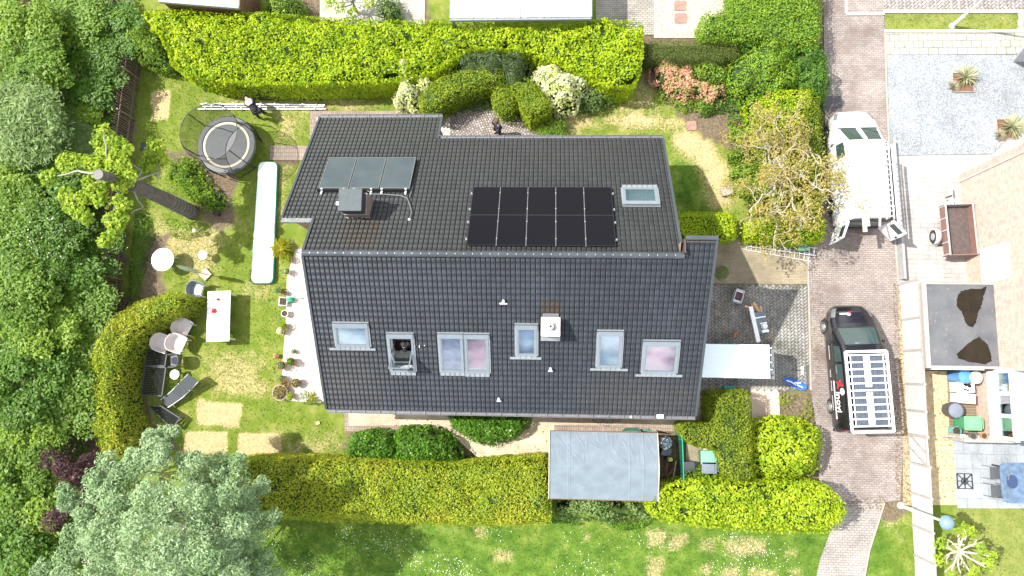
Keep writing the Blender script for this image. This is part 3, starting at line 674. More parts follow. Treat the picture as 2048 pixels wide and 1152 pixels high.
# three older collectors on a frame
T0 = RP(654, 318, 'N', .2); T1 = RP(830, 320, 'N', .2); T2 = RP(821, 381, 'N', .2); T3 = RP(637, 379, 'N', .2)
xa, xb = (T0.x+T3.x)/2, (T1.x+T2.x)/2; ya, yb = (T0.y+T1.y)/2, (T2.y+T3.y)/2; pw = (xb-xa)/3; pl = (ya-yb)*kN
q = NT('collector glass'); q.l(q.ramp(q.noise(q.coord(), 1.4, 4), [(.3, (.038,.052,.062)), (.7, (.058,.076,.082))]), q.b.inputs['Base Color']); q.set(Roughness=.3); M_coll = q.m
for c_ in range(3):
    F = frame('N', xa+(c_+.5)*pw, ya, 0); mb = MB(); a = pw/2-.022; fr = .022
    mb.box(-a, -a+fr, 0, pl, .12, .205, F); mb.box(a-fr, a, 0, pl, .12, .205, F); mb.box(-a+fr, a-fr, 0, fr, .12, .205, F); mb.box(-a+fr, a-fr, pl-fr, pl, .12, .205, F)
    p_ = mb.build('solar_collector', paint('dull aluminium frame', (.20,.22,.22), .4, .1, metal=.4), house, True); mb = MB(); mb.box(-a+fr, a-fr, fr, pl-fr, .13, .195, F); mb.build('glass_cover', M_coll, p_)
F = frame('N', (xa+xb)/2, ya, 0); tw = (xb-xa)/2; mb = MB(); mb.box(-tw-.02, tw+.06, pl+.0, pl+.05, .04, .16, F); mb.build('collector_rail', M_pf, house, True)
mb = MB()
for t_ in (-.93, -.45, -.22, .15, .38, .9): mb.box(-t_*tw-.03, -t_*tw+.03, pl+.02, pl+.22, .05, .09, F); mb.box(-t_*tw-.035, -t_*tw+.035, pl-.01, pl+.05, .12, .17, F)
mb.build('roof_hook', paint('white hook', (.75,.76,.76), .4), house, True)
mb = MB(); pts = [RP(*a, 'N', .09) for a in ((733,380),(746,388),(770,389),(800,391),(814,396),(820,410),(823,425),(819,437))]; mb.tube(pts, .022, 8); mb.tube([RP(*a, 'N', .07) for a in ((826,371),(822,385),(819,395))], .022, 8)
mb.build('pipe', paint('grey pipe lagging', (.12,.12,.13), .7), house, True, smooth=True)
mb = MB(); p = RP(819, 439, 'N', .02); mb.lathe([(.06,0),(.05,.05),(.03,.08)], p, 12); mb.build('pipe_collar', paint('white hook', (1,1,1)), house, True)
# chimneys
c = RP(716, 436, 'N'); cx0, cx1 = c.x-.42, c.x+.42; cy0, cy1 = c.y+.02, c.y+.84; zc = zN(cy0)
mb = MB(); mb.box(cx0, cx1, cy0, cy1, zc-.8, zc+.42); ch = mb.build('chimney', brickwall('old chimney brick', (.22,.15,.125), (.16,.11,.095), (.24,.20,.18), 0), house, True)
mb = MB(); mb.box(cx0+.03, cx1-.04, cy0+.03, cy1-.04, zc+.42, zc+.98); mb.build('flue_void', paint('void shade black', (.03,.03,.034), .6), ch)  # solid box painted dark for the shade in the open flue
mb = MB(); mb.box(cx0-.02, cx1-.02, cy0+.0, cy1+.0, zc+.98, zc+1.06)
mb.build('cap', paint('chimney cap slab', (.075,.09,.095), .8, .15, 4, bump=.004), ch, bevel=.01)
mb = MB(); mb.box(cx0-.04, cx1+.04, cy0-.12, cy0, zc-.05, zc+.02); mb.build('flashing', paint('bright lead', (.5,.5,.5), .5, .4, 12, metal=.3), ch)
mb = MB(); p = RP(680, 406, 'N', .4); mb.box(cx0-.28, cx0, cy0+.35, cy0+.48, zc+.35, zc+.5); mb.build('vent_box', paint('white box', (.78,.78,.78), .4), ch)
c = RP(1101, 657, 'S'); s_ = .31; c = Vector((c.x, c.y, c.z)); cy = c.y+.02
mb = MB(); mb.box(c.x-s_, c.x+s_, cy-s_, cy+s_, zS(cy)-.8, zS(cy)+.55); ch = mb.build('chimney', M_brick, house, True)
mb = MB(); s2 = .345; mb.box(c.x-s2, c.x+s2, cy-s2, cy+s2, zS(cy)+.55, zS(cy)+.62)
mb.build('cap', paint('white cement cap', (.70,.66,.60), .8, .22, 6, bump=.006), ch, bevel=.012)
mb = MB(); mb.box(c.x-.17, c.x+.17, cy-.17, cy+.17, zS(cy)+.62, zS(cy)+.68); mb.build('mortar_bed', paint('grey mortar', (.27,.28,.29), .9, .3, 14, bump=.01), ch, bevel=.03)
mb = MB(); mb.lathe([(.10,.66),(.10,.78),(.115,.79),(.115,.81),(.045,.84),(.035,.80),(.035,.7)], (c.x, cy, zS(cy)), 20); mb.build('pot', paint('grey clay pot', (.33,.35,.38), .5), ch, smooth=True)
F = frame('S', c.x, cy, 0); mb = MB(); mb.box(-.29, .29, .36, .62, .03, .07, F); mb.box(-.36, .36, -.52, -.36, .03, .05, F); mb.build('flashing', M_zinc, ch)
# small vents
for (a, b) in ((1007, 603), (1101, 738), (998, 798)):
    p = RP(a, b, 'S'); F = frame('S', p.x, p.y, .03); big = a == 1007
    mb = MB(); k = .14 if big else .085; mb.box(-k, k, -.09, -.03, 0, .03, F); mb.box(-.05, .05, -.06, .06, .0, .05, F); vn = mb.build('roof_vent', paint('white grey vent', (.55,.58,.62), .4), house, True)
    mb = MB(); mb.lathe([(.05,.03),(.055,.12),(.03,.13),(.0,.14)], (0,.07,0), 12, M=F); mb.build('cowl', paint('white grey vent', (1,1,1)), vn, smooth=True)
mb = MB()
for (a, b, s_) in ((830, 692, .1), (839, 692, .1), (849, 690, .03), (830, 701, .03)): p = RP(a, b, 'S'); F = frame('S', p.x, p.y, .02); mb.box(-.012, .012, -s_/2, s_/2, 0, .03, F)
mb.build('clip', paint('white hook', (1,1,1)), house, True)
# ------------------------------------------------------------------ vegetation
def leafmesh(P, N, size, aspect=.55, fold=.25):
    """one folded leaf (two triangles sharing the midrib) for each point, roughly facing N"""
    n = len(P); P = np.asarray(P); N = N/np.maximum(np.linalg.norm(N, axis=1, keepdims=True), 1e-6)
    r = rng.normal(size=(n, 3)); u = np.cross(N, r); u /= np.maximum(np.linalg.norm(u, axis=1, keepdims=True), 1e-6); v = np.cross(N, u)
    L = (size*rng.uniform(.5, 1.4, n))[:, None]; W = L*aspect
    a = P-u*L*.5; b = P+u*L*.5; c = P+v*W*.5+N*W*fold; d = P-v*W*.5+N*W*fold
    V = np.stack([a, d, b, c], 1).reshape(-1, 3); i = np.arange(n)[:, None]*4
    return V, i+np.array([0, 1, 2, 3])
def surf_leaves(P, up=.7, spread=.75):
    N = np.zeros_like(P); N[:, 2] = up; N += rng.normal(0, spread, P.shape)*np.array([1, 1, .5]); N[:, 2] = np.abs(N[:, 2])+.1; return N
M_core = leafmat('dark gap filler', (.03,.06,.01), (.05,.09,.014), trans=0, rough=.9)  # dark tone stands for shade in the gaps between leaves
M_bark = paint('bark', (.16,.135,.11), .9, .35, 8, bump=.02)
M_greybark = paint('grey bark', (.30,.28,.25), .9, .3, 9, bump=.015)
def hedge(name, label, cat, poly, h, m, leaf=.1, dens=300, z0=0, fall=.06, lump=.06, lsc=1.6, hp=None, side=120, gap=-1.0, core=M_core, spread=.75, group=None, aspect=.55, corez=.16, rough_edge=.0):
    soft = (not side) and h-z0 > .75; side = 90*(.1/leaf) if soft else side
    w = np.array(px(poly, hp if hp is not None else h*(.75 if soft else 1))); c = w.mean(0); root = empty(name, (c[0], c[1], z0), 0, label, cat, group)
    ek = .86 if side else 0.0
    if soft: ek = .42
    lo, hi = w.min(0), w.max(0); sd_ = int(abs(c[0]*37+c[1]*91)) % 9999
    def top(Q):
        d = -sdist(Q, w)+rough_edge*vnoise(Q, 4, sd_+1); k = ek+(1-ek)*(1-np.exp(-np.maximum(d, 0)/fall))
        return d, z0+(h-z0)*k+lump*vnoise(Q, lsc, sd_)*k+lump*.5*vnoise(Q, lsc*3, sd_+3)*k
    n = int(np.prod(hi-lo+.2)*dens); Q = rng.uniform(lo-.1, hi+.1, (n, 2)); d, z = top(Q)
    dn = vnoise(Q, 5.5, sd_+5)
    keep = (d > .0) & (dn > gap+rng.normal(0, .35, n)); Q, z, d = Q[keep], z[keep], d[keep]
    z = z+rng.uniform(-.12, .05, len(z)); e = .02
    _, zx = top(Q+[e, 0]); _, zy = top(Q+[0, e]); _, zc = top(Q); g = np.c_[-(zx-zc)/e, -(zy-zc)/e]; g = np.clip(g, -1.6, 1.6)
    P = np.c_[Q, z]; N = surf_leaves(P, 1.0, spread); N[:, :2] += g*.8
    if side:
        w2 = np.r_[w, w[:1]]; seg = np.hypot(*(w2[1:]-w2[:-1]).T); per = seg.sum(); m_ = int(per*(h-z0)*side); i = rng.choice(len(seg), m_, p=seg/per); t = rng.uniform(0, 1, m_)[:, None]
        e_ = w2[i+1]-w2[i]; nn = np.c_[e_[:, 1], -e_[:, 0]]/np.maximum(seg[i], 1e-6)[:, None]
        ar = sum(w[k][0]*w[(k+1) % len(w)][1]-w[(k+1) % len(w)][0]*w[k][1] for k in range(len(w)))
        if ar < 0: nn = -nn
        S = w2[i]+e_*t+nn*rng.uniform(-.02, .10, m_)[:, None]; zs = z0+(h-z0)*rng.uniform(0.02, .5 if soft else .93, m_)
        P = np.r_[P, np.c_[S, zs]]; N = np.r_[N, np.c_[nn*.9, np.full(m_, .55)]+rng.normal(0, .45, (m_, 3))]
    V, F = leafmesh(P, N, leaf, aspect); link('foliage', fastmesh('foliage', V, F), m, root, True)
    if h-z0 < .55: return root
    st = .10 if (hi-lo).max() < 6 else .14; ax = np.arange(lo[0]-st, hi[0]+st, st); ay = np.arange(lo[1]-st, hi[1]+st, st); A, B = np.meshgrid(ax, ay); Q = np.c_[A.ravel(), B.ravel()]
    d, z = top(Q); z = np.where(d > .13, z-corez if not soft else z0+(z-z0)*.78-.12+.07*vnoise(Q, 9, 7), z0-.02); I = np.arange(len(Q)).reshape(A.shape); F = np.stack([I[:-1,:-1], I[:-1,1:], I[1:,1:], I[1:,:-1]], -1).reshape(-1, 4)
    F = F[(z[F] > z0+.0).all(1) | ((z[F] > z0).any(1) & (d[F] > .0).all(1))]; link('stems', fastmesh('stems', np.c_[Q, z], F), core, root, True)  # stems: solid sheet coloured as the shaded inside of the hedge
    return root
LM = {}
LM['laurel'] = leafmat('laurel leaves', (.29,.42,.008), (.52,.63,.014), (.19,.33,.008), 1.2)
LM['laurel2'] = leafmat('laurel leaves by shed', (.28,.40,.012), (.50,.60,.022), (.18,.31,.012), 1.2)
LM['beech'] = leafmat('beech hedge leaves', (.27,.34,.016), (.46,.50,.032), (.19,.31,.016), .9, patch=(.40,.41,.03), pscale=.45)
LM['yew'] = leafmat('clipped yew sprays', (.20,.28,.012), (.33,.41,.018), (.13,.22,.012), 1.3)
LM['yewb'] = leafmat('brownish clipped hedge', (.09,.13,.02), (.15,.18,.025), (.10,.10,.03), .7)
LM['green'] = leafmat('glossy green leaves', (.07,.19,.014), (.17,.36,.028), (.05,.13,.012), 1.1, rough=.35)
LM['lime'] = leafmat('lime green leaves', (.15,.28,.015), (.30,.44,.03), (.10,.22,.015), 1.3)
LM['privet'] = leafmat('privet leaves', (.17,.24,.012), (.32,.38,.02), (.10,.17,.01), 1.3)
LM['cover'] = leafmat('ground cover leaves', (.06,.16,.012), (.15,.30,.03), (.03,.08,.01), 1.5)
LM['conifer'] = leafmat('blue green needles', (.05,.085,.035), (.13,.17,.06), (.03,.06,.03), 1.6, trans=.15)
LM['white'] = leafmat('cream variegated leaves', (.78,.78,.38), (.88,.88,.70), (.66,.70,.24), 1.6, patch=(.50,.58,.08), pscale=2.4)
LM['orange'] = leafmat('orange azalea flowers', (.72,.36,.22), (.86,.56,.38), (.66,.28,.18), 2.2, patch=(.20,.33,.03), pscale=2.6)
LM['w1'] = leafmat('woodland leaves', (.10,.20,.014), (.20,.33,.028), (.075,.15,.010), .8)
LM['w2'] = leafmat('lighter woodland leaves', (.16,.28,.02), (.31,.43,.045), (.10,.20,.014), .8)
LM['w3'] = leafmat('willow like leaves', (.15,.25,.06), (.29,.39,.13), (.10,.18,.04), .9)
LM['w4'] = leafmat('deep green leaves', (.065,.155,.012), (.14,.27,.022), (.05,.115,.009), .8)
LM['silver'] = leafmat('silver green leaves', (.17,.30,.10), (.47,.58,.34), (.10,.20,.06), .9, trans=.25)
LM['purple'] = leafmat('purple leaves', (.06,.022,.03), (.13,.06,.06), (.03,.012,.018), 1)
LM['plane'] = leafmat('fresh plane leaves', (.24,.37,.02), (.46,.56,.05), (.17,.31,.02), 1.4, trans=.4)
LM['bronze'] = leafmat('bronze young leaves', (.28,.28,.035), (.48,.42,.10), (.44,.28,.10), 1.5, trans=.4)
LM['blossom'] = leafmat('white blossom', (.75,.75,.55), (.85,.85,.7), (.7,.7,.5), 1)
# hedges -----------------------------------------------------------
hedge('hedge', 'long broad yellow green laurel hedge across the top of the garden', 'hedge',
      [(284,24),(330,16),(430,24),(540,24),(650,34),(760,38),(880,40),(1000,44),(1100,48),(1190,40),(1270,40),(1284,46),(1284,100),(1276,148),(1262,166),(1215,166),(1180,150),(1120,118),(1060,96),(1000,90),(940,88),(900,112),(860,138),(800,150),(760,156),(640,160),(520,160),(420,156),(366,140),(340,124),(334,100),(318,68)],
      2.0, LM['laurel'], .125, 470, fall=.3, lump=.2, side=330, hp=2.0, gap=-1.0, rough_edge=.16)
hedge('conifer', 'feathery blue green conifer bush in the notch of the long laurel hedge', 'bush', [(908,128),(915,98),(960,86),(1040,88),(1062,110),(1050,150),(990,150),(930,142)], 2.4, LM['conifer'], .16, 420, fall=.5, lump=.22, lsc=2.5, aspect=.22, side=0, rough_edge=.1)
hedge('conifer', 'drooping blue green conifer between the arched hedge and the yew block', 'bush', [(1005,120),(1035,115),(1050,150),(1045,178),(1020,182),(1008,160)], 2.2, LM['conifer'], .16, 420, fall=.4, lump=.2, lsc=2.5, aspect=.22, side=0, rough_edge=.1)
hedge('conifer', 'small blue green conifer left of the arched hedge top', 'bush', [(885,135),(925,120),(940,148),(890,168)], 1.9, LM['conifer'], .14, 420, fall=.4, lump=.2, lsc=2.5, aspect=.22, side=0, rough_edge=.1)
hedge('hedge', 'clipped arched yew hedge above the cobbled terrace', 'hedge', [(836,196),(850,172),(880,152),(930,138),(1000,134),(1006,158),(960,170),(915,186),(880,206),(868,222),(842,214)], 1.7, LM['yew'], .075, 900, fall=.06, lump=.04, side=420, gap=-.9)
hedge('hedge', 'angular clipped yew block beside the cream flowering shrub', 'hedge', [(1022,150),(1060,155),(1098,198),(1100,214),(1092,222),(1062,236),(1046,218),(1036,190),(1024,172)], 1.7, LM['yew'], .075, 900, fall=.07, lump=.04, side=420, gap=-.9)
hedge('topiary', 'rounded yew bush at the head of the cobbled terrace', 'bush', [(984,186),(994,168),(1015,164),(1034,176),(1036,200),(1026,222),(1004,224),(988,208)], 1.4, LM['yew'], .075, 900, fall=.18, lump=.06, side=200)
hedge('box_hedge', 'small square box hedge against the house gutter', 'hedge', [(1078,244),(1090,238),(1130,240),(1131,262),(1130,280),(1077,280)], .7, LM['lime'], .06, 1100, fall=.05, lump=.05, side=400, gap=-.9)
hedge('ground_cover', 'dark leafy ground cover under the arched hedge', 'plants', [(850,226),(880,205),(950,186),(990,190),(985,215),(930,222),(890,234)], .3, LM['cover'], .08, 700, fall=.15, lump=.06, side=0)
hedge('shrub', 'narrow cream variegated shrub at the left of the arched hedge', 'shrub', [(797,118),(812,114),(824,138),(846,142),(860,156),(852,172),(840,180),(838,205),(822,212),(810,200),(786,206),(782,182),(798,158)], 2.1, LM['white'], .13, 650, fall=.3, lump=.2, lsc=3, side=0, rough_edge=.2)
hedge('shrub', 'broad round cream flowering shrub above the yew block', 'shrub', [(1066,136),(1082,120),(1110,126),(1140,134),(1176,146),(1180,172),(1160,180),(1152,204),(1120,212),(1104,196),(1080,180),(1064,162)], 2.2, LM['white'], .13, 650, fall=.35, lump=.22, lsc=3, side=0, rough_edge=.15)
hedge('shrub', 'grey green rounded shrub right of the cream flowering shrub', 'shrub', [(1165,176),(1200,146),(1238,156),(1240,176),(1215,200),(1190,212),(1158,206)], 1.3, LM['w3'], .09, 700, fall=.35, lump=.14, side=0)
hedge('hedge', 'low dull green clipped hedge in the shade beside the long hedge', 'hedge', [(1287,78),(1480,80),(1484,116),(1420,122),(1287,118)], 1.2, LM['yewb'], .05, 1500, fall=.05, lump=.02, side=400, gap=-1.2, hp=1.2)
hedge('azalea', 'orange flowering azalea below the dull clipped hedge', 'shrub', [(1304,130),(1330,108),(1350,116),(1384,124),(1392,150),(1420,170),(1450,164),(1456,190),(1430,200),(1396,184),(1376,196),(1346,178),(1330,164),(1306,156)], 1.1, LM['orange'], .09, 950, fall=.2, lump=.14, side=0, rough_edge=.15, gap=-.7, corez=.12)
hedge('shrub', 'small dark rounded shrub beside the orange azalea', 'shrub', [(1388,124),(1420,116),(1464,130),(1466,160),(1430,166),(1396,150)], 1.3, LM['w2'], .1, 500, fall=.3, lump=.14, side=0)
hedge('ground_cover', 'bright low leafy plants below the orange azalea', 'plants', [(1300,170),(1340,176),(1390,194),(1440,205),(1445,222),(1400,226),(1350,216),(1310,196)], .35, LM['lime'], .09, 600, fall=.2, lump=.08, side=0, rough_edge=.15)
hedge('hedge', 'broad lime green hedge along the lane at the top', 'hedge', [(1410,22),(1470,14),(1472,-60),(1644,-60),(1644,60),(1640,90),(1560,80),(1480,72),(1412,66)], 1.9, LM['lime'], .09, 650, fall=.12, lump=.1, side=300)
hedge('shrub', 'dark fuchsia like shrub in the middle of the lane hedge', 'shrub', [(1478,60),(1500,38),(1530,46),(1530,90),(1500,104),(1480,90)], 2.0, LM['cover'], .1, 500, fall=.3, lump=.15, side=0)
hedge('shrub', 'large mid green shrub overhanging the lane', 'shrub', [(1570,76),(1640,74),(1668,110),(1672,165),(1655,190),(1620,188),(1590,170),(1566,110)], 2.3, LM['cover'], .11, 520, fall=.45, lump=.3, lsc=2.4, side=0, rough_edge=.2)
hedge('shrub', 'light green shrub between the azalea and the lane', 'shrub', [(1470,116),(1500,76),(1560,74),(1596,100),(1604,160),(1580,190),(1500,196),(1466,160)], 2.0, LM['lime'], .1, 520, fall=.45, lump=.28, lsc=2.4, side=0, rough_edge=.2)
hedge('shrub', 'yellow green bush just above the white van', 'shrub', [(1500,200),(1550,168),(1620,170),(1646,200),(1646,246),(1600,262),(1510,256)], 1.8, LM['laurel'], .1, 560, fall=.35, lump=.2, side=0, rough_edge=.1)
hedge('hedge', 'tall clipped boundary hedge running along the lane beside the white van', 'hedge', [(1612,220),(1640,190),(1650,300),(1645,440),(1606,440),(1600,320)], 1.7, LM['privet'], .08, 700, fall=.08, lump=.08, side=300)
hedge('hedge', 'clipped box shaped hedge by the east corner of the roof', 'hedge', [(1330,424),(1470,426),(1474,472),(1440,476),(1330,478)], 1.3, LM['laurel'], .08, 850, fall=.06, lump=.06, side=380, gap=-.9)
hedge('hedge', 'clipped hedge between the gnarled tree and the grey ladder', 'hedge', [(1502,440),(1560,432),(1652,436),(1652,476),(1600,482),(1500,474)], 1.3, LM['laurel'], .08, 850, fall=.08, lump=.07, side=380, gap=-.9)
hedge('shrub', 'low mixed planting under the gnarled tree', 'plants', [(1465,236),(1530,240),(1610,250),(1610,420),(1500,420),(1470,330)], .7, LM['w2'], .1, 620, fall=.3, lump=.2, side=0, rough_edge=.25, gap=-1.1)
hedge('topiary', 'small round box ball on the dark paving by the house', 'bush', [(1434,540),(1440,530),(1452,527),(1462,533),(1464,545),(1456,556),(1442,557),(1434,549)], .5, LM['green'], .045, 2200, fall=.14, lump=.02, side=0, gap=-1)
hedge('hedge', 'tall lime yew hedge left of the rose concrete slab', 'hedge', [(1428,786),(1500,784),(1507,850),(1512,962),(1462,968),(1440,900),(1392,890),(1370,872),(1370,850),(1426,850)], 2.0, LM['privet'], .08, 850, fall=.07, lump=.07, side=380, gap=-.9)
hedge('bush', 'large round lime green bush beside the brick lane', 'bush', [(1502,880),(1520,850),(1560,838),(1610,842),(1646,862),(1656,900),(1648,940),(1610,966),(1560,970),(1520,956),(1506,920)], 2.2, LM['laurel2'], .13, 520, fall=.5, lump=.2, lsc=2.6, side=0, rough_edge=.1)
hedge('hedge', 'broad bright laurel hedge at the bottom right beside the path', 'hedge', [(1312,1000),(1330,980),(1400,968),(1520,972),(1600,972),(1660,976),(1692,1010),(1696,1030),(1670,1064),(1600,1066),(1500,1062),(1400,1052),(1320,1040),(1300,1024)], 2.2, LM['laurel2'], .13, 540, fall=.35, lump=.14, side=160, rough_edge=.08)
hedge('shrub', 'mid green shrub between the bins and the laurel hedge', 'shrub', [(1368,972),(1376,948),(1410,938),(1440,946),(1450,972),(1400,980)], 1.5, LM['lime'], .09, 600, fall=.25, lump=.12, side=0)
hedge('hedge', 'long bronze green beech hedge above the lower lawn', 'hedge', [(470,922),(560,920),(700,926),(820,930),(900,934),(1000,926),(1092,918),(1100,960),(1098,1046),(1000,1052),(860,1048),(700,1042),(540,1038),(460,1030)], 2.0, LM['beech'], .085, 850, fall=.1, lump=.12, lsc=2.4, side=320, gap=-1.15, rough_edge=.04)
hedge('shrub', 'glossy green camellia bush, the left of the pair by the patio', 'shrub', [(686,900),(700,872),(740,862),(780,866),(796,890),(790,930),(740,936),(690,920)], 1.2, LM['green'], .12, 620, fall=.3, lump=.16, lsc=2.6, side=0, rough_edge=.1)
hedge('shrub', 'glossy green camellia bush, the right larger one of the pair', 'shrub', [(778,880),(800,858),(850,856),(888,868),(918,900),(920,926),(860,936),(790,932)], 1.4, LM['green'], .12, 620, fall=.3, lump=.16, lsc=2.6, side=0, rough_edge=.1)
hedge('shrub', 'dense green bush tucked under the lower gutter of the house', 'shrub', [(894,826),(960,824),(1060,826),(1056,852),(1030,876),(980,892),(930,876),(904,854)], 1.1, LM['green'], .11, 700, fall=.25, lump=.14, lsc=2.8, side=0, rough_edge=.1)
hedge('shrub', 'low green edging plants between camellias and grey shed', 'plants', [(900,912),(960,916),(1095,914),(1098,926),(980,932),(900,930)], .6, LM['cover'], .09, 650, fall=.15, lump=.1, side=0, rough_edge=.1)
hedge('shrub', 'scrubby pale green bush below the grey shed', 'shrub', [(1104,1006),(1180,1002),(1310,1008),(1312,1040),(1240,1046),(1110,1040)], 1.2, LM['w3'], .12, 420, fall=.25, lump=.2, side=0, rough_edge=.2, gap=-.2)
hedge('shrub', 'dark green edging shrubs where the lower lawn meets the scrub', 'plants', [(1098,1040),(1230,1046),(1300,1050),(1290,1062),(1150,1058),(1096,1054)], .5, LM['green'], .1, 500, fall=.2, lump=.12, side=0, rough_edge=.15)
hedge('hedge', 'curved bronze green hedge around the stored garden furniture', 'hedge', [(338,586),(362,590),(368,602),(352,620),(310,638),(268,664),(240,700),(228,740),(228,790),(238,840),(252,880),(256,905),(240,918),(200,912),(182,860),(176,780),(176,720),(190,680),(220,636),(270,604)], 2.0, LM['beech'], .085, 850, fall=.1, lump=.12, lsc=2.4, side=320, gap=-1.15, rough_edge=.04)
hedge('shrub', 'leafy green bush beside the trampoline', 'shrub', [(330,320),(360,312),(384,318),(400,344),(420,370),(442,392),(440,410),(412,416),(390,408),(350,370),(326,350)], .8, LM['lime'], .1, 560, fall=.25, lump=.16, lsc=2.8, side=0, rough_edge=.15)
hedge('shrub', 'loose yellow green plants at the foot of the pollarded tree', 'plants', [(320,430),(360,440),(400,440),(410,462),(380,476),(340,480),(316,460)], .5, LM['lime'], .09, 380, fall=.2, lump=.12, side=0, rough_edge=.2, gap=0)
hedge('ground_cover', 'dark ivy strip along the lower end of the picket fence', 'plants', [(262,420),(290,430),(300,470),(276,560),(268,610),(246,610),(250,520)], .4, LM['cover'], .08, 650, fall=.15, lump=.08, side=0)
hedge('shrub', 'green lilac bush over the top of the picket fence', 'shrub', [(246,60),(290,40),(322,70),(334,110),(320,126),(296,124),(262,110)], 1.9, LM['w2'], .13, 520, fall=.4, lump=.25, side=0, rough_edge=.15)
hedge('ground_cover', 'yellow green ground cover bed below the blue kayak', 'plants', [(1560,788),(1590,782),(1630,784),(1642,860),(1600,852),(1562,836)], .35, LM['yew'], .08, 520, fall=.15, lump=.1, side=0, rough_edge=.1, gap=0)
hedge('shrub', 'low blue green border plants by the lower corner of the patio', 'plants', [(596,786),(612,780),(628,792),(640,806),(630,812),(600,806)], .35, LM['w3'], .08, 600, fall=.12, lump=.08, side=0, rough_edge=.1)
hedge('shrub', 'leafy bush in the neighbour garden behind the long hedge', 'shrub', [(524,-20),(580,-24),(600,4),(590,28),(560,40),(530,28)], 1.6, LM['w2'], .11, 460, fall=.3, lump=.18, side=0, rough_edge=.15)
hedge('shrub', 'pale green bush at the right end of the grey neighbour terrace', 'shrub', [(750,-10),(790,-16),(800,20),(780,40),(752,30)], 1.3, LM['w3'], .1, 500, fall=.3, lump=.15, side=0, rough_edge=.1)

hedge('ground_cover', 'leafy green underplanting between azalea and lane hedge', 'plants', [(1392,128),(1470,126),(1480,86),(1650,80),(1656,260),(1480,262),(1450,225),(1400,228)], .5, LM['cover'], .1, 520, fall=.15, lump=.15, side=0, rough_edge=.15)
# trees ------------------------------------------------------------
def limb(a, b, bend=.15, n=5):
    a, b = Vector(a), Vector(b); L = (b-a).length; o = Vector(rng.normal(0, bend*L*.5, 3)); return [a.lerp(b, i/(n-1))+o*math.sin(math.pi*i/(n-1)) for i in range(n)]
def clumps(C, Rr, per, leaf, aspect, m, root, flat=.8, world=False, name='crown', downcut=-.35):
    C = np.asarray(C, float); k = len(C); idx = np.repeat(np.arange(k), per); n = len(idx); D = rng.normal(size=(n, 3)); D /= np.linalg.norm(D, axis=1, keepdims=True)
    D[:, 2] = np.where(D[:, 2] < downcut, -D[:, 2], D[:, 2]); r = Rr[idx]*rng.uniform(.35, 1.05, n)**.6*(1+.25*vnoise(D*2+C[idx], 1.7, 4))
    P = C[idx]+D*r[:, None]*np.array([1, 1, flat]); N = D*.6+rng.normal(0, .5, (n, 3)); N[:, 2] = np.abs(N[:, 2])+.35
    V, F = leafmesh(P, N, leaf, aspect); return link(name, fastmesh(name, V, F), m, root, world)
def tree_proto(name, h, cr, nc, per, leaf, m, aspect=.5, tr=.16, lean=(0, 0), crf=.34, barkm=None, flower=None, flat=.75):
    root = empty(name); mb = MB(); top = Vector((lean[0], lean[1], h*.72)); mb.tube(limb((0,0,-.1), top, .06, 6), [tr, tr*.9, tr*.8, tr*.65, tr*.5, tr*.35], 8)
    mb.build('trunk', barkm or M_bark, root, smooth=True)
    a = rng.uniform(0, 2*np.pi, nc); rr = cr*np.sqrt(rng.uniform(0, 1, nc))*.8; zz = h*.62+h*.36*(1-(rr/cr)**2)*rng.uniform(.35, 1, nc)
    C = np.c_[lean[0]+rr*np.cos(a), lean[1]+rr*np.sin(a), zz]; Rr = cr*crf*rng.uniform(.7, 1.25, nc)
    mb = MB()
    for i in range(0, nc, 2): mb.tube(limb(Vector((lean[0]*.6, lean[1]*.6, h*rng.uniform(.3, .6))), C[i], .12, 5), [tr*.4, tr*.3, tr*.22, tr*.14, tr*.06], 5)
    mb.build('branches', barkm or M_bark, root, smooth=True)
    clumps(C, Rr, per, leaf, aspect, m, root, flat)
    if flower: clumps(C+[0, 0, .1], Rr*1.06, flower, .07, .9, LM['blossom'], root, flat, name='blossom', downcut=.3)
    return root
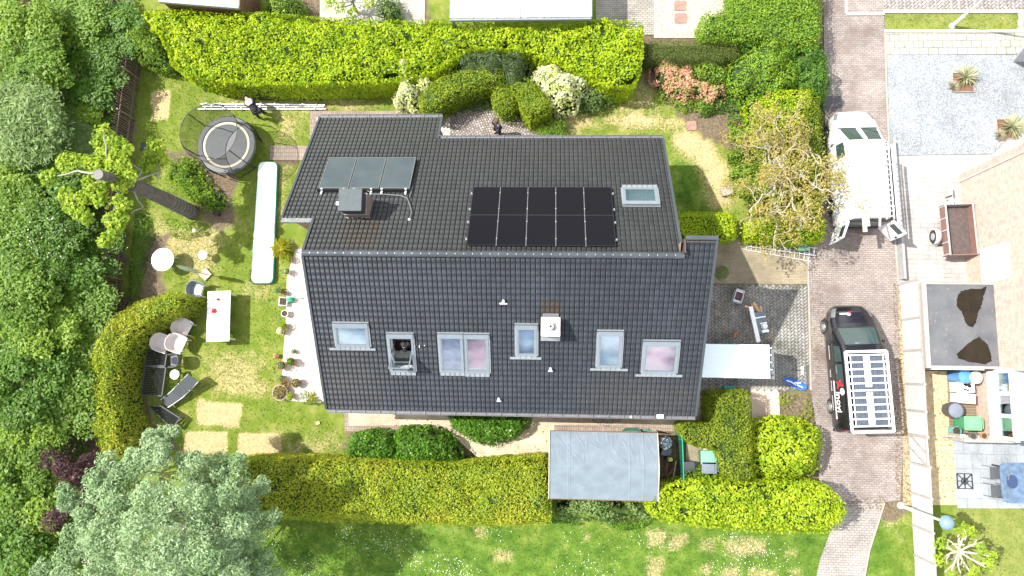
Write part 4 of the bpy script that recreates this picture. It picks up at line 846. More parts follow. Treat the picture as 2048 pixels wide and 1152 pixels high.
# woodland west of the garden: protos, then copies of them with their own size and turn
WP = [tree_proto('woodland_tree', 6.5, 1.9, 26, 330, .17, LM['w1']), tree_proto('woodland_tree', 6.0, 1.8, 26, 300, .18, LM['w2']),
      tree_proto('willow_tree', 6.5, 2.0, 34, 400, .20, LM['w3'], aspect=.25), tree_proto('woodland_tree', 6.2, 1.9, 26, 330, .18, LM['w4']),
      tree_proto('blossom_tree', 5.6, 1.9, 26, 320, .15, LM['w4'], flower=9)]
KN = ['mid green woodland tree', 'light green woodland tree', 'grey green willowy tree', 'deep green woodland tree', 'dark green tree dotted with white blossom']
WT = [  # proto, pixel x, pixel y of the crown at height ~6, scale, wording of the place
 (1, 30, 40, 1.0, 'in the top left corner of the photo'), (0, 140, 30, 1.0, 'at the top edge left of the lilac bush'), (3, 220, 60, .85, 'beside the lilac bush at the fence top'),
 (0, 60, 130, .95, 'below the top left corner tree'), (3, 165, 150, .9, 'left of the upper end of the fence'),
 (2, 40, 230, 1.1, 'at the left photo edge near the top'), (1, 165, 225, .75, 'beside the fence above the pollarded tree'), (2, 130, 290, .8, 'just above the pollarded tree'),
 (1, 20, 330, .85, 'at the left photo edge beside the pollarded tree'), (3, 90, 390, 1.0, 'directly left of the pollarded tree leaves'), (0, 20, 430, .9, 'at the left photo edge above the blossom trees'),
 (4, 70, 480, 1.0, 'the upper left of the two'), (4, 170, 500, .85, 'next to the fence below the pollarded tree'), (3, 120, 560, .9, 'between the blossom and the curved hedge'),
 (0, 20, 590, 1.0, 'at the left photo edge level with the white table'), (0, 150, 620, .95, 'just left of the lower end of the fence'), (1, 60, 680, .9, 'left of the curved hedge, upper one'),
 (0, 130, 720, .95, 'touching the curved hedge'), (3, 30, 770, 1.0, 'at the left photo edge level with the loungers'), (0, 110, 810, .95, 'left of the curved hedge, lower one'),
 (1, 40, 870, .85, 'just above the purple tree'), (0, 10, 950, .95, 'at the left photo edge beside the purple tree'), (1, 60, 1030, .9, 'between the purple tree and the left photo edge'),
 (3, 10, 1110, 1.0, 'in the bottom left corner of the photo'), (1, 110, 1120, .8, 'at the bottom edge left of the silver tree')]
used = set(); woods = []
for (k, a, b, s, wd) in WT:
    zs = s*(.34 if a > 120 else .42 if a > 80 else .55); g = G(a, b, 5.4*zs); rz = rng.uniform(0, 6.28); lb = KN[k]+' '+wd
    if k not in used: r = WP[k]; used.add(k); r.location = (g[0], g[1], 0); r.rotation_euler = (0, 0, rz); r.scale = (s, s, zs); r['label'] = lb
    else: r = dup(WP[k], (g[0], g[1], 0), rz, lb, (s, s, zs))
    r['category'] = 'tree'; r['group'] = 'trees of the wood beside the garden'; woods.append(r)
# undergrowth in the wood
n = 60000; wp = np.array(px([(-200,-80),(258,-80),(272,120),(262,300),(236,640),(200,900),(150,1290),(-200,1290)])); Q = rng.uniform(wp.min(0), wp.max(0), (n, 2)); Q = Q[sdist(Q, wp) < -.15]
z = .75+.55*vnoise(Q, .9, 3)+.25*vnoise(Q, 3, 4); P = np.c_[Q, np.maximum(z+rng.uniform(-.2, .15, len(Q)), .08)]; V, F = leafmesh(P, surf_leaves(P), .17, .6)
tag(link('undergrowth', fastmesh('undergrowth', V, F), LM['w4']), kind='stuff')
# silver tree bottom left
root = empty('silver_tree', (*G(330, 1085, 0), 0), 0, 'large silvery green tree filling the bottom left of the photo', 'tree'); b0 = G(330, 1090, 6.2)
root.location = (b0[0], b0[1], 0)
cc = []; rr_ = []
for (a, b, hh, r) in ((330,870,4.2,.7),(322,905,4.8,.9),(290,930,5,1),(250,950,4.8,1.0),(380,940,4.6,.9),(440,925,4.2,.8),(470,960,4.3,.9),(495,1010,4.3,.9),(505,1070,4.4,1.0),(510,1130,4.3,1.0),
                      (200,985,4.8,1.0),(160,1010,4.4,.9),(185,1060,4.8,1.0),(140,1110,4.4,1.0),(110,1160,4.2,1.0),(230,1020,6,1.1),(300,990,6.3,1.2),(370,1000,6.2,1.2),(430,1010,5.8,1.1),(450,1080,6,1.2),
                      (390,1080,7,1.3),(310,1070,7.3,1.3),(240,1090,6.6,1.2),(200,1140,6,1.2),(280,1150,7,1.3),(360,1160,7,1.3),(440,1150,6,1.2),(520,1190,4.4,1.0),(150,1200,5,1.2),(260,1240,6,1.4),(380,1250,6,1.4),(480,1240,5,1.2)):
    p = G3(a, b, hh)-root.location; cc.append(p); rr_.append(r*.62)
    for k in range(3): cc.append(p+Vector((rng.uniform(-.7, .7), rng.uniform(-.7, .7), rng.uniform(-.2, .45)))); rr_.append(r*.42)
for k in range(22): w_ = rng.uniform(0, 6.283); r_ = rng.uniform(.3, 2.9); cc.append(Vector((r_*math.cos(w_), r_*math.sin(w_), rng.uniform(3.2, 4.4)))); rr_.append(.8)
mb = MB(); mb.tube(limb((0,0,-.1), (0,0,4.5), .05, 6), [.28,.26,.24,.2,.16,.12], 10); mb.build('trunk', M_greybark, root, smooth=True)
mb = MB()
for i in range(0, len(cc), 3): mb.tube(limb((0,0,2+2*random.random()), cc[i]*.82, .1), [.07,.04,.025,.015,.01], 5)
mb.build('branches', M_greybark, root, smooth=True)
clumps([tuple(c) for c in cc], np.array(rr_)*.95, 600, .12, .34, LM['silver'], root, .75)
# purple tree
root = empty('purple_tree', (*G(135, 970, 0), 0), 0, 'dark purple leaved tree between the wood and the silver tree', 'tree'); b0 = G(130, 960, 3.8); root.location = (b0[0], b0[1], 0)
cc = [G3(a, b, hh)-root.location for (a, b, hh) in ((100,918,4.2),(125,935,4.6),(150,950,4.4),(175,930,4),(135,970,4.4),(120,1030,4),(150,1010,3.8),(105,1042,3.8),(180,925,3.6))]
mb = MB(); mb.tube(limb((0,0,-.1), (0,0,3), .06, 5), [.1,.09,.08,.07,.05], 8)
for c in cc: mb.tube(limb((0,0,2), c, .1), [.04,.035,.03,.02,.01], 5)
mb.build('trunk', M_bark, root, smooth=True); clumps([tuple(c) for c in cc], np.full(len(cc), .42), 420, .1, .5, LM['purple'], root, .7)
# pollarded tree with thick trunk
b0 = G3(384, 425, 0); t0 = G3(196, 350, 6.3); root = empty('pollarded_tree', b0, 0, 'pollarded plane tree with a thick wire wrapped trunk and leaf tufts', 'tree')
T = lambda a, b, h: G3(a, b, h)-b0
mb = MB(); mb.tube([Vector((0,0,-.1)), T(375,420,.5), T(330,398,1.9), T(285,378,3.3), T(262,368,4.0)], [.36,.33,.31,.29,.27], 16)
mb.tube([T(262,368,4.0), T(240,362,4.7), T(210,352,5.6), T(196,349,6.05)], [.22,.2,.19,.2], 14)
mb.build('trunk', paint('grey brown trunk bark', (.125,.11,.095), .9, .35, 5, bump=.03), root, smooth=True)
mb = MB(); mb.lathe([(.0,0),(.19,0),(.2,-.02)], T(196,349,6.12), 16); mb.build('cut_top', paint('grey sawn wood', (.17,.16,.155), .8, .2, 12), root)
mb = MB()
for k in range(7):
    t = .05+k*.028*1.4; c = T(375,420,.5).lerp(T(330,398,1.9), k/7.0); mb.tube([c+Vector((.35*math.cos(w), .35*math.sin(w), 0)) for w in np.linspace(0, 2*math.pi, 20)], .0045, 4)
mb.build('wire_wrap', paint('galvanised wire', (.45,.46,.45), .4, metal=.5), root)
br = MB(); tips = []
def bra(*pts, r=.05):
    P = [T(*p) for p in pts]; Q = []
    for i in range(len(P)-1):
        for j in range(3): Q.append(P[i].lerp(P[i+1], j/3)+Vector(rng.normal(0, .03, 3)))
    Q.append(P[-1]); br.tube(Q, list(np.linspace(r, r*.35, len(Q))), 7)
bra((240,362,4.7),(215,330,5),(212,300,5.2),(208,268,5.4)); bra((210,352,5.4),(160,340,5.3),(118,352,5.1),(90,356,5.0)); bra((215,356,5.3),(180,372,5),(150,400,4.8),(135,420,4.6))
bra((250,365,4.3),(232,400,4.4),(225,440,4.3),(215,478,4.2)); bra((262,368,4.0),(300,350,3.6),(318,345,3.4),(312,300,3.6),r=.045); bra((262,366,4.0),(285,340,4.1),(258,325,4.3),r=.04); bra((230,360,4.6),(240,330,4.8),(250,300,4.9))
bra((318,345,3.4),(310,375,3.3),r=.03); bra((262,370,3.9),(285,415,3.5),(262,428,3.4),r=.04)
br.build('branches', M_greybark, root, smooth=True)
TF = [(208,268,.30),(200,285,.24),(222,290,.24),(240,285,.2),(232,300,.2),(210,305,.26),(240,310,.24),(225,325,.3),(245,330,.28),(200,330,.3),(180,325,.26),(160,325,.28),(140,318,.26),(128,325,.26),(138,340,.24),(95,356,.26),(108,350,.2),
      (250,345,.26),(235,355,.28),(225,345,.26),(185,375,.28),(195,390,.3),(205,400,.26),(170,395,.26),(135,390,.28),(150,405,.3),(160,425,.26),(140,415,.22),(172,435,.24),(240,400,.22),(248,415,.24),(225,440,.28),(245,440,.22),(235,455,.24),(213,480,.26),(228,465,.2),
      (310,290,.26),(302,310,.26),(318,305,.24),(300,328,.24),(290,335,.22),(325,320,.2),(255,298,.18),(188,348,.2),(215,365,.2),(228,348,.26),(212,366,.26),(238,368,.22),(222,338,.26),(248,372,.2),(262,355,.22),(180,362,.22)]
cc = [T(a, b, 5.0 if a < 270 else 3.7) for a, b, r in TF]; clumps([tuple(c) for c in cc], np.array([r*1.25 for a, b, r in TF]), 170, .135, .75, LM['plane'], root, .7)
# gnarled tree by the lane with twisting pale branches
b0 = G3(1528, 385, 0); root = empty('gnarled_tree', b0, 0, 'gnarled tree with pale twisting branches and bronze leaves over the white van', 'tree')
br = MB(); ctr = Vector((.1, .2, 1.5)); br.tube([Vector((0,0,-.1)), Vector((.05,.05,.7)), ctr], [.15,.13,.12], 10); ends = []
def grow(p, d, L, r, lv):
    pts = [p]; q = p.copy(); d = d.normalized(); n = 6
    for i in range(n):
        d = (d+Vector(rng.normal(0, .3, 3))).normalized(); d.z = max(min(d.z, .6), -.12) if lv else d.z; q = q+d*L/n; pts.append(q.copy())
    br.tube(pts, list(np.linspace(r, r*.6, n+1)), 6 if lv < 2 else 4, caps=False)
    if lv >= 3: ends.append(q); return
    if lv == 2: ends.append(pts[3])
    for k in range(3):
        a = rng.normal(0, .75, 3); grow(pts[3+k if lv else 4+min(k, 2)], d+Vector((a[0], a[1], a[2]*.35)), L*rng.uniform(.55, .8), r*.58, lv+1)
for k in range(9):
    w = k*2*math.pi/9+.2; grow(ctr, Vector((math.cos(w)*(1.15 if math.cos(w) > 0 else 1), math.sin(w), .45)), 1.86, .06, 0)
br.build('branches', paint('pale twisted bark', (.40,.36,.27), .85, .25, 10), root, smooth=True)
ends = [e for e in ends if e.z > .6]
clumps([tuple(c) for c in ends], np.full(len(ends), .28), 26, .10, .5, LM['bronze'], root, .8)
# little pollard right bottom
b0 = G3(1905, 1118, 0); root = empty('pollarded_tree', b0, 0, 'small pollarded tree with a star of bare pale branches behind the concrete fence', 'tree')
br = MB(); top = G3(1918, 1103, 1.6)-b0; br.tube([Vector((0,0,-.1)), top*.5, top], [.09,.08,.08], 8); tips = []
for k in range(11):
    w = k*2*math.pi/11; e = top+Vector((math.cos(w)*rng.uniform(.6,.95), math.sin(w)*rng.uniform(.6,.95), rng.uniform(.1,.5))); br.tube(limb(top, e, .12), [.045,.04,.035,.03,.03], 6); tips.append(e)
    br.tube(limb(top.lerp(e, .6), e+Vector((rng.normal(0,.25), rng.normal(0,.25), .15)), .1), [.03,.03,.028,.025,.025], 5)
br.build('branches', paint('bare pale bark', (.44,.39,.29), .85, .2, 10), root, smooth=True)
cc = [tuple(tips[k]+Vector((rng.normal(0,.15), rng.normal(0,.15), .05))) for k in (0,1,2,3,5,6,8,9,10,2,3,9)]; clumps(cc, np.full(len(cc), .24), 70, .12, .6, LM['plane'], root, .7)
# spiky yellow yucca, grasses, small garden trees
def spiky(name, label, cat, p, n, L, w, m, z0=0, up=.6, tall=0, group=None):
    root = empty(name, (p[0], p[1], z0), 0, label, cat, group); mb = MB()
    for k in range(n):
        a = rng.uniform(0, 6.283); e = rng.uniform(.15, 1.25); l = L*rng.uniform(.7, 1.1); d = Vector((math.cos(a)*math.cos(e), math.sin(a)*math.cos(e), math.sin(e)*up)); s = Vector((-math.sin(a), math.cos(a), 0))*w/2
        b = Vector((0, 0, tall)); m1 = b+d*l*.55; t = b+d*l+Vector((0, 0, -.22*l*math.cos(e))); mb.add([b-s*.5, b+s*.5, m1+s, t, m1-s], [(0, 1, 2, 3, 4)])
    mb.build('leaves', m, root)
    if tall: q = MB(); q.tube([(0,0,-.02),(0,0,tall)], .05, 8); q.build('stem', M_bark, root)
    return root
M_yuc = leafmat('yucca blades', (.42,.42,.03), (.62,.60,.08), (.35,.38,.03), 1); M_gr = leafmat('pampas blades', (.55,.56,.36), (.75,.74,.55), (.45,.50,.25), 1); M_fes = leafmat('dry fescue blades', (.52,.50,.38), (.66,.62,.48), (.50,.38,.24), 1)
spiky('yucca', 'spiky yellow green yucca beside the air track mat', 'plant', G(567, 500), 170, .62, .05, M_yuc, tall=.35)
# ------------------------------------------------------------------ garden objects
def yaw(p, q_): return math.atan2(q_[1]-p[1], q_[0]-p[0])
M_white = paint('white plastic', (.80,.79,.77), .4, .04); M_black = paint('black plastic', (.02,.021,.024), .45, .2); M_grey = paint('grey plastic', (.13,.14,.155), .5, .15)
M_terra = paint('terracotta', (.42,.17,.09), .8, .2); M_steel = paint('galvanised steel', (.45,.47,.48), .4, .12, metal=.6); M_wood = paint('grey weathered wood', (.33,.30,.26), .8, .25, 9, bump=.004)
M_plank = paint('fresh sawn wood', (.52,.33,.18), .7, .15, 8); M_glassd = paint('dark tinted glass', (.02,.03,.028), .06, .1); M_brownw = paint('brown wood', (.14,.07,.04), .7, .3, 8)
def lozenge(rx, ry, n=24, p=2.6): return [(rx*abs(math.cos(w))**(2/p)*(1 if math.cos(w) > 0 else -1), ry*abs(math.sin(w))**(2/p)*(1 if math.sin(w) > 0 else -1)) for w in [2*math.pi*k/n for k in range(n)]]
# picket fence by the wood
fp = [(285,108),(278,160),(268,240),(260,300),(256,350),(252,420),(248,480),(242,560),(236,645)]
root = empty('picket_fence', G3(260, 300), 0, 'brown paling fence between the wood and the garden', 'fence'); w = px(fp); mb = MB(); rl = MB(); pos = MB()
for i in range(len(w)-1):
    a, b = Vector((*w[i], 0)), Vector((*w[i+1], 0)); L = (b-a).length; n = int(L/.105)
    for k in range(n):
        p = a.lerp(b, k/n)+Vector((rng.normal(0,.008), 0, 0)); hgt = 1.45+rng.normal(0, .02); mb.beam(p, p+Vector((rng.normal(0,.02), rng.normal(0,.02), hgt)), .035, .02)
    for z in (.35, 1.15): rl.beam(a+Vector((.03,0,z)), b+Vector((.03,0,z)), .03, .04)
    pos.tube([a+Vector((.07,0,-.1)), a+Vector((.07,0,1.4))], .045, 8)
Mf = paint('chestnut paling', (.20,.15,.11), .85, .35, 7)
mb.build('pickets', Mf, root, True); rl.build('rail', Mf, root, True); pos.build('posts', Mf, root, True)
# trampoline
c = G3(453, 290, .75); r = 1.36; root = empty('trampoline', (c.x, c.y, 0), 0, 'round black trampoline with a cream ring and a dark safety net', 'trampoline')
mb = MB(); mb.lathe([(0,.74),(r*.70,.74),(r*.71,.75)], n=48); mb.build('jumping_mat', paint('woven black mat', (.06,.063,.07), .6, .15, 30), root)
mb = MB(); mb.lathe([(r*.71,.752),(r*.72,.77),(r*.79,.775),(r*.80,.76)], n=48); mb.build('spring_ring', paint('cream ring', (.62,.58,.40), .6, .08), root, smooth=True)
mb = MB(); mb.lathe([(r*.80,.765),(r*.82,.80),(r*.97,.80),(r,.76),(r*.99,.70)], n=48); mb.build('edge_pad', paint('dark grey padding', (.055,.06,.068), .5, .2), root, smooth=True)
mb = MB(); mb.lathe([(r*.96,.62),(r*.98,.66),(r*.96,.69)], n=48); mb.build('frame', M_steel, root, smooth=True)
q = NT('safety net'); tr = q.n('ShaderNodeBsdfTransparent'); ms = q.n('ShaderNodeMixShader'); ms.inputs[0].default_value = .42; q.l(tr.outputs[0], ms.inputs[1]); q.l(q.b.outputs[0], ms.inputs[2]); q.l(ms.outputs[0], q.out.inputs['Surface']); q.set(Base_Color=(.02,.022,.025)); M_net = q.m
mb = MB(); n = 48; vs = []
for k in range(n): w_ = 2*math.pi*k/n; vs += [(r*.82*math.cos(w_), r*.82*math.sin(w_), .8), (r*.93*math.cos(w_), r*.93*math.sin(w_), 2.45)]
mb.add(vs, [(2*k, (2*k+2) % (2*n), (2*k+3) % (2*n), 2*k+1) for k in range(n)]); mb.build('net', M_net, root, smooth=True)
mb = MB(); mb.tube([(r*.93*math.cos(w_), r*.93*math.sin(w_), 2.45) for w_ in np.linspace(0, 2*math.pi, 40)], .018, 6, caps=False); mb.build('net_hoop', M_black, root)
for k in range(6):
    w_ = k*math.pi/3+.35; cs, sn = math.cos(w_), math.sin(w_); mb = MB(); mb.tube([(r*1.0*cs, r*1.0*sn, .1), (r*1.04*cs, r*1.04*sn, .8), (r*1.06*cs, r*1.06*sn, 1.9), (r*.93*cs, r*.93*sn, 2.45)], .024, 7); mb.build('net_pole', M_black, root, smooth=True)
for k in range(4):
    w_ = k*math.pi/2+.6; mb = MB(); cs, sn = math.cos(w_), math.sin(w_); t = Vector((-sn, cs, 0))*.45; p = Vector((cs, sn, 0))*r*.97; mb.tube([p-t+Vector((0,0,.65)), p-t+Vector((0,0,.03)), p+t+Vector((0,0,.03)), p+t+Vector((0,0,.65))], .022, 6); mb.build('leg', M_black, root)
# aluminium rails with clamps
def railset(label, pts, nubs, sh=.06):
    a, b = G3(*pts[0], .04), G3(*pts[1], .04); root = empty('aluminium_rail', a, 0, label, 'rail', 'aluminium rails lying on the lawn'); mb = MB(); mb.beam(a, b, sh, .05); mb.build('bar', M_white if nubs > 8 else M_steel, root, True)
    mb = MB()
    for k in range(nubs): p = a.lerp(b, (k+.4)/nubs); mb.box(p.x-.03, p.x+.03, p.y-.045, p.y+.06, .0, .1)
    mb.build('clamps', M_alu, root, True)
railset('long pale aluminium rail on the grass, the upper one behind the bending person', ((402,208),(650,210)), 9)
railset('long pale aluminium rail on the grass, the lower one through the net shadow', ((396,218),(652,218)), 7)
railset('thin grey aluminium rail lying between the two pale ones', ((405,213),(648,214)), 5, .04)
# air track mat
P = [G3(*a, .22) for a in ((516,322),(555,323),(546,567),(500,567))]; c = sum(P, Vector())/4; root = empty('air_mat', (c.x, c.y, 0), 0, 'long white inflatable gym mat with a teal edge on the lawn', 'mat')
def rounded(P, r, n=6):
    out = []; m = len(P)
    for i in range(m):
        p, a, b = P[i], P[i-1], P[(i+1) % m]; u = (a-p).normalized(); v = (b-p).normalized()
        for k in range(n+1):
            t = k/n; s_ = p+u*r*(1-t)**2+v*r*t**2; out.append((s_.x, s_.y))
    return out
Pf = [Vector((p.x, p.y, 0)) for p in P]; o1 = rounded(Pf, .28); cc_ = np.mean(o1, 0); ins = lambda k: [(cc_[0]+(x-cc_[0])*(1-k/.56), cc_[1]+(y-cc_[1])*(1-k/2.7)) for x, y in o1]
mb = MB(); mb.prism(o1, .03, .19); mb.build('side_band', paint('teal vinyl', (.01,.28,.21), .4, .1), root, True, bevel=.03)
mb = MB(); mb.prism(ins(.035), .19, .215); mb.build('top_sheet', paint('white vinyl', (.82,.86,.86), .35, .03), root, True, bevel=.01)
# tables ----------------------------------------------------------
def round_table(name, label, p, R_, hgt, m, leg=M_grey, cat='table'):
    root = empty(name, (p.x, p.y, 0), 0, label, cat); mb = MB(); mb.lathe([(0,hgt-.03),(R_*.97,hgt-.03),(R_,hgt-.015),(R_*.985,hgt),(0,hgt)], n=36); mb.build('tabletop', m, root, smooth=True)
    for k in range(4 if R_ > .3 else 3):
        w_ = k*2*math.pi/(4 if R_ > .3 else 3)+.5; b = MB(); b.tube([(R_*.75*math.cos(w_), R_*.75*math.sin(w_), 0), (R_*.55*math.cos(w_), R_*.55*math.sin(w_), hgt-.03)], .018, 6); b.build('leg', leg, root)
    return root
round_table('garden_table', 'white round garden table near the picket fence', G3(325,519,.72), .52, .72, M_white, M_white)
round_table('side_table', 'small grey round side table next to the closed parasol', G3(405,510,.5), .21, .5, paint('light grey metal', (.50,.54,.58), .4, .1))
round_table('side_table', 'small pale grey round side table between the chair and the sling lounger', G3(349,749,.45), .215, .45, paint('light grey metal', (1,1,1)))
p = G3(412, 549, 0); root = empty('parasol', p, 0, 'closed pale green parasol standing in a square stone foot', 'parasol')
mb = MB(); mb.prism([(.30,0),(0,.30),(-.30,0),(0,-.30)], 0, .07); mb.build('base', paint('pinkish stone', (.50,.36,.28), .8, .15), root, bevel=.01); mb = MB(); mb.tube([(0,0,.05),(0,0,2.45)], .02, 8); mb.build('pole', M_wood, root)
mb = MB(); mb.lathe([(.02,.75),(.09,.9),(.075,1.3),(.1,1.7),(.07,2.2),(.02,2.4)], n=10); mb.build('canopy', paint('sage green fabric', (.42,.52,.36), .85, .12, 12), root)
P = [G3(*a, .75) for a in ((415,583),(461,582),(459,683),(412,682))]; c = sum(P, Vector())/4; W_, L_ = (P[1]-P[0]).length, (P[2]-P[1]).length; ry = math.atan2((P[0]-P[3]).y, (P[0]-P[3]).x)-math.pi/2
root = empty('dining_table', (c.x, c.y, 0), ry, 'long rectangular white garden table with red ornaments on it', 'table'); mb = MB(); mb.box(-W_/2, W_/2, -L_/2, L_/2, .71, .75)
q = NT('whitewashed boards'); v = q.coord(); wv = q.noise(q.coord(scale=(1,14,1)), 2.2, 5, .6); q.l(q.ramp(wv, [(.3, (.62,.60,.57)), (.6, (.76,.75,.73))]), q.b.inputs['Base Color']); q.set(Roughness=.6)
mb.build('tabletop', q.m, root, bevel=.008)
for sx in (-1, 1):
    for sy in (-1, 1): b = MB(); b.box(sx*(W_/2-.1)-.04, sx*(W_/2-.1)+.04, sy*(L_/2-.12)-.04, sy*(L_/2-.12)+.04, 0, .71); b.build('leg', M_white, root)
M_red = paint('red glaze', (.55,.03,.05), .35, .2)
for (a, b, s_, lb) in ((437,599,.05,'small red ornament near the upper end of the white table'), (429,622,.085,'red flower shaped ornament in the middle of the white table')):
    p = G3(a, b, .75); mb = MB(); 
    for k in range(5): w_ = k*1.256; mb.lathe([(0,0),(s_*.5,.01),(s_*.55,.06),(0,.1)], (s_*.8*math.cos(w_), s_*.8*math.sin(w_), 0), 8)
    mb.lathe([(0,0),(s_*.5,.02),(s_*.4,.12),(0,.14)], (0,0,0), 8); o = mb.build('ornament', M_red); o.location = p; tag(o, lb, 'ornament')
def ball(label, p, r_, m, cat='ball'):
    mb = MB(); mb.lathe([(r_*math.sin(math.pi*k/10), r_-r_*math.cos(math.pi*k/10)) for k in range(11)], n=16); o = mb.build('ball', m, smooth=True); o.location = p; tag(o, label, cat)
ball('lime green ball at the lower corner of the long white table', G3(463,673), .12, paint('lime rubber', (.22,.50,.02), .5)); ball('pale glass garden ball in the yellow green plants', G3(391,462,.4), .09, M_white)
# chairs ------------------------------------------------------------
def tub_chair(label, p, rz, m, s=1.0, legs=M_white, z=0, stack=None, group='white armchairs', back=.78, cushion=None):
    root = empty('armchair', (p[0], p[1], z), rz, label, 'chair', group)      # opens towards local +x
    seat = [(.27,.22),(.27,-.22),(.05,-.27),(-.18,-.24),(-.27,-.12),(-.27,.12),(-.18,.24),(.05,.27)]
    mb = MB(); mb.prism([(x*s, y*s) for x, y in seat], .40, .435); mb.build('seat', m, root, bevel=.012)
    arc = [(.30,.29,.60),(.16,.31,.63),(.0,.32,.68),(-.16,.30,.74),(-.28,.2,back),(-.33,.0,back+.02),(-.28,-.2,back),(-.16,-.30,.74),(.0,-.32,.68),(.16,-.31,.63),(.30,-.29,.60)]
    mb = MB(); vs = []
    for x, y, zt in arc:
        k = .80; vs += [(x*s*k, y*s*k, .41), (x*s*1.12, y*s*1.12, zt), (x*s*1.20, y*s*1.20, zt-.012), (x*s*(k+.05), y*s*(k+.05), .40)]
    n = len(arc); fs = []
    for i in range(n-1): a = i*4; b = a+4; fs += [(a, a+1, b+1, b), (a+1, a+2, b+2, b+1), (a+2, a+3, b+3, b+2)]
    mb.add(vs, fs+[(0, 3, 2, 1), (4*n-4, 4*n-3, 4*n-2, 4*n-1)]); mb.build('backrest', m, root, smooth=True)
    for sx, sy in ((.26,.24),(.26,-.24),(-.22,.2),(-.22,-.2)): b = MB(); b.tube([(sx*s,sy*s,.41),(sx*1.02*s,sy*1.02*s,0)], [.022,.016], 6); b.build('leg', legs, root)
    if cushion: mb = MB(); mb.prism([(x*s*.8, y*s*.8) for x, y in seat], .437, .50); mb.build('cushion', cushion, root, bevel=.03)
    return root
M_resin = paint('warm white resin', (.62,.56,.54), .5, .06)
tub_chair('white resin armchair standing alone under the curved hedge', G(364,654,.6), R(-25), M_resin, 1.1)
tub_chair('white resin armchair, the left one of the touching pair', G(322,685,.6), R(-22), M_resin, 1.1)
tub_chair('white resin armchair, the right one of the touching pair', G(352,686,.75), R(-22), M_resin, 1.1, z=.14)
tub_chair('grey bucket chair beside the closed parasol', G(390,578,.6), R(-12), paint('blue grey plastic shell', (.20,.23,.27), .45, .1), .95, group=None, back=.72)
tub_chair('grey armchair with a dark patterned cushion beside the stored furniture', G(347,721,.6), R(185), M_grey, .8, M_wood, group=None, cushion=paint('dark patterned cloth', (.035,.035,.06), .9, .6, 14))
def slat_lounger(label, quad, hgt, slats, lift=0):
    P = [G3(*a, hgt) for a in quad]; c = sum(P, Vector())/4; root = empty('sun_lounger', (c.x, c.y, 0), 0, label, 'sun lounger', 'dark slatted furniture under the curved hedge')
    mb = MB(); 
    for i in range(4): mb.beam(P[i], P[(i+1) % 4], .05, .05)
    mb.build('frame', paint('charcoal frame', (.035,.04,.045), .6), root, True); mb = MB(); n = slats
    for k in range(n):
        t = (k+.5)/n; a = P[0].lerp(P[3], t); b = P[1].lerp(P[2], t); mb.beam(a, b, (P[0]-P[3]).length/n*.62, .02)
    mb.build('slats', paint('black slats', (.010,.012,.014), .8, .2, spec=.2), root, True)
    for p in P: b = MB(); q_ = p.lerp(c, .06); b.beam((q_.x, q_.y, 0), (q_.x, q_.y, hgt), .045, .045); b.build('leg', M_grey, root, True)
slat_lounger('dark slatted bench end beside the white armchairs, the upper of the two', [(296,699),(334,706),(330,732),(290,731)], .5, 9)
slat_lounger('dark slatted bed beside the small table, the lower of the two', [(291,733),(332,735),(324,792),(283,789)], .5, 16)
slat_lounger('dark slatted recliner partly under the silver tree', [(298,812),(322,812),(360,836),(345,858)], .4, 9)
P = [G3(352,756,.38), G3(394,762,.62), G3(349,812,.36), G3(318,800,.30)]
a1, a2, b1, b2 = G3(376,748,.7), G3(397,763,.7), G3(336,815,.28), G3(321,800,.28); m1, m2 = G3(341,784,.36), G3(364,796,.36)
root = empty('sun_lounger', ((a1+b1)/2*Vector((1,1,0)).length/1.41421 if False else Vector(((a1.x+b1.x)/2, (a1.y+b1.y)/2, 0))), 0, 'grey sling sun lounger with its backrest raised and a pale frame', 'sun lounger')
mb = MB(); mb.add([a1, a2, m2, m1, b1, b2, a1-Vector((0,0,.015)), a2-Vector((0,0,.015)), m2-Vector((0,0,.015)), m1-Vector((0,0,.015)), b1-Vector((0,0,.015)), b2-Vector((0,0,.015))], [(0,1,2,3),(3,2,4,5),(9,8,7,6),(11,10,8,9)])
mb.build('sling', paint('grey mesh fabric', (.035,.042,.05), .7, .12, 20), root, True)
mb = MB()
for A, B_, C_ in ((a1, m1, b2), (a2, m2, b1)): mb.tube([A, A.lerp(B_, .5)-Vector((0,0,.05)), B_, B_.lerp(C_, .6)-Vector((0,0,.02)), C_], .022, 6)
mb.build('frame', paint('light grey tube', (.50,.55,.56), .35, .08, metal=.3), root, True)
for p in (m1, m2, b1, b2, a1.lerp(m1, .55), a2.lerp(m2, .55)): b = MB(); b.tube([p, (p.x, p.y, 0)], .016, 6); b.build('leg', paint('light grey tube', (1,1,1)), root, True)
# pots --------------------------------------------------------------
def pot(label, p, r_, hgt, m, plant=None, leaf=.07, pr=None, ph=.25, n=160, sq=False, name='flower_pot'):
    root = empty(name, (p[0], p[1], .02), rng.uniform(0, 1), label, 'pot'); mb = MB(); nn = 4 if sq else 18
    mb.lathe([(r_*.72,0),(r_*.97,hgt*.95),(r_*1.04,hgt),(r_*.92,hgt),(r_*.86,hgt*.86),(0,hgt*.85)], n=nn); mb.build('bowl', m, root, smooth=not sq)
    mb = MB(); mb.lathe([(0,hgt*.87),(r_*.87,hgt*.862)], n=nn); mb.build('soil', paint('potting soil', (.05,.035,.025), .95, .4, 20), root)
    if plant: clumps([(0, 0, hgt+ph*.5)], np.array([pr or r_*1.2]), n, leaf, .5, plant, root, .8, name='plant')
    return root
pot('small red brown pot behind the green watering can', G(574,587), .11, .18, paint('dull red pot', (.33,.13,.10), .8), None)
pot('white square planter tray with dark contents at the patio edge', G(570,604), .26, .22, M_white, None, sq=True, name='planter')
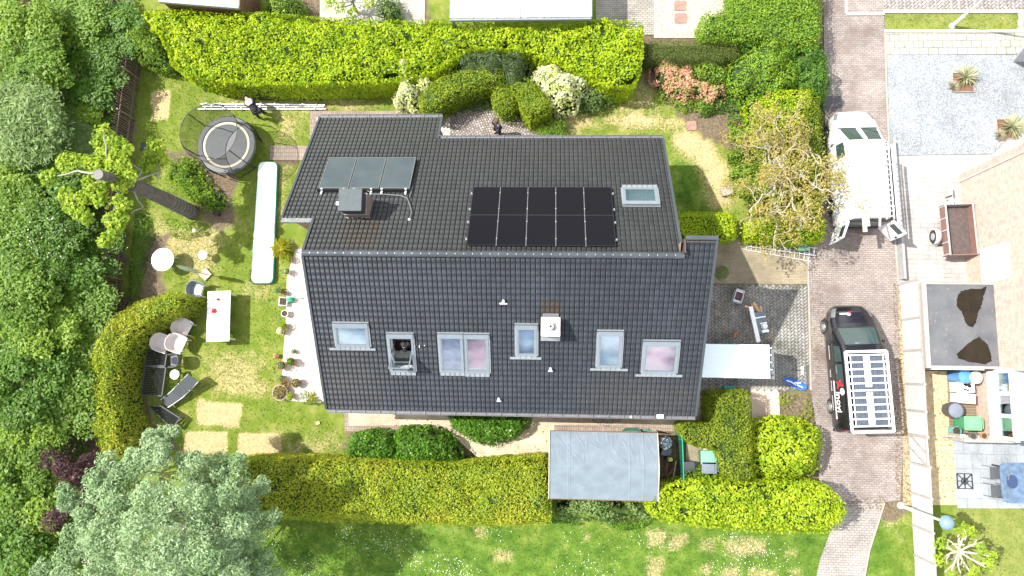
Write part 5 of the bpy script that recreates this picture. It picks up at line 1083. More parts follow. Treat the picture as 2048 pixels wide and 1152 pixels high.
pot('dark empty round pot with a white rim on the patio edge', G(574,628), .15, .28, paint('white glazed pot', (.70,.68,.66), .4), None)
pot('small potted plant on the patio, upper one of the twin', G(573,653), .13, .2, M_terra, LM['yew'], pr=.2); pot('small potted plant on the patio, lower one of the twin', G(566,663), .13, .2, M_terra, LM['white'], pr=.17)
pot('tiny olive coloured plant pot alone on the patio', G(590,703), .08, .1, M_grey, LM['w3'], pr=.13, n=90, ph=.1)
pot('small red flower pot at the lawn edge of the patio', G(555,712), .1, .16, M_terra, LM['orange'], pr=.11, n=60, ph=.1)
pot('terracotta pot with a straggly plant, left of the leafy pot', G(567,731), .2, .26, M_terra, LM['w3'], pr=.22); pot('terracotta pot with a bright green leafy plant on the patio', G(587,724), .19, .3, M_terra, LM['green'], pr=.2)
pot('brown round pot with sparse stems near the corner of the patio', G(597,766), .2, .3, M_brownw, LM['bronze'], pr=.16, n=50)
pot('large woven basket pot with dry stems at the patio corner', G(565,785), .34, .3, paint('wicker', (.34,.27,.20), .85, .3, 20), LM['bronze'], pr=.34, n=190, leaf=.06)
pot('yellow leaved potted plant beside the woven basket pot', G(586,792), .13, .2, M_terra, LM['plane'], pr=.2); pot('grey potted succulent above the woven basket pot', G(566,757), .15, .14, M_grey, LM['w3'], pr=.2)
pot('grey leafy potted plant next to the white square planter', G(560,582), .11, .15, M_grey, LM['w3'], pr=.2); pot('pale potted plant below the yucca, upper one', G(582,520), .13, .2, M_terra, LM['yew'], pr=.2); pot('pale potted plant below the yucca, lower one', G(578,545), .12, .2, M_white, LM['w3'], pr=.18)
pot('dry brown bushy plant in a low pot beside the brown round pot', G(572,768), .2, .18, M_terra, LM['bronze'], pr=.36, n=260, leaf=.05)
pot('beige pot lying by the trampoline shrubs', G(433,384), .13, .25, paint('beige pot', (.55,.45,.34), .8)); pot('grey round pot touching the beige pot', G(440,394), .13, .24, M_grey); pot('black round pot on the gravel by the pollarded tree', G(438,429), .13, .24, M_black)
spiky('potted_palm', 'small spiky yellow palm at the corner between patio and house', 'plant', G(626,795), 50, .4, .04, M_yuc, tall=.1)
# watering can
p = G3(583, 600, .02); root = empty('watering_can', p, R(20), 'green watering can beside the white square planter', 'watering can'); M_wc = paint('green plastic', (.0,.33,.16), .4, .1)
mb = MB(); mb.lathe([(.12,0),(.13,.12),(.11,.26),(.05,.28)], n=14, sx=1.2); mb.build('body', M_wc, root, smooth=True); mb = MB(); mb.tube([(.12,0,.06),(.3,.02,.3)], [.03,.018], 8); mb.lathe([(.02,0),(.055,.03)], (.3,.02,.3), 10); mb.build('spout', M_wc, root)
mb = MB(); mb.tube([(-.1,0,.26),(-.03,0,.38),(.09,0,.34),(.11,0,.24)], .014, 6); mb.build('handle', M_wc, root)
# dark box by the fence, flat stones
def crate(name, label, cat, a, b, W, L, hgt, m, rz=0, lid=None):
    p = G(a, b, hgt); root = empty(name, (p[0], p[1], .01), rz, label, cat); mb = MB(); t = .03
    mb.box(-W/2, W/2, -L/2, L/2, 0, hgt-.04); mb.build('body', m, root, bevel=.01); mb = MB(); mb.box(-W/2-.015, W/2+.015, -L/2-.015, L/2+.015, hgt-.04, hgt); mb.build('lid', lid or m, root, bevel=.012); return root
crate('storage_box', 'dark storage box in the shade beside the picket fence', 'box', 290, 293, .42, .38, .35, M_black)
def stone(label, a, b, W, L, m, rz=0, hgt=.04, name='stepping_stone'):
    p = G(a, b); mb = MB(); mb.prism(lozenge(W/2, L/2, 16, 7), 0, hgt); o = mb.build(name, m, bevel=.008); o.location = (p[0], p[1], .0); o.rotation_euler = (0, 0, rz); tag(o, label, 'slab')
M_rs = paint('red concrete', (.27,.16,.13), .85, .2, 6)
stone('upper dull red slab on the neighbour gravel', 1360, 12, .55, .5, M_rs); stone('lower dull red slab on the neighbour gravel', 1361, 37, .55, .5, M_rs); stone('dull red slab in the dry grass near the gnarled tree', 1383, 252, .45, .45, M_rs)
stone('rounded grey boulder at the left edge of the gnarled tree', 1452, 384, .5, .38, M_greybark, R(15), .22, 'boulder')
stone('small pale stone in the lawn below the patio plants', 636, 846, .18, .14, M_plank, .4, .03)
# ---------------------------------------------------------------- forecourt things
def ladder(name, label, a, b, W, n, hz, m=None, z2=None, group=None, rung=.03):
    A, B_ = G3(*a, hz), G3(*b, hz if z2 is None else z2); root = empty(name, (A.x, A.y, 0), 0, label, 'ladder', group); d = (B_-A).normalized(); s_ = d.cross(Vector((0,0,1))).normalized()*W/2
    for sg in (-1, 1): mb = MB(); mb.beam(A+s_*sg, B_+s_*sg, .03, .08); mb.build('stile', m or M_alu, root, True)
    mb = MB()
    for k in range(n): p = A.lerp(B_, (k+.6)/n); mb.beam(p-s_, p+s_, rung, .03)
    mb.build('rungs', m or M_alu, root, True); return root
M_ladder = paint('matt aluminium', (.60,.61,.62), .4, .08, metal=.3)
ladder('ladder', 'grey ladder lying on the tan paving, the lower wider one', (1488,491), (1622,515), .36, 14, .06, M_ladder, group='ladders by the clipped hedge'); ladder('ladder', 'grey ladder lying on the tan paving, the upper one on top', (1497,486), (1632,504), .32, 14, .16, M_ladder, group='ladders by the clipped hedge')
crate('garden_bin', 'green garden bin half under the hedge end beside the ladders', 'bin', 1607, 491, .42, .42, .5, paint('faded green plastic', (.10,.22,.14), .5))
mb = MB(); a, b = G3(1585,494,.5), G3(1596,482,1.0); 
# tool trolley
p = G3(1478, 592, .35); root = empty('tool_tray', (p.x, p.y, .02), R(-18), 'grey metal tool tray with dark red contents on the dark paving', 'tray'); mb = MB()
for z in (.02, .32):
    for A, B_ in (((-.17,-.27),(.17,-.27)), ((.17,-.27),(.17,.27)), ((.17,.27),(-.17,.27)), ((-.17,.27),(-.17,-.27))): mb.beam((*A, z), (*B_, z), .03, .03)
for A in ((-.17,-.27),(.17,-.27),(.17,.27),(-.17,.27)): mb.beam((*A, 0), (*A, .34), .03, .03)
mb.build('frame', M_steel, root); mb = MB(); mb.box(-.15,.15,-.14,.14,.05,.24); mb.build('insert', paint('dark red plastic', (.08,.02,.03), .5, .3), root, bevel=.01); mb = MB(); mb.box(-.14,.14,.17,.25,.06,.3); mb.box(-.14,.14,-.25,-.17,.06,.22); mb.build('drawer', M_steel, root)
# saw bench with board and offcuts
p = G3(1520, 648, .8); root = empty('saw_bench', (p.x, p.y, .02), R(10), 'grey metal saw bench on splayed legs with a mitre saw on it', 'saw bench'); mb = MB(); mb.box(-.26,.30,-.40,.50,.76,.80); mb.build('benchtop', paint('dark grey steel top', (.13,.15,.18), .35, .25, 7, metal=.5), root, bevel=.01)
for sx, sy in ((-.25,-.38),(.28,-.38),(-.25,.48),(.28,.48)): b = MB(); b.tube([(sx,sy,.77),(sx*1.35-.12,sy*1.05,0)], .022, 6); b.build('leg', M_steel, root)
mb = MB(); mb.box(-.02,.27,-.02,.04,.80,.86); mb.box(-.24,.28,.25,.30,.80,.85); mb.build('fence_rail', paint('bright steel', (.70,.74,.78), .3, .05, metal=.4), root); mb = MB(); mb.lathe([(.0,.80),(.13,.80),(.14,.90),(.10,1.0),(0,1.02)], (.12,-.12,0), 14); mb.build('saw_motor', M_white, root, bevel=.01); mb = MB(); mb.box(.0,.27,-.38,-.27,.80,.86); mb.build('tray', paint('bright steel', (1,1,1)), root)
def board(label, a, b, w_, hz, m, th=.03, name='board', hz2=None, cat='board'):
    A, B_ = G3(*a, hz), G3(*b, hz if hz2 is None else hz2); mb = MB(); mb.beam(A, B_, w_, th); tag(mb.build(name, m, bevel=.004), label, cat)
board('long white board lying across the saw bench', (1501,613), (1517,684), .17, .88, M_white, .06)
board('short pale plank sticking out left of the white board', (1490,612), (1502,616), .09, .84, M_plank); board('brown plank beside the saw bench, the longest one', (1507,605), (1524,632), .12, .45, M_plank); board('brown plank with its top end nearest the tool tray', (1503,607), (1516,624), .08, .40, M_plank)
board('brown plank at the right of the offcuts', (1521,612), (1525,631), .09, .42, M_plank)
p = G3(1472, 667, .0); root = empty('cordless_drill', p, R(10), 'small orange cordless tool lying on the dark paving', 'tool'); mb = MB(); mb.box(-.1,.1,-.03,.03,.01,.08); mb.box(-.11,-.04,-.16,-.03,.01,.07); mb.build('body', paint('orange casing', (.62,.16,.05), .5), root, bevel=.01); mb = MB(); mb.tube([(-.1,0,.045),(-.5,.02,.03)], .006, 5); mb.tube([(.1,0,.045),(.16,0,.045)], .02, 8); mb.build('bit', M_black, root)
# flat white canopy beside the house
P = [G3(*a, 2.5) for a in ((1352,687),(1538,689),(1541,757),(1345,757))]; c = sum(P, Vector())/4; root = empty('canopy_roof', (c.x, c.y, 0), 0, 'flat white translucent carport roof on dark beams beside the house', 'carport')
xa, xb, ya, yb = P[0].x, (P[1].x+P[2].x)/2, P[2].y, P[0].y; mb = MB(); mb.box(xa, xb, ya, yb, 2.47, 2.5); mb.build('roof_sheet', paint('pale blue white sheet', (.74,.84,.86), .35, .04), root, True, bevel=.004)
mb = MB()
for k in range(5): y = ya+(k+.5)*(yb-ya)/5; mb.box(xa, xb+.14, y-.02, y+.02, 2.36, 2.44)
mb.build('beams', M_black, root, True); mb = MB(); mb.box(xb+.02, xb+.22, ya-.03, yb-.12, 2.2, 2.36); mb.build('end_beam', M_grey, root, True); mb = MB()
for k in range(4): y = ya+.35+k*.28; mb.box(xb-.01, xb+.10, y-.02, y+.02, 2.45, 2.49)
mb.build('clips', M_white, root, True)
for y in (ya+.08, yb-.08): b = MB(); b.box(xb-.1, xb-.02, y-.04, y+.04, 0, 2.36); b.build('post', M_grey, root, True)
# blue and white kayak shaped sled, broom, teal crate
p = G3(1590, 767, .1); root = empty('toboggan', (p.x, p.y, .02), R(-22), 'blue plastic sled with white straps near the lane', 'sled'); mb = MB(); hull = lozenge(.50,.17,24,2.8)
vs = [(x*.8, y*.75, .0) for x, y in hull]+[(x, y, .12) for x, y in hull]+[(x*.93, y*.88, .12) for x, y in hull]+[(x*.78, y*.68, .04) for x, y in hull]; n = len(hull); mb.add(vs, [tuple(reversed(range(n)))]+[(j*n+k, j*n+(k+1) % n, (j+1)*n+(k+1) % n, (j+1)*n+k) for j in range(3) for k in range(n)]+[tuple(range(3*n, 4*n))]); mb.build('hull', paint('blue plastic', (.03,.13,.50), .35, .15), root, smooth=True)
mb = MB()
for k, (x, y, w_) in enumerate(((-.25,.02,.3),(-.05,-.04,-.5),(.1,.05,.8),(.22,-.02,-.2),(.0,.02,1.3))): mb.box(x-.13, x+.13, y-.02, y+.02, .08+k*.012, .1+k*.012, Matrix.Rotation(w_*.35, 4, 'Z'))
mb.build('straps', M_white, root)
p = G3(1604, 741, .02); root = empty('broom', p, 0, 'white headed broom lying on the herringbone paving', 'broom'); mb = MB(); mb.box(-.05,.05,-.17,.17,.0,.09); mb.build('head', M_white, root, bevel=.01); mb = MB(); mb.tube([(-.05,0,.06),(-.48,.02,.03)], .014, 6); mb.build('stick', M_black, root)
crate('recycling_box', 'small teal box beside the tall lime hedge', 'box', 1459, 780, .42, .3, .3, paint('teal plastic', (.03,.30,.33), .45))
# ---------------------------------------------------------------- shed and cage
S = [G3(1100, 863, 2.0), G3(1314, 866, 2.0), G3(1315, 1001, 1.95), G3(1098, 998, 1.95)]; xa, xb = (S[0].x+S[3].x)/2, (S[1].x+S[2].x)/2; ya, yb = (S[2].y+S[3].y)/2, (S[0].y+S[1].y)/2; ym = G(1200, 935, 2.3)[1]
root = empty('garden_shed', ((xa+xb)/2, (ya+yb)/2, 0), 0, 'wooden garden shed with a wrinkled grey felt roof', 'shed')
gxs = np.linspace(xa, xb, 260); gys = np.r_[np.linspace(ya, ym, 60), np.linspace(ym+.02, yb, 90)]; A, B_ = np.meshgrid(gxs, gys); Q = np.c_[A.ravel(), B_.ravel()]
z = np.where(Q[:, 1] > ym, 2.3-(Q[:, 1]-ym)/(yb-ym)*.32, 2.3-(ym-Q[:, 1])/(ym-ya)*.36)
wr = .004*vnoise(Q*np.array([.4, 3]), 2.5, 10)
for k in range(46):
    up_ = rng.random() < .8; c_ = np.array([rng.uniform(xa, xb), rng.uniform(ym+.1, yb-.1) if up_ else rng.uniform(ya, ym)]); an = rng.choice([1.57, 2.2, 2.4, 1.9])+rng.normal(0, .15); l_ = rng.uniform(.15, .42); dv = np.array([math.cos(an), math.sin(an)]); rel = Q-c_
    al = rel@dv; pe = rel@np.array([-dv[1], dv[0]])-.25*al**2*rng.choice([-1, 1]); wr += (.012 if up_ else .004)*np.exp(-(pe/.022)**2)*np.clip(1-(np.abs(al)/l_)**2, 0, 1)
for xs in (.175, .19, .74, .87): wr += np.where(np.abs(Q[:, 0]-(xa+xs*(xb-xa))) < .025, .010, 0)
I = np.arange(len(Q)).reshape(A.shape); F = np.stack([I[:-1,:-1], I[:-1,1:], I[1:,1:], I[1:,:-1]], -1).reshape(-1, 4); o = link('roof', fastmesh('roof', np.c_[Q, z+wr], F), paint('blue grey roofing felt', (.145,.18,.21), .75, .14, 2.4, bump=.004), root, True); o.data.polygons.foreach_set('use_smooth', [True]*len(F))
mb = MB()
for y0_, z0_, y1_, z1_ in ((ya, 1.94, ym, 2.3), (ym, 2.3, yb, 1.98)):
    for x in (xa-.02, xb+.02): mb.beam((x, y0_, z0_-.0), (x, y1_, z1_-.0), .03, .10)
mb.build('bargeboard', paint('pale timber edge', (.52,.45,.33), .7, .15), root, True); mb = MB(); mb.box(xa, xb, yb, yb+.03, 1.88, 1.985); mb.box(xa, xb, ya-.03, ya, 1.85, 1.94); mb.build('eaves_board', M_brownw, root, True)
mb = MB(); wallring(mb, [(xa+.12,ya+.12,1.94),(xb-.12,ya+.12,1.94),(xb-.12,ym,2.26),(xb-.12,yb-.12,1.95),(xa+.12,yb-.12,1.95),(xa+.12,ym,2.26)]); mb.build('wall', paint('shed cladding', (.22,.15,.09), .8, .25, 6), root, True)
a = G3(1246, 860, .9); mb = MB(); mb.add([G3(1243,862,1.2), G3(1283,863,1.2), G3(1277,855,.75), G3(1250,856,.75), G3(1286,862,1.1), G3(1313,864,1.1), G3(1285,856,1.0)], [(0,1,2,3),(4,5,6)]); o = mb.build('awning', paint('green tarpaulin', (.10,.27,.20), .6, .2), root, True)
md = o.modifiers.new('thick', 'SOLIDIFY'); md.thickness = .015
# green mesh fence beside the shed
a, b, c2 = G3(1350,868,0), G3(1357,877,0), G3(1361,960,0); root = empty('mesh_fence', b, 0, 'green mesh fence panel with a bright top bar beside the shed', 'fence')
q = NT('green garden mesh'); tr = q.n('ShaderNodeBsdfTransparent'); ms = q.n('ShaderNodeMixShader'); ms.inputs[0].default_value = .5; q.l(tr.outputs[0], ms.inputs[1]); q.l(q.b.outputs[0], ms.inputs[2]); q.l(ms.outputs[0], q.out.inputs['Surface']); q.set(Base_Color=(.02,.16,.10))
mb = MB(); Z = Vector((0,0,1.5)); pts = [G3(1349,866,.0), G3(1351,874,.0), G3(1354,960,.0)]
for i in (0, 1): mb.add([pts[i], pts[i+1], pts[i+1]+Z, pts[i]+Z], [(0,1,2,3)])
mb.build('mesh_panel', q.m, root, True); mb = MB(); mb.tube([p+Z for p in pts], .02, 6); 
for p in pts: mb.tube([p, p+Z], .02, 6)
mb.build('bars', paint('green coated steel', (.02,.33,.22), .4), root, True)
# things in the cage
def drum(name, label, cat, a, b, r_, hgt, m, top=None, topm=None, lid=None):
    p = G(a, b, hgt); root = empty(name, (p[0], p[1], .01), 0, label, cat); mb = MB(); mb.lathe([(r_*.88,0),(r_,hgt*.5),(r_*.97,hgt*.96),(r_,hgt),(r_*.9,hgt),(r_*.88,hgt-.08)], n=24); mb.build('body', m, root, smooth=True)
    mb = MB(); mb.lathe([(0,hgt-.04+(0 if not lid else .06)),(r_*.5,hgt-.05+(0 if not lid else .06)),(r_*.9,hgt-.07+(0 if not lid else .05))], n=24); mb.build(top or 'contents', topm or m, root, smooth=True); return root
root = drum('round_tub', 'round tub covered with crumpled silver foil beside the shed', 'tub', 1331, 885, .30, .6, M_black, 'foil_dummy', M_black); mb = MB(); 
vs = []; n = 26
for j in range(8):
    for k in range(n): rr = .29*(j+.05)/7*(1+.05*math.sin(k*2.7)); vs.append((rr*math.cos(2*math.pi*k/n), rr*math.sin(2*math.pi*k/n), .6+.09*(1-(j/7)**2)+rng.normal(0, .02)))
mb.add(vs, [(j*n+k, j*n+(k+1) % n, (j+1)*n+(k+1) % n, (j+1)*n+k) for j in range(7) for k in range(n)]+[tuple(range(n))]); mb.build('foil_cover', paint('crumpled foil', (.62,.68,.76), .22, .12, metal=.8), root)
crate('storage_box', 'grey box between the foil covered tub and the black barrel', 'box', 1333, 904, .38, .3, .45, paint('slate grey plastic', (.10,.11,.14), .5), R(-10))
drum('barrel', 'black barrel with a lime green block floating in it', 'barrel', 1341, 920, .17, .6, paint('black barrel plastic', (.03,.028,.025), .5), 'water', paint('black water', (.008,.008,.008), .1)); p = G3(1341, 919, .57); mb = MB(); mb.box(-.085,.085,-.08,.08,0,.06); o = mb.build('float_block', paint('lime block', (.42,.55,.03), .6), bevel=.012); o.location = (p.x, p.y, .56); o.rotation_euler = (0,0,.3); tag(o, 'lime green block floating inside the black barrel', 'block')
for i, (a, b, c_, d) in enumerate(((1322,972,1350,930),(1332,960,1334,925),(1325,950,1348,944),(1322,985,1344,968),(1320,958,1346,975),(1346,958,1352,922))):
    board(['brown lath leaning towards the black barrel', 'short upright brown plank below the black barrel', 'brown crosspiece near the mesh fence', 'curved brown branch near the hedge', 'brown lath crossing the lowest one', 'thin pale lath along the green mesh fence'][i], (a, b), (c_, d), .05, .3, M_brownw if i < 5 else M_plank, .04, 'lath', .45, 'lath')
def wheelie(label, a, b, m, ml, rz, s=1.0, hgt=1.0, W=.5, L=.6, group=None):
    p = G(a, b, hgt); root = empty('wheelie_bin', (p[0], p[1], .01), rz, label, 'bin', group); mb = MB(); w0, l0 = W*.4, L*.38
    vs = [(-w0,-l0,.08),(w0,-l0,.08),(w0,l0,.08),(-w0,l0,.08),(-W/2,-L/2,hgt-.08),(W/2,-L/2,hgt-.08),(W/2,L/2,hgt-.08),(-W/2,L/2,hgt-.08)]; mb.add(vs, [(0,3,2,1),(4,5,6,7),(0,1,5,4),(1,2,6,5),(2,3,7,6),(3,0,4,7)]); mb.build('body', m, root, bevel=.02)
    mb = MB(); mb.box(-W/2-.02, W/2+.02, -L/2-.02, L/2+.03, hgt-.08, hgt-.03); mb.box(-W/2+.05, W/2-.05, -L/2+.08, L/2-.06, hgt-.03, hgt-.005); mb.build('lid', ml, root, bevel=.02); mb = MB(); mb.tube([(-W/2+.05,L/2+.08,hgt-.05),(W/2-.05,L/2+.08,hgt-.05)], .018, 6); mb.build('handle', ml, root)
    for sx in (-1, 1): b_ = MB(); b_.tube([(sx*W*.4-.03, L*.42, .1), (sx*W*.4+.03, L*.42, .1)], .1, 14); b_.build('wheel', M_black, root)
wheelie('green lidded wheelie bin beside the tall lime hedge', 1418, 915, paint('bin green', (.04,.26,.12), .5), paint('faded green lid', (.18,.42,.28), .45), R(-90))
wheelie('grey wheelie bin directly below the green lidded one', 1419, 936, M_grey, paint('blue grey lid', (.16,.19,.23), .45), R(-90), L=.55, W=.42)
crate('storage_box', 'dark grey lidded box near the green mesh fence', 'box', 1377, 934, .5, .4, .55, paint('anthracite plastic', (.09,.10,.12), .5), R(3))
stone('beige slab between the mesh fence and the wheelie bins', 1385, 912, .55, .42, M_beige, 0, .03); 
# ---------------------------------------------------------------- neighbours at the top
P = [G3(*a, 2.3) for a in ((318,2),(478,15),(482,-70),(300,-70))]; c = sum(P, Vector())/4; root = empty('neighbour_shed', (c.x, c.y, 0), 0, 'low pink roofed shed at the top edge behind the long hedge', 'shed'); pl_ = [(p.x, p.y) for p in P]
mb = MB(); mb.prism(pl_, 2.22, 2.3); mb.build('roof', paint('faded pink roofing', (.46,.27,.25), .8, .18, 3), root, True); mb = MB(); cc2 = np.mean(pl_, 0); pin = [(cc2[0]+(x-cc2[0])*.96, cc2[1]+(y-cc2[1])*.93) for x, y in pl_]; mb.prism(pin, 0, 2.22); mb.build('wall', M_brownw, root, True)
mb = MB(); mb.beam(P[0]+Vector((0,0,-.02)), P[1]+Vector((0,0,-.02)), .12, .14); mb.build('gutter', paint('grey green gutter', (.25,.29,.26), .5), root, True)
mb = MB(); a = G3(492, 20, 0); mb.box(a.x-.2, a.x+.2, a.y-.2, a.y+1.2, 0, 2.0); tag(mb.build('water_tank', paint('blue grey panel', (.20,.23,.29), .5), bevel=.03), 'tall blue grey tank beside the pink roofed shed', 'tank')
P = [G3(*a, 2.4) for a in ((900,36),(1183,41),(1186,-90),(898,-90))]; c = sum(P, Vector())/4; root = empty('veranda', (c.x, c.y, 0), 0, 'white veranda roof with stained panels at the top edge', 'veranda')
q = NT('stained white panel'); v = q.coord('Generated'); se = q.n('ShaderNodeSeparateXYZ'); q.l(v, se.inputs[0])
v = q.coord(); q.l(v, se.inputs[0])
def mth(op, a, b=None):
    n_ = q.n('ShaderNodeMath', operation=op)
    for i_, x_ in enumerate((a, b)):
        if x_ is None: continue
        if isinstance(x_, (int, float)): n_.inputs[i_].default_value = x_
        else: q.l(x_, n_.inputs[i_])
    return n_.outputs[0]
pw_ = (P[1].x-P[0].x)/6; u_ = mth('SUBTRACT', mth('FRACT', mth('DIVIDE', mth('SUBTRACT', se.outputs[0], P[0].x-c.x*0), pw_)), .5); v_ = mth('MULTIPLY', mth('SUBTRACT', se.outputs[1], P[0].y), 1.25)
d_ = mth('ADD', mth('SQRT', mth('ADD', mth('POWER', mth('ABSOLUTE', mth('MULTIPLY', u_, 3.4)), 2), mth('POWER', mth('ABSOLUTE', v_), 2))), mth('MULTIPLY', q.noise(v, 3.5, 5, .6), .5))
q.l(q.ramp(d_, [(.35, (.50,.47,.42)), (.8, (.66,.64,.60)), (.93, (.33,.28,.22)), (.99, (.78,.77,.75))]), q.b.inputs['Base Color']); q.set(Roughness=.45); M_vp = q.m
n = 6
for k in range(n):
    xa_ = P[0].x+(P[1].x-P[0].x)*k/n+.03; xb_ = P[0].x+(P[1].x-P[0].x)*(k+1)/n-.03; mb = MB(); mb.box(xa_, xb_, P[0].y, P[3].y, 2.36, 2.4); mb.build('roof_panel', M_vp, root, True)
mb = MB()
for k in range(n+1): x = P[0].x+(P[1].x-P[0].x)*k/n; mb.box(x-.028, x+.028, P[0].y-.02, P[3].y, 2.33, 2.42)
mb.box(P[0].x, P[1].x, P[0].y-.1, P[0].y-.02, 2.25, 2.37); mb.build('frame', paint('grey veranda frame', (.22,.24,.27), .4), root, True)
for x in (P[0].x+.1, P[1].x-.1): b_ = MB(); b_.box(x-.05, x+.05, P[0].y+.0, P[0].y+.1, 0, 2.3); b_.build('post', M_grey, root, True)
mb = MB(); p0 = G3(720,20,0)
b0 = G3(715, 25, 0); root = empty('espalier_tree', b0, 0, 'small espalier tree with bare limbs on the neighbour terrace', 'tree'); br = MB(); tips = []
br.tube([Vector((0,0,-.1)), Vector((0,0,1.1))], .06, 7)
for k in range(9):
    w_ = k*.7; e = Vector((math.cos(w_)*rng.uniform(.6,1.2), math.sin(w_)*rng.uniform(.4,.9), rng.uniform(1.1,1.7))); br.tube(limb((0,0,rng.uniform(.7,1.1)), e, .15), [.04,.035,.03,.022,.015], 6); tips.append(tuple(e))
br.build('branches', M_greybark, root, smooth=True); clumps(tips, np.full(len(tips), .3), 90, .12, .6, LM['plane'], root, .7)
# ------------------------------------------------------------------ east side: neighbour, street furniture
# street lamps
def lamp(label, base, top, hgt, hcol, hr, arm=True, flat=False):
    b = G3(*base, 0); root = empty('street_lamp', b, 0, label, 'street lamp'); mb = MB(); mb.tube([(0,0,0),(0,0,.9)], .075, 12); mb.tube([(0,0,.9),(0,0,hgt-.25)], [.055,.045], 12); mb.build('pole', paint('pale grey lamp post', (.66,.67,.69), .4, .05), root, smooth=True)
    mb = MB(); mb.lathe([(.14,0),(.13,.03),(.08,.04)], n=16); mb.build('base_plate', paint('pale grey lamp post', (1,1,1)), root)
    mb = MB(); mb.lathe([(.05,hgt-.3),(.12,hgt-.27),(hr*.9,hgt-.1),(hr,hgt-.04),(hr*.82,hgt+.08),(hr*.4,hgt+.16),(0,hgt+.18)], n=24); mb.build('lamp_head', paint('lamp head '+hcol[0], hcol[1], .35, .05), root, smooth=True)
lamp('grey street lamp standing on the grass verge at the top right', (1904,52), (1963,0), 4.6, ('grey', (.5,.52,.54)), .22)
lamp('white street lamp with a blue globe beside the concrete fence', (1801,1011), (1894,1052), 3.35, ('blue', (.15,.23,.28)), .27)
# concrete panel fence
Mc = NT('pale weathered concrete'); v = Mc.coord(); sn_ = Mc.noise(Mc.coord(scale=(1,9,9)), 1.6, 5, .6); Mc.l(Mc.ramp(sn_, [(.3, (.36,.35,.335)), (.55, (.54,.53,.515)), (.8, (.62,.61,.59))]), Mc.b.inputs['Base Color']); Mc.set(Roughness=.85); M_conc = Mc.m
M_rail = paint('concrete posts', (.33,.31,.29), .85, .15)
fo = [(1800,568),(1804,640),(1807,702),(1811,768),(1813,820),(1816,868),(1820,925),(1823,985),(1826,1050),(1830,1110),(1832,1170),(1835,1230)]
root = empty('panel_fence', G3(1816,868), 0, 'long pale panel fence between the lane and the neighbour', 'fence'); W_ = px(fo)
for i in range(len(W_)-1):
    a, b = Vector((*W_[i], 0)), Vector((*W_[i+1], 0)); gate = (i == 5)
    if gate: continue
    d = (b-a).normalized(); mb = MB(); mb.beam(a+d*.05+Vector((0,0,.72)), b-d*.05+Vector((0,0,.72)), .045, 1.44); mb.build('panel', M_conc, root, True)
for i in range(len(W_)):
    a = Vector((*W_[i], 0)); mb = MB(); mb.box(a.x-.05, a.x+.05, a.y-.045, a.y+.045, -.1, 1.53); mb.build('post', M_rail, root, True)
for i in range(len(W_)-1):
    if i != 5: mb = MB(); mb.beam((W_[i][0], W_[i][1], 1.46), (W_[i+1][0], W_[i+1][1], 1.46), .075, .035); mb.build('coping', M_rail, root, True)
a, b = Vector((*W_[5], 0)), Vector((*W_[6], 0)); root = empty('garden_gate', (a+b)/2, 0, 'pale wooden gate with diagonal braces in the panel fence', 'gate'); mb = MB(); mb.beam(a+Vector((0,-.06,.75)), b+Vector((0,.06,.75)), .03, 1.4); mb.build('boards', M_conc, root, True)
mb = MB(); o = Vector((-.035,0,0)); z = Vector((0,0,1))
for A, B_ in ((a+z*.12, b+z*.12), (a+z*1.38, b+z*1.38), (a+z*.15, a.lerp(b, .55)+z*1.35), (a.lerp(b, .45)+z*.15, b+z*1.35)): mb.beam(A+o, B_+o, .03, .09)
mb.build('braces', M_rail, root, True)
# low wall by the white van
W2 = px([(1779,285),(1788,400),(1797,500),(1801,560)]); root = None; mb = MB()
for i in range(len(W2)-1): mb.beam((W2[i][0], W2[i][1], .2), (W2[i+1][0], W2[i+1][1], .2), .1, .45)
tag(mb.build('low_wall', paint('grey concrete edging', (.30,.30,.31), .8, .12, 4)), 'low grey concrete wall between the lane and the neighbour yard', 'wall')
# neighbour house
M_nb = brickwall('pale red brick', (.52,.38,.31), (.44,.31,.25), (.52,.46,.41), 0)
c0 = G3(1921, 362, 0); s0 = G3(1935, 570, 0); e0 = G3(1951, 880, 0)
root = empty('neighbour_house', c0, 0, 'pale red brick house wall filling the right edge of the photo', 'house')
mb = MB(); xw = c0.x; yk = G(1990, 742, 1.75)[1]; mb.box(xw, xw+8, yk, c0.y, 0, 5.8); mb.box(xw, xw+.3, e0.y+.1, yk-.002, 0, .9); mb.build('wall', M_nb, root, True)
mb = MB(); mb.box(xw-.05, xw+.25, c0.y+.002, c0.y+.28, 0, 5.9); mb.build('pier', brickwall('reddish pier brick', (.50,.33,.27), (.42,.27,.22), (.5,.45,.4), 0), root, True); mb = MB(); mb.box(xw-.07, xw-.002, c0.y-.06, c0.y+.0, 0, 5.9); mb.build('downpipe', paint('pale pink trim', (.60,.48,.42), .6), root, True)
y1, y2 = G(1955, 497, 1.3)[1], G(1955, 566, 1.3)[1]; mb = MB(); mb.box(xw-.03, xw-.001, y2, y1, 1.15, 2.75); wf = mb.build('window', M_white, root, True); mb = MB(); mb.box(xw-.04, xw-.031, y2+.1, y1-.08, 1.6, 2.6)
q = NT('shuttered glass'); wv = q.n('ShaderNodeTexWave'); wv.bands_direction = 'Y'; wv.inputs['Scale'].default_value = 3.2; q.l(q.coord(), wv.inputs['Vector']); q.l(q.ramp(wv.outputs['Fac'], [(.3, (.33,.47,.46)), (.6, (.62,.68,.66))]), q.b.inputs['Base Color']); q.set(Roughness=.2); mb.build('blind', q.m, wf)
mb = MB(); mb.box(xw-.06, xw-.0, y2-.05, y1+.05, 1.08, 1.15); mb.build('sill', M_white, wf)
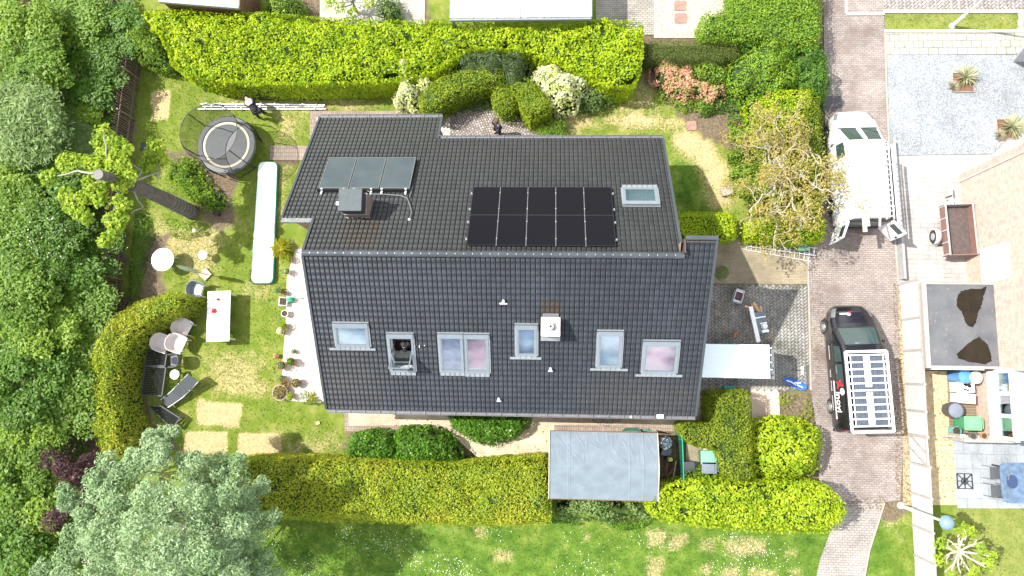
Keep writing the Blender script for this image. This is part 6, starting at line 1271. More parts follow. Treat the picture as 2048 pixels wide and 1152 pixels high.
# flat roofed annex
A = [G3(*a, 1.75) for a in ((1843,565),(1981,567),(1990,738),(1857,740))]; xa, xb = A[0].x, xw-.005; ya, yb = A[2].y, A[0].y
root = empty('flat_annex', ((xa+xb)/2, (ya+yb)/2, 0), 0, 'flat roofed annex with dark roofing and two puddles', 'annex'); mb = MB()
wallring(mb, [(xa+.1, ya+.15, 1.6), (xb, ya+.15, 1.6), (xb, yb-.1, 1.6), (xa+.1, yb-.1, 1.6)]); mb.build('wall', M_nb, root, True)
gxs = np.linspace(xa+.18, xb, 60); gys = np.linspace(ya+.1, yb-.06, 60); A_, B_ = np.meshgrid(gxs, gys); Q = np.c_[A_.ravel(), B_.ravel()]; I = np.arange(len(Q)).reshape(A_.shape); F = np.stack([I[:-1,:-1], I[:-1,1:], I[1:,1:], I[1:,:-1]], -1).reshape(-1, 4)
q = NT('dark roofing membrane'); v = q.coord(); col = q.ramp(q.noise(v, 1.3, 6, .6), [(.3, (.075,.083,.095)), (.65, (.12,.125,.135)), (.8, (.16,.155,.15))]); col = q.mix(q.ramp(q.noise(v, 9, 4), [(.62, 0.0), (.72, .5)]), col, (.30,.27,.22)); q.l(col, q.b.inputs['Base Color']); q.set(Roughness=.55); M_mem = q.m
link('roof', fastmesh('roof', np.c_[Q, 1.7+.004*vnoise(Q, 2, 6)], F), M_mem, root, True)
mb = MB(); mb.box(xa, xa+.18, ya, yb, 1.56, 1.76); mb.box(xa+.18, xb, yb-.06, yb, 1.56, 1.74); mb.box(xa+.18, xb, ya, ya+.1, 1.56, 1.75); mb.build('roof_edge', paint('taupe roof edging', (.33,.30,.28), .6, .1), root, True)
mb = MB(); mb.box(xa+.3, xb-.5, ya-.05, ya-.002, 1.42, 1.56); mb.build('gutter', M_white, root, True)
M_pud = paint('rusty puddle water', (.013,.010,.006), .05, .5, 2, spec=.5)
def puddle(pts):
    w = [G(*p, 1.71) for p in pts]; out = []
    for i in range(len(w)):
        a, b = Vector((*w[i], 0)), Vector((*w[(i+1) % len(w)], 0))
        for k in range(5): p = a.lerp(b, k/5); out.append((p.x+rng.normal(0,.012), p.y+rng.normal(0,.012)))
    mb = MB(); mb.prism(out, 1.698, 1.712); mb.build('puddle', M_pud, root, True)
puddle([(1922,582),(1914,596),(1914,612),(1922,622),(1928,634),(1932,648),(1946,655),(1952,644),(1955,628),(1963,612),(1966,598),(1974,573),(1962,578),(1940,578)]); puddle([(1958,674),(1946,680),(1932,690),(1914,707),(1916,716),(1938,724),(1970,729),(1984,722),(1982,708),(1976,690)])
# conservatory
C1 = [G3(*a, 2.4) for a in ((1998,740),(2018,740),(2012,882),(1990,872))]; xg = G(1985,800,1.0)[0]-.1
root = empty('conservatory', G3(2020, 810, 0), 0, 'white framed conservatory with a pale blue roof', 'conservatory')
ya, yb = G(2000, 878, 2.2)[1], G(2000, 742, 2.2)[1]; xf = xw-.04
mb = MB(); mb.box(xf, xf+.06, ya, yb, .9, 1.5); mb.build('base_wall', M_white, root, True)
for k in range(4): y = ya+(yb-ya)*k/3; mb = MB(); mb.box(xf-.02, xf+.08, y-.07, y+.07, 1.5, 2.3); mb.build('post', M_white, root, True)
mb = MB(); mb.box(xf-.03, xf+.09, ya-.07, yb+.07, 2.3, 2.45); mb.box(xf-.03, xf+.09, ya-.07, yb+.07, 1.42, 1.52); mb.build('beam', M_white, root, True)
mb = MB(); mb.box(xf+.02, xf+.04, ya, yb, 1.5, 2.3); mb.build('glazing', M_glass, root, True)
mb = MB(); mb.box(xf+.1, xf+4, ya, yb, 2.46, 2.52); mb.box(xf-.08, xf+.1, ya-.1, yb+.1, 2.452, 2.5); mb.build('roof', paint('pale blue glass roof', (.32,.41,.47), .25, .05), root, True)
mb = MB(); mb.box(xf+.07, xf+4, ya-.03, ya, 0, 2.4); mb.build('end_wall', M_white, root, True)
# trailer
p = G3(1902, 468, 0); rz = 0; L_, W_ = 2.15, 1.12; root = empty('trailer', (p.x-.12, p.y, .012), R(2), 'small empty box trailer with a brown floor beside the brick wall', 'trailer'); M_tr = paint('red brown boards', (.20,.11,.09), .6, .15); M_tf = paint('brown trailer floor', (.085,.065,.06), .75, .25, 8)
mb = MB(); mb.box(-W_/2+.03, W_/2-.03, -L_/2, L_/2, .55, .58); mb.build('floor', M_tf, root)
for sx in (-1, 1): mb = MB(); mb.box(sx*W_/2-.015, sx*W_/2+.015, -L_/2, L_/2, .52, .95); mb.build('side_board', M_tr, root); mb = MB(); mb.box(sx*W_/2-.03, sx*W_/2+.03, -L_/2-.02, L_/2+.02, .95, .98); mb.build('top_rail', M_alu, root)
for sy in (-1, 1): mb = MB(); mb.box(-W_/2-.08, W_/2+.08, sy*L_/2-.015, sy*L_/2+.015, .52, .99); mb.build('end_board', M_tr if sy < 0 else M_steel, root)
mb = MB(); mb.beam((-.25, L_/2, .5), (0, L_/2+.45, .5), .05, .05); mb.beam((.25, L_/2, .5), (0, L_/2+.45, .5), .05, .05); mb.beam((0, L_/2, .5), (0, L_/2+.95, .5), .09, .08); mb.build('drawbar', paint('pale steel', (.62,.62,.62), .4, metal=.3), root); mb = MB(); mb.tube([(-.12, L_/2+.45, .3), (-.12, L_/2+.45, .75)], .03, 8); mb.build('jockey_stand', M_black, root)
for sx in (-1, 1):
    mb = MB(); mb.tube([(sx*(W_/2+.10), -.15, .28), (sx*(W_/2+.26), -.15, .28)], .28, 20); wh = mb.build('wheel', M_black, root, smooth=True); mb = MB(); mb.lathe([(0,0),(.15,.0),(.16,-.02)], n=16, M=Matrix.Translation((sx*(W_/2+.265), -.15, .28)) @ Matrix.Rotation(R(90)*sx, 4, 'Y')); mb.build('rim', M_steel, wh)
    mb = MB(); vs = []
    for k in range(9):
        w_ = math.pi*k/8; vs += [(sx*(W_/2+.06), -.15+.34*math.cos(w_), .28+.34*math.sin(w_)), (sx*(W_/2+.30), -.15+.34*math.cos(w_), .28+.34*math.sin(w_))]
    mb.add(vs, [(2*k, 2*k+2, 2*k+3, 2*k+1) for k in range(8)]); o = mb.build('mudguard', paint('pale steel', (1,1,1)), root, smooth=True); md = o.modifiers.new('t', 'SOLIDIFY'); md.thickness = .012
mb = MB(); 
for sx in (-1, 1):
    for k in range(5): y = -L_/2+.05+k*(L_-.1)/4; mb.box(sx*(W_/2+.03)-.015, sx*(W_/2+.03)+.015, y-.02, y+.02, .5, .97)
mb.build('stakes', M_alu, root)
# planters with grasses
for (x0_, y0_, x1_, y1_, gx1, gy1, gx2, gy2, which) in ((1904,146,1948,184,1943,146,1913,170,'upper left'), (1992,239,2036,277,2036,246,2006,268,'lower right')):
    A, B_ = G3(x0_, y0_, .05), G3(x1_, y1_, .05); root = empty('planting_bed', ((A.x+B_.x)/2, (A.y+B_.y)/2, 0), 0, 'square bark filled bed in the grey gravel, the %s one' % which, 'planting bed'); mb = MB(); ww, hh = abs(B_.x-A.x), abs(A.y-B_.y)
    mb.box(-ww/2, ww/2, -hh/2, hh/2, 0, .045); mb.build('bark_mulch', paint('bark mulch', (.17,.085,.055), .95, .5, 28, bump=.01), root); mb = MB()
    for a, b in (((-ww/2,-hh/2),(ww/2,-hh/2)), ((ww/2,-hh/2),(ww/2,hh/2)), ((ww/2,hh/2),(-ww/2,hh/2)), ((-ww/2,hh/2),(-ww/2,-hh/2))): mb.beam((*a,.04), (*b,.04), .03, .09)
    mb.build('edging', M_greybark, root)
    spiky('pampas_grass', 'large cream plume grass in the %s gravel bed' % which, 'plant', G(gx1, gy1, .5), 150, .66, .03, M_gr, z0=.04, up=1.2); spiky('fescue_tuft', 'small round dry grass tuft in the %s gravel bed' % which, 'plant', G(gx2, gy2, .2), 260, .36, .012, M_fes, z0=.04, up=.8)
# white sign at the top right edge
P_ = [G3(2014,126,1.0), G3(2060,92,1.0)]; mb = MB(); mb.add([G3(2026,124,.0), G3(2150,124,.0), G3(2150,70,1.6), G3(2048,96,1.6)], [(0,1,2,3)]); o = mb.build('white_screen', paint('pale grey screen', (.50,.51,.55), .5)); md = o.modifiers.new('t', 'SOLIDIFY'); md.thickness = .06; tag(o, 'pale grey leaning panel at the right edge beside the gravel', 'panel')
# neighbour back yard
drum('rain_barrel', 'blue rain barrel below the flat roofed annex', 'barrel', 1930, 753, .27, .9, paint('blue plastic barrel', (.08,.25,.55), .4, .1), 'lid', paint('blue plastic barrel', (1,1,1)), lid=1)
drum('rain_barrel', 'pale green rain barrel against the brick wall', 'barrel', 1952, 755, .26, .9, paint('pale green barrel', (.40,.50,.42), .4, .1), 'lid', paint('pale green barrel', (1,1,1)), lid=1)
crate('storage_tub', 'white tub with dark items in it below the blue barrel', 'tub', 1931, 775, .72, .40, .5, M_white); p = G3(1934, 774, .52); mb = MB()
for k in range(9): x, y = rng.uniform(-.11,.11), rng.uniform(-.13,.13); mb.box(x-.05, x+.05, y-.03, y+.03, 0, .05, Matrix.Rotation(rng.uniform(-.5, .5), 4, 'Z'))
o = mb.build('dark_clutter', M_black); o.location = (p.x, p.y, .51); tag(o, 'dark clutter lying on the white tub', 'clutter')
crate('covered_box', 'pale pink covered box below the white tub', 'box', 1934, 797, .68, .38, .6, paint('pale pink cover', (.66,.56,.57), .6), R(-4))
drum('compost_bin', 'round black compost bin with a grey lid on the deck', 'compost bin', 1912, 821, .33, .55, paint('charcoal plastic', (.06,.06,.07), .5), 'lid', paint('blue grey plastic lid', (.16,.18,.22), .5), lid=1)
wheelie('green wheelie bin against the pale brick wall', 1947, 847, paint('bin green', (1,1,1)), paint('mid green lid', (.14,.42,.18), .45), R(-90), L=.62, W=.52)
crate('green_crate', 'low green crate with a white label beside the green wheelie bin', 'crate', 1926, 844, .42, .42, .35, paint('dark green plastic', (.03,.22,.09), .5))
drum('garden_pot', 'teal garden pot behind the wooden screen', 'pot', 1914, 862, .19, .4, paint('teal glaze', (.14,.36,.34), .5), 'soil', paint('potting soil', (1,1,1)))
a, b = G3(1894,873,.0), G3(1972,875,.0); root = empty('wooden_screen', (a+b)/2, 0, 'low grey wooden screen wall carrying pots', 'screen'); mb = MB(); mb.box(a.x, b.x+.35, a.y-.12, a.y+.16, 0, 1.2); mb.build('boards', M_wood, root, True, bevel=.01); mb = MB(); mb.box(a.x-.55, a.x, a.y+.02, a.y+.09, .5, .6); mb.build('rail', M_wood, root, True)
for (px_, lb, m_, pl) in ((1941, 'grey pot with a white centre on the wooden screen', M_grey, None), (1963, 'orange terracotta pot on the wooden screen', paint('bright terracotta', (.72,.25,.10), .7), None)):
    p = G3(px_, 871, 1.2); r_ = pot(lb, (p.x, p.y), .13, .2, m_, pl); r_.location.z = 1.2
p = G3(1925, 872, 1.2); mb = MB(); mb.box(-.09,.09,-.07,.07,0,.06); o = mb.build('lantern_box', paint('light grey metal', (1,1,1)), bevel=.01); o.location = (p.x, p.y, 1.2); tag(o, 'small pale grey box on the wooden screen', 'box')
# terrace table and chairs
P = [G3(*a, .74) for a in ((2007,928),(2080,928),(2080,1004),(2012,1004))]; c = G3(2046, 966, .74); root = empty('terrace_table', (c.x, c.y, 0), R(1), 'blue grey terrace table cut by the right photo edge', 'table'); mb = MB(); mb.prism(lozenge(.86,.80,28,7), .71, .74)
mb.build('tabletop', paint('blue stone tabletop', (.10,.15,.23), .35, .3, 5), root); mb = MB(); mb.prism(lozenge(.22,.27,14,2.4), .741, .748, Matrix.Translation((-.42,.05,0))); mb.build('dark_inlay', paint('dark leaf shape', (.03,.05,.12), .4), root)
for sx in (-.7,.7):
    for sy in (-.62,.62): b_ = MB(); b_.box(sx-.03,sx+.03,sy-.03,sy+.03,0,.71); b_.build('leg', M_black, root)
for (a, b, lb) in ((1992,946,'grey terrace chair, the upper one at the blue grey table'), (1994,982,'grey terrace chair, the lower one at the blue grey table')):
    p = G(a, b, .5); root = empty('terrace_chair', (p[0], p[1], .02), 0, lb, 'chair'); mb = MB(); mb.box(-.2,.22,-.24,.24,.42,.45); mb.build('seat', paint('grey woven seat', (.07,.075,.085), .7, .2, 20), root); mb = MB(); mb.tube([(.18,-.25,.62),(.26,-.2,.82),(.29,0,.84),(.26,.2,.82),(.18,.25,.62)], .022, 6); mb.build('backrest', M_grey, root)
    for sy in (-1, 1): mb = MB(); mb.tube([(-.25,sy*.25,.0),(-.22,sy*.25,.62),(.22,sy*.25,.64),(.26,sy*.25,.0)], .016, 6); mb.build('leg_frame', M_grey, root)
p = G(1928, 962); root = empty('ornamental_grate', (p[0], p[1], .02), 0, 'square black openwork grate on the grey terrace', 'grate'); mb = MB(); k = .3
for A, B_ in (((-k,-k),(k,-k)), ((k,-k),(k,k)), ((k,k),(-k,k)), ((-k,k),(-k,-k)), ((-k,-k),(k,k)), ((-k,k),(k,-k)), ((-k,0),(k,0)), ((0,-k),(0,k))): mb.beam((*A,.03), (*B_,.03), .03, .03)
mb.tube([(.13*math.cos(w_), .13*math.sin(w_), .03) for w_ in np.linspace(0, 6.283, 17)], .02, 5); mb.build('bars', M_black, root)
# ------------------------------------------------------------------ vans (x = left/right, y = forward, z = up)
def interp(xs, ys, x): return float(np.interp(x, xs, ys))
class Body:
    def __init__(s, top, half, belt, lean, z0, L): s.top, s.half, s.belt, s.lean, s.z0, s.L = top, half, belt, lean, z0, L
    def sec(s, y):
        zt = interp([a for a, b in s.top], [b for a, b in s.top], y); w = interp([a for a, b in s.half], [b for a, b in s.half], y)
        zb = min(s.belt, zt-.16); ln = s.lean*max(0, zt-.1-zb)
        r = w-ln
        return [(-w*.94, s.z0), (-w, s.z0+.16), (-w, (s.z0+zb)*.5), (-w*.995, zb), (-(r+w)/2*1.01, (zb+zt-.1)/2), (-r, zt-.13), (-r+.05, zt-.05), (-r+.16, zt-.012), (-r*.5, zt+.012), (0, zt+.02),
                (r*.5, zt+.012), (r-.16, zt-.012), (r-.05, zt-.05), (r, zt-.13), ((r+w)/2*1.01, (zb+zt-.1)/2), (w*.995, zb), (w, (s.z0+zb)*.5), (w, s.z0+.16), (w*.94, s.z0)]
    def P(s, y, v, off=0):
        S = s.sec(y); n = len(S)-1; t = min(max(v*n, 0), n-1e-6); i = int(t); f = t-i; a, b = S[i], S[i+1]; x, z = a[0]+(b[0]-a[0])*f, a[1]+(b[1]-a[1])*f
        nx, nz = -(b[1]-a[1]), (b[0]-a[0]); l = math.hypot(nx, nz) or 1
        p = Vector((x, y, z))
        if off:
            e = .02; S2 = s.sec(y+e); a2, b2 = S2[i], S2[i+1]; dy = Vector((a2[0]+(b2[0]-a2[0])*f-x, e, a2[1]+(b2[1]-a2[1])*f-z)); dv = Vector((b[0]-a[0], 0, b[1]-a[1])); nn = dy.cross(dv); nn = nn.normalized()
            if nn.dot(Vector((nx, 0, nz))) < 0: nn = -nn
            p = p+nn*off
        return p
    def shell(s, ys, off=0):
        mb = MB(); n = len(s.sec(0)); vs = []
        for y in ys: vs += [(x, y, z) for x, z in s.sec(y)]
        m = len(ys); mb.add(vs, [(i*n+k, i*n+k+1, (i+1)*n+k+1, (i+1)*n+k) for i in range(m-1) for k in range(n-1)]+[tuple(range(n)), tuple(reversed(range((m-1)*n, m*n)))]+[(i*n, (i+1)*n, (i+1)*n+n-1, i*n+n-1) for i in range(m-1)])
        return mb
    def patch(s, y0, y1, v0, v1, off=.006, ny=8, nv=10, shape=None):
        mb = MB(); vs = []
        for i in range(ny+1):
            for j in range(nv+1):
                a, b = i/ny, j/nv
                if shape: a, b = shape(a, b)
                vs.append(s.P(y0+(y1-y0)*a, v0+(v1-v0)*b, off))
        mb.add(vs, [(i*(nv+1)+j, i*(nv+1)+j+1, (i+1)*(nv+1)+j+1, (i+1)*(nv+1)+j) for i in range(ny) for j in range(nv)]); return mb
def cpaint(name, c, r=.25):
    if name in _mc: return _mc[name]
    q = NT(name); v = q.coord(); q.l(q.ramp(q.noise(v, 3, 5), [(.3, tuple(x*.9 for x in c)), (.7, c)]), q.b.inputs['Base Color']); q.l(q.ramp(q.noise(v, 9, 5), [(.3, r*.7), (.7, r*1.4)]), q.b.inputs['Roughness']); q.b.inputs['Coat Weight'].default_value = .5; q.b.inputs['Coat Roughness'].default_value = .06; _mc[name] = q.m; return q.m
M_rub = paint('tyre rubber', (.025,.024,.023), .8, .2); M_cglass = NT('car glass'); M_cglass.set(Base_Color=(.035,.06,.055), Roughness=.03); M_cglass.b.inputs['Specular IOR Level'].default_value = .6; M_cglass = M_cglass.m
def wheels(root, xs, ys, r=.33):
    for y in ys:
        for sx in (-1, 1):
            mb = MB(); mb.tube([(sx*(xs-.2), y, r), (sx*(xs-.02), y, r), (sx*xs, y, r)], [r, r, r*.93], 24); wh = mb.build('wheel', M_rub, root, smooth=True)
            mb = MB(); M_ = Matrix.Translation((sx*(xs+.004), y, r)) @ Matrix.Rotation(R(90)*sx, 4, 'Y'); mb.lathe([(0,.012),(.05,.01),(r*.55,-.012),(r*.62,.008),(r*.66,-.02)], n=20, M=M_); mb.build('rim', paint('alloy wheel', (.48,.49,.5), .35, .1, metal=.5), wh, smooth=True)
            mb = MB(); mb.tube([(sx*(xs-.26), y, r+.03), (sx*(xs-.11), y, r+.03)], r+.07, 24); mb.build('wheel_arch', M_black, root)
def van(name, label, mats, L=4.7, W=.93, Hh=1.86):
    body_m, trim_m = mats; root = empty(name, (0,0,0), 0, label, 'van'); h = L/2
    top = [(-h,1.0),(-h+.02,1.45),(-h+.10,Hh-.08),(-h+.35,Hh-.01),(0,Hh),(h-1.95,Hh-.03),(h-1.70,Hh-.10),(h-.98,1.22),(h-.75,1.12),(h-.3,.98),(h-.08,.80),(h,.62)]
    half = [(-h,W-.10),(-h+.12,W-.02),(0,W),(h-1.2,W),(h-.6,W-.06),(h-.25,W-.18),(h-.05,W-.36),(h,W-.46)]
    B = Body(top, half, 1.12, .19, .24, L); ys = sorted(set(list(np.linspace(-h, h, 46))+[a for a, b in top]+[a for a, b in half])); bd = B.shell(ys).build('body', body_m, root, smooth=True)
    wheels(root, W+.0, (h-.86, -h+.95))
    B.patch(h-1.69, h-1.0, .395, .605, .022, 12).build('windshield', M_cglass, root, smooth=True)
    for v0, v1 in ((.185, .275), (.815, .725)):
        B.patch(h-2.35, h-1.72, v0, v1, .014).build('side_window', M_cglass, root, smooth=True)
        if 'black' in label: B.patch(-.80, h-2.45, v0, v1, .012).build('side_window', M_cglass, root, smooth=True)
    for sx in (-1, 1):
        mb = MB(); mb.lathe([(0,-.07),(.06,-.06),(.09,0),(.07,.06),(0,.075)], (0,0,0), 12, sx=1.25, sy=.8, M=Matrix.Translation((sx*(W+.13), h-1.55, 1.1))); mb.tube([(sx*(W-.04), h-1.5, 1.07), (sx*(W+.10), h-1.55, 1.08)], .025, 6); mb.build('mirror', trim_m, root, smooth=True)
        va, vb = (.30,.375) if sx < 0 else (.70,.625)
        B.patch(h-.52, h-.14, va-.03 if sx < 0 else va+.03, vb, .008).build('headlight', paint('headlamp glass', (.14,.15,.16), .15, .1), root, smooth=True)
        mb = MB(); mb.box(sx*(W-.20)-.07, sx*(W-.20)+.07, -h-.02, -h+.05, .85, 1.3); mb.build('tail_light', paint('red lamp', (.45,.02,.02), .25), root, bevel=.01)
    mb = MB(); mb.box(-W+.06, W-.06, -h-.07, -h+.05, .3, .52); mb.build('bumper', M_black, root, bevel=.03)
    B.patch(h-1.01, h-.93, .36, .64, .010, 2, 16).build('wiper_cowl', M_black, root)
    return root, B, h, W, Hh
def place(root, a, b, hgt_a, hgt_b, fy, ry):
    """put local points (0,fy) and (0,ry) over the two photographed points"""
    pa, pb = G(*a, hgt_a), G(*b, hgt_b); d = Vector((pa[0]-pb[0], pa[1]-pb[1])); ang = math.atan2(d.y, d.x)-math.pi/2; mid = ((pa[0]+pb[0])/2, (pa[1]+pb[1])/2); f = (fy+ry)/2
    root.location = (mid[0]+math.sin(ang)*f, mid[1]-math.cos(ang)*f, .02); root.rotation_euler = (0, 0, ang)
# black van with rack and lettering
root, B, h, W, Hh = van('parked_van', 'black van with a white roof rack and red and white lettering', (cpaint('black car paint', (.010,.010,.013), .2), M_black), 5.15, .95, 1.80)
wl = (h-.86, -h+.95)
pa, pb = G(1646, 655, .33), G(1659, 812, .33); ang = math.atan2(pa[1]-pb[1], pa[0]-pb[0])-math.pi/2
mid = Vector(((pa[0]+pb[0])/2, (pa[1]+pb[1])/2, 0)); off = Matrix.Rotation(ang, 3, 'Z') @ Vector((-W, (wl[0]+wl[1])/2, 0)); root.location = (mid.x-off.x, mid.y-off.y, .02); root.rotation_euler = (0, 0, ang)
M_rk = paint('white rack paint', (.82,.82,.82), .35, .03); rz = Hh+.14; ya, yb = -h+.02, .60; hw = .80
rk = MB()
for x in (-hw, hw): rk.beam((x, ya, rz), (x, yb, rz), .09, .06)
for y in (ya, yb): rk.beam((-hw, y, rz), (hw, y, rz), .10, .05)
for k in range(11):
    y = ya+.22+(yb-ya-.36)*k/10; rk.beam((-hw, y, rz+.012), (hw, y, rz+.012), .055, .03)
for x in (-hw+.16, hw-.16): rk.beam((x, ya+.2, rz+.02), (x, yb-.15, rz+.02), .035, .03)
rk.box(-.15,.10, ya+.25, ya+1.55, rz+.03, rz+.05); rk.box(-.15,.10, ya+1.75, yb-.15, rz+.03, rz+.05)
for x in (-hw+.02, hw-.02):
    for y in (ya+.3, 0, yb-.25): rk.beam((x, y, rz-.02), (x*.98, y, Hh-.12), .04, .04)
rk.build('roof_rack', M_rk, root)
mb = MB()
for k in range(16): x = -hw+.20+k*(2*hw-.40)/15; mb.box(x-.036, x+.036, ya+.22, yb-.2, rz-.06, rz-.045+.01*(k % 2))
mb.build('sky_reflection_ribs', paint('blue grey sky reflection', (.075,.09,.125), .35, .2, 4), root)  # added ribs, coloured like the sky mirrored in the black roof
M_let = paint('white lettering', (.85,.85,.85), .5, .02); M_rlet = paint('red lettering', (.70,.02,.03), .45, .05)
def text_mesh(body, size, M_, name, mat_, parent, ext=.003, bold=True):
    cu = bpy.data.curves.new(name, 'FONT'); cu.body = body; cu.size = size; cu.extrude = ext; cu.offset = size*.012 if bold else 0; cu.resolution_u = 3
    t = bpy.data.objects.new(name, cu); COL.objects.link(t); dg = bpy.context.evaluated_depsgraph_get(); me = bpy.data.meshes.new_from_object(t.evaluated_get(dg)); bpy.data.objects.remove(t); me.transform(M_)
    return link(name, me, mat_, parent)
def side_M(y, z, xo):     # plane on the left flank: text runs towards the rear, letters upright
    return Matrix(((0,0,-1,xo),(-1,0,0,y),(0,1,0,z),(0,0,0,1)))
tl = Matrix.Rotation(R(0), 4, 'X'); xl = -W-.012
S = side_M(-.98, 1.17, -W-.035) @ Matrix.Rotation(R(-10.7), 4, 'X')
text_mesh('inovi', .44, S, 'lettering', M_let, root)
mb = MB(); mb.lathe([(0,0),(.14,0),(.14,.006),(0,.006)], n=20, M=side_M(-1.0, 1.15, -W-.024) @ Matrix.Rotation(R(-10.7), 4, 'X') @ Matrix.Translation((-.02,.42,0))); mb.build('logo_disc', M_let, root)
mb = MB(); F = side_M(-1.0, 1.15, -W-.026) @ Matrix.Rotation(R(-10.7), 4, 'X') @ Matrix.Translation((-.26,.22,0)); mb.beam((-.22,.16,0), (.12,-.10,0), .09, .008, F); mb.beam((-.02,.26,0.001), (-.14,-.14,0.001), .07, .008, F); mb.build('logo_figure', M_rlet, root)
mb = MB(); F = side_M(-.55, .93, xl); mb.box(0, 1.55, 0, .11, 0, .004, F)
mb.build('lettering_band', M_let, root); mb = MB()
x = .08
while x < 1.45: w_ = rng.uniform(.035,.07); mb.box(x, x+w_*.3, .025, .085, .004, .006, F); mb.box(x, x+w_, .07, .085, .0045, .0065, F) if rng.random() < .6 else mb.box(x+w_*.7, x+w_, .025, .085, .0045, .0065, F); x += w_+.025
mb.build('small_lettering', M_black, root); mb = MB()
for (y_, l_, z_) in ((.9,.55,.74),(-.1,.3,.70),(-.55,.42,.70),(-1.15,.6,.70)):
    F = side_M(y_, z_, xl); x = 0
    while x < l_: w_ = rng.uniform(.02,.05); mb.box(x, x+w_, 0, .045, 0, .003, F); x += w_+.012
mb.build('small_lettering', M_let, root)
p = B.P(h-.38, .47, .02); mb = MB(); N_ = Matrix.Translation(p) @ Matrix.Rotation(R(-20), 4, 'X'); mb.box(-.30,.02,-.03,.03,0,.006,N_); mb.lathe([(0,0),(.07,.0),(.07,.008),(0,.008)], (.06,-.03,0), 14, M=N_); mb.build('hood_lettering', M_let, root); mb = MB(); mb.beam((.06,.06,.004),(.16,-.04,.004),.05,.008,N_); mb.beam((.15,.07,.004),(.07,-.02,.004),.04,.008,N_); mb.build('hood_logo', M_rlet, root)
p = B.P(h-1.60, .45, .02); mb = MB(); mb.box(-.28, .06, h-1.66, h-1.62, p.z+.0, p.z+.03); mb.build('windshield_strip', M_let, root)
# white van: doors open at the back, ladders on the roof
root, B, h, W, Hh = van('parked_van', 'white van with open rear doors parked beside the gnarled tree', (cpaint('white car paint', (.80,.80,.80), .3), cpaint('white car paint', (1,1,1))), 5.1, .97, 1.95)
place(root, (1712, 211), (1710, 462), .6, 1.0, h, -h+.02); root.rotation_euler[2] = R(1.5)
mb = MB(); mb.box(-W+.14, W-.14, -h-.012, -h+.03, .5, 1.75); mb.build('dark_load_plate', M_black, root); mb = MB()  # flat black plate stands for the unlit load space
for k in range(3): mb.box(-W+.16, W-.16, -h-.02-.01*k, -h-.012, .7+.33*k, .74+.33*k)
mb.build('shelf', M_steel, root)
mb = MB(); mb.box(-.025,.025,h-1.66,h-1.0,0,0)
mb = B.patch(h-1.68, h-1.0, .488, .512, .03, 12, 3); mb.build('windshield_reflection', cpaint('white car paint', (1,1,1)), root)  # white strip laid over the glass to stand for a reflection
for sx, angd, lb in ((-1, 40, 'l'), (1, -48, 'r')):
    M_ = Matrix.Translation((sx*(W-.10), -h-.01, 0)) @ Matrix.Rotation(R(180+ (0 if sx < 0 else 0)) if False else R(-90+sx*-0), 4, 'Z')
    a = R(-90-22) if sx < 0 else R(-90+40); dvec = Vector((math.cos(a), math.sin(a), 0)); nv = Vector((-dvec.y, dvec.x, 0)); o = Vector((sx*(W-.08), -h-.02, 0)); wd = .80
    D = Matrix(((dvec.x, nv.x, 0, o.x), (dvec.y, nv.y, 0, o.y), (0, 0, 1, 0), (0,0,0,1)))
    mb = MB(); mb.box(0, wd, -.03, .03, .42, 1.25, D); mb.add([D @ Vector(q_) for q_ in ((0,-.03,1.25),(wd,-.03,1.25),(wd,.03,1.25),(0,.03,1.25),(.0,-.03,1.82),(wd-.05,-.03,1.82),(wd-.05,.03,1.82),(.0,.03,1.82))], [(0,3,2,1),(4,5,6,7),(0,1,5,4),(1,2,6,5),(2,3,7,6),(3,0,4,7)])
    dr = mb.build('rear_door', cpaint('white car paint', (1,1,1)), root, bevel=.02); mb = MB(); mb.box(.14, wd-.14, -.036, .036, 1.28, 1.68, D); mb.build('door_window', M_cglass, dr, bevel=.01); mb = MB(); mb.box(wd-.12, wd-.05, -.05, .05, .95, 1.1, D); mb.build('handle', M_black, dr)
vanM = Matrix.Translation(root.location) @ Matrix.Rotation(root.rotation_euler[2], 4, 'Z')
mb = MB()
for y in (-h+.5, -.3, h-2.1): mb.beam((-W+.12, y, Hh+.10), (W-.12, y, Hh+.10), .05, .04); mb.beam((-W+.16,y,Hh-.02),(-W+.16,y,Hh+.1),.04,.04); mb.beam((W-.16,y,Hh-.02),(W-.16,y,Hh+.1),.04,.04)
mb.build('roof_rack', M_alu, root)
def on_van(name, label, cat, x, y0, y1, z, W_, rungs, m, group=None, dx=0, split=True):
    r = empty(name, vanM @ Vector((x, (y0+y1)/2, z)), root.rotation_euler[2], label, cat, group); L_ = y1-y0
    for sg in (-1, 1): b_ = MB(); b_.beam((sg*W_/2, -L_/2, 0), (sg*W_/2+dx, L_/2, 0), .03, .07); b_.build('stile', m, r)
    if rungs:
        b_ = MB()
        for k in range(rungs): y = -L_/2+(k+.6)*L_/rungs; b_.beam((-W_/2+dx*(k+.6)/rungs, y, 0), (W_/2+dx*(k+.6)/rungs, y, 0), .03, .03)
        b_.build('rungs', m, r)
    return r
M_wl = paint('bright ladder', (.72,.73,.73), .35, .05, metal=.3)
on_van('ladder', 'bright ladder on the white van roof, the wide inner one with many rungs', 'ladder', .62, -h-.05, h-1.9, Hh+.16, .30, 15, M_wl, 'ladders on the white van')
on_van('ladder', 'narrow bright ladder along the right edge of the white van roof', 'ladder', .93, -h-.35, h-2.0, Hh+.16, .06, 14, M_wl, 'ladders on the white van')
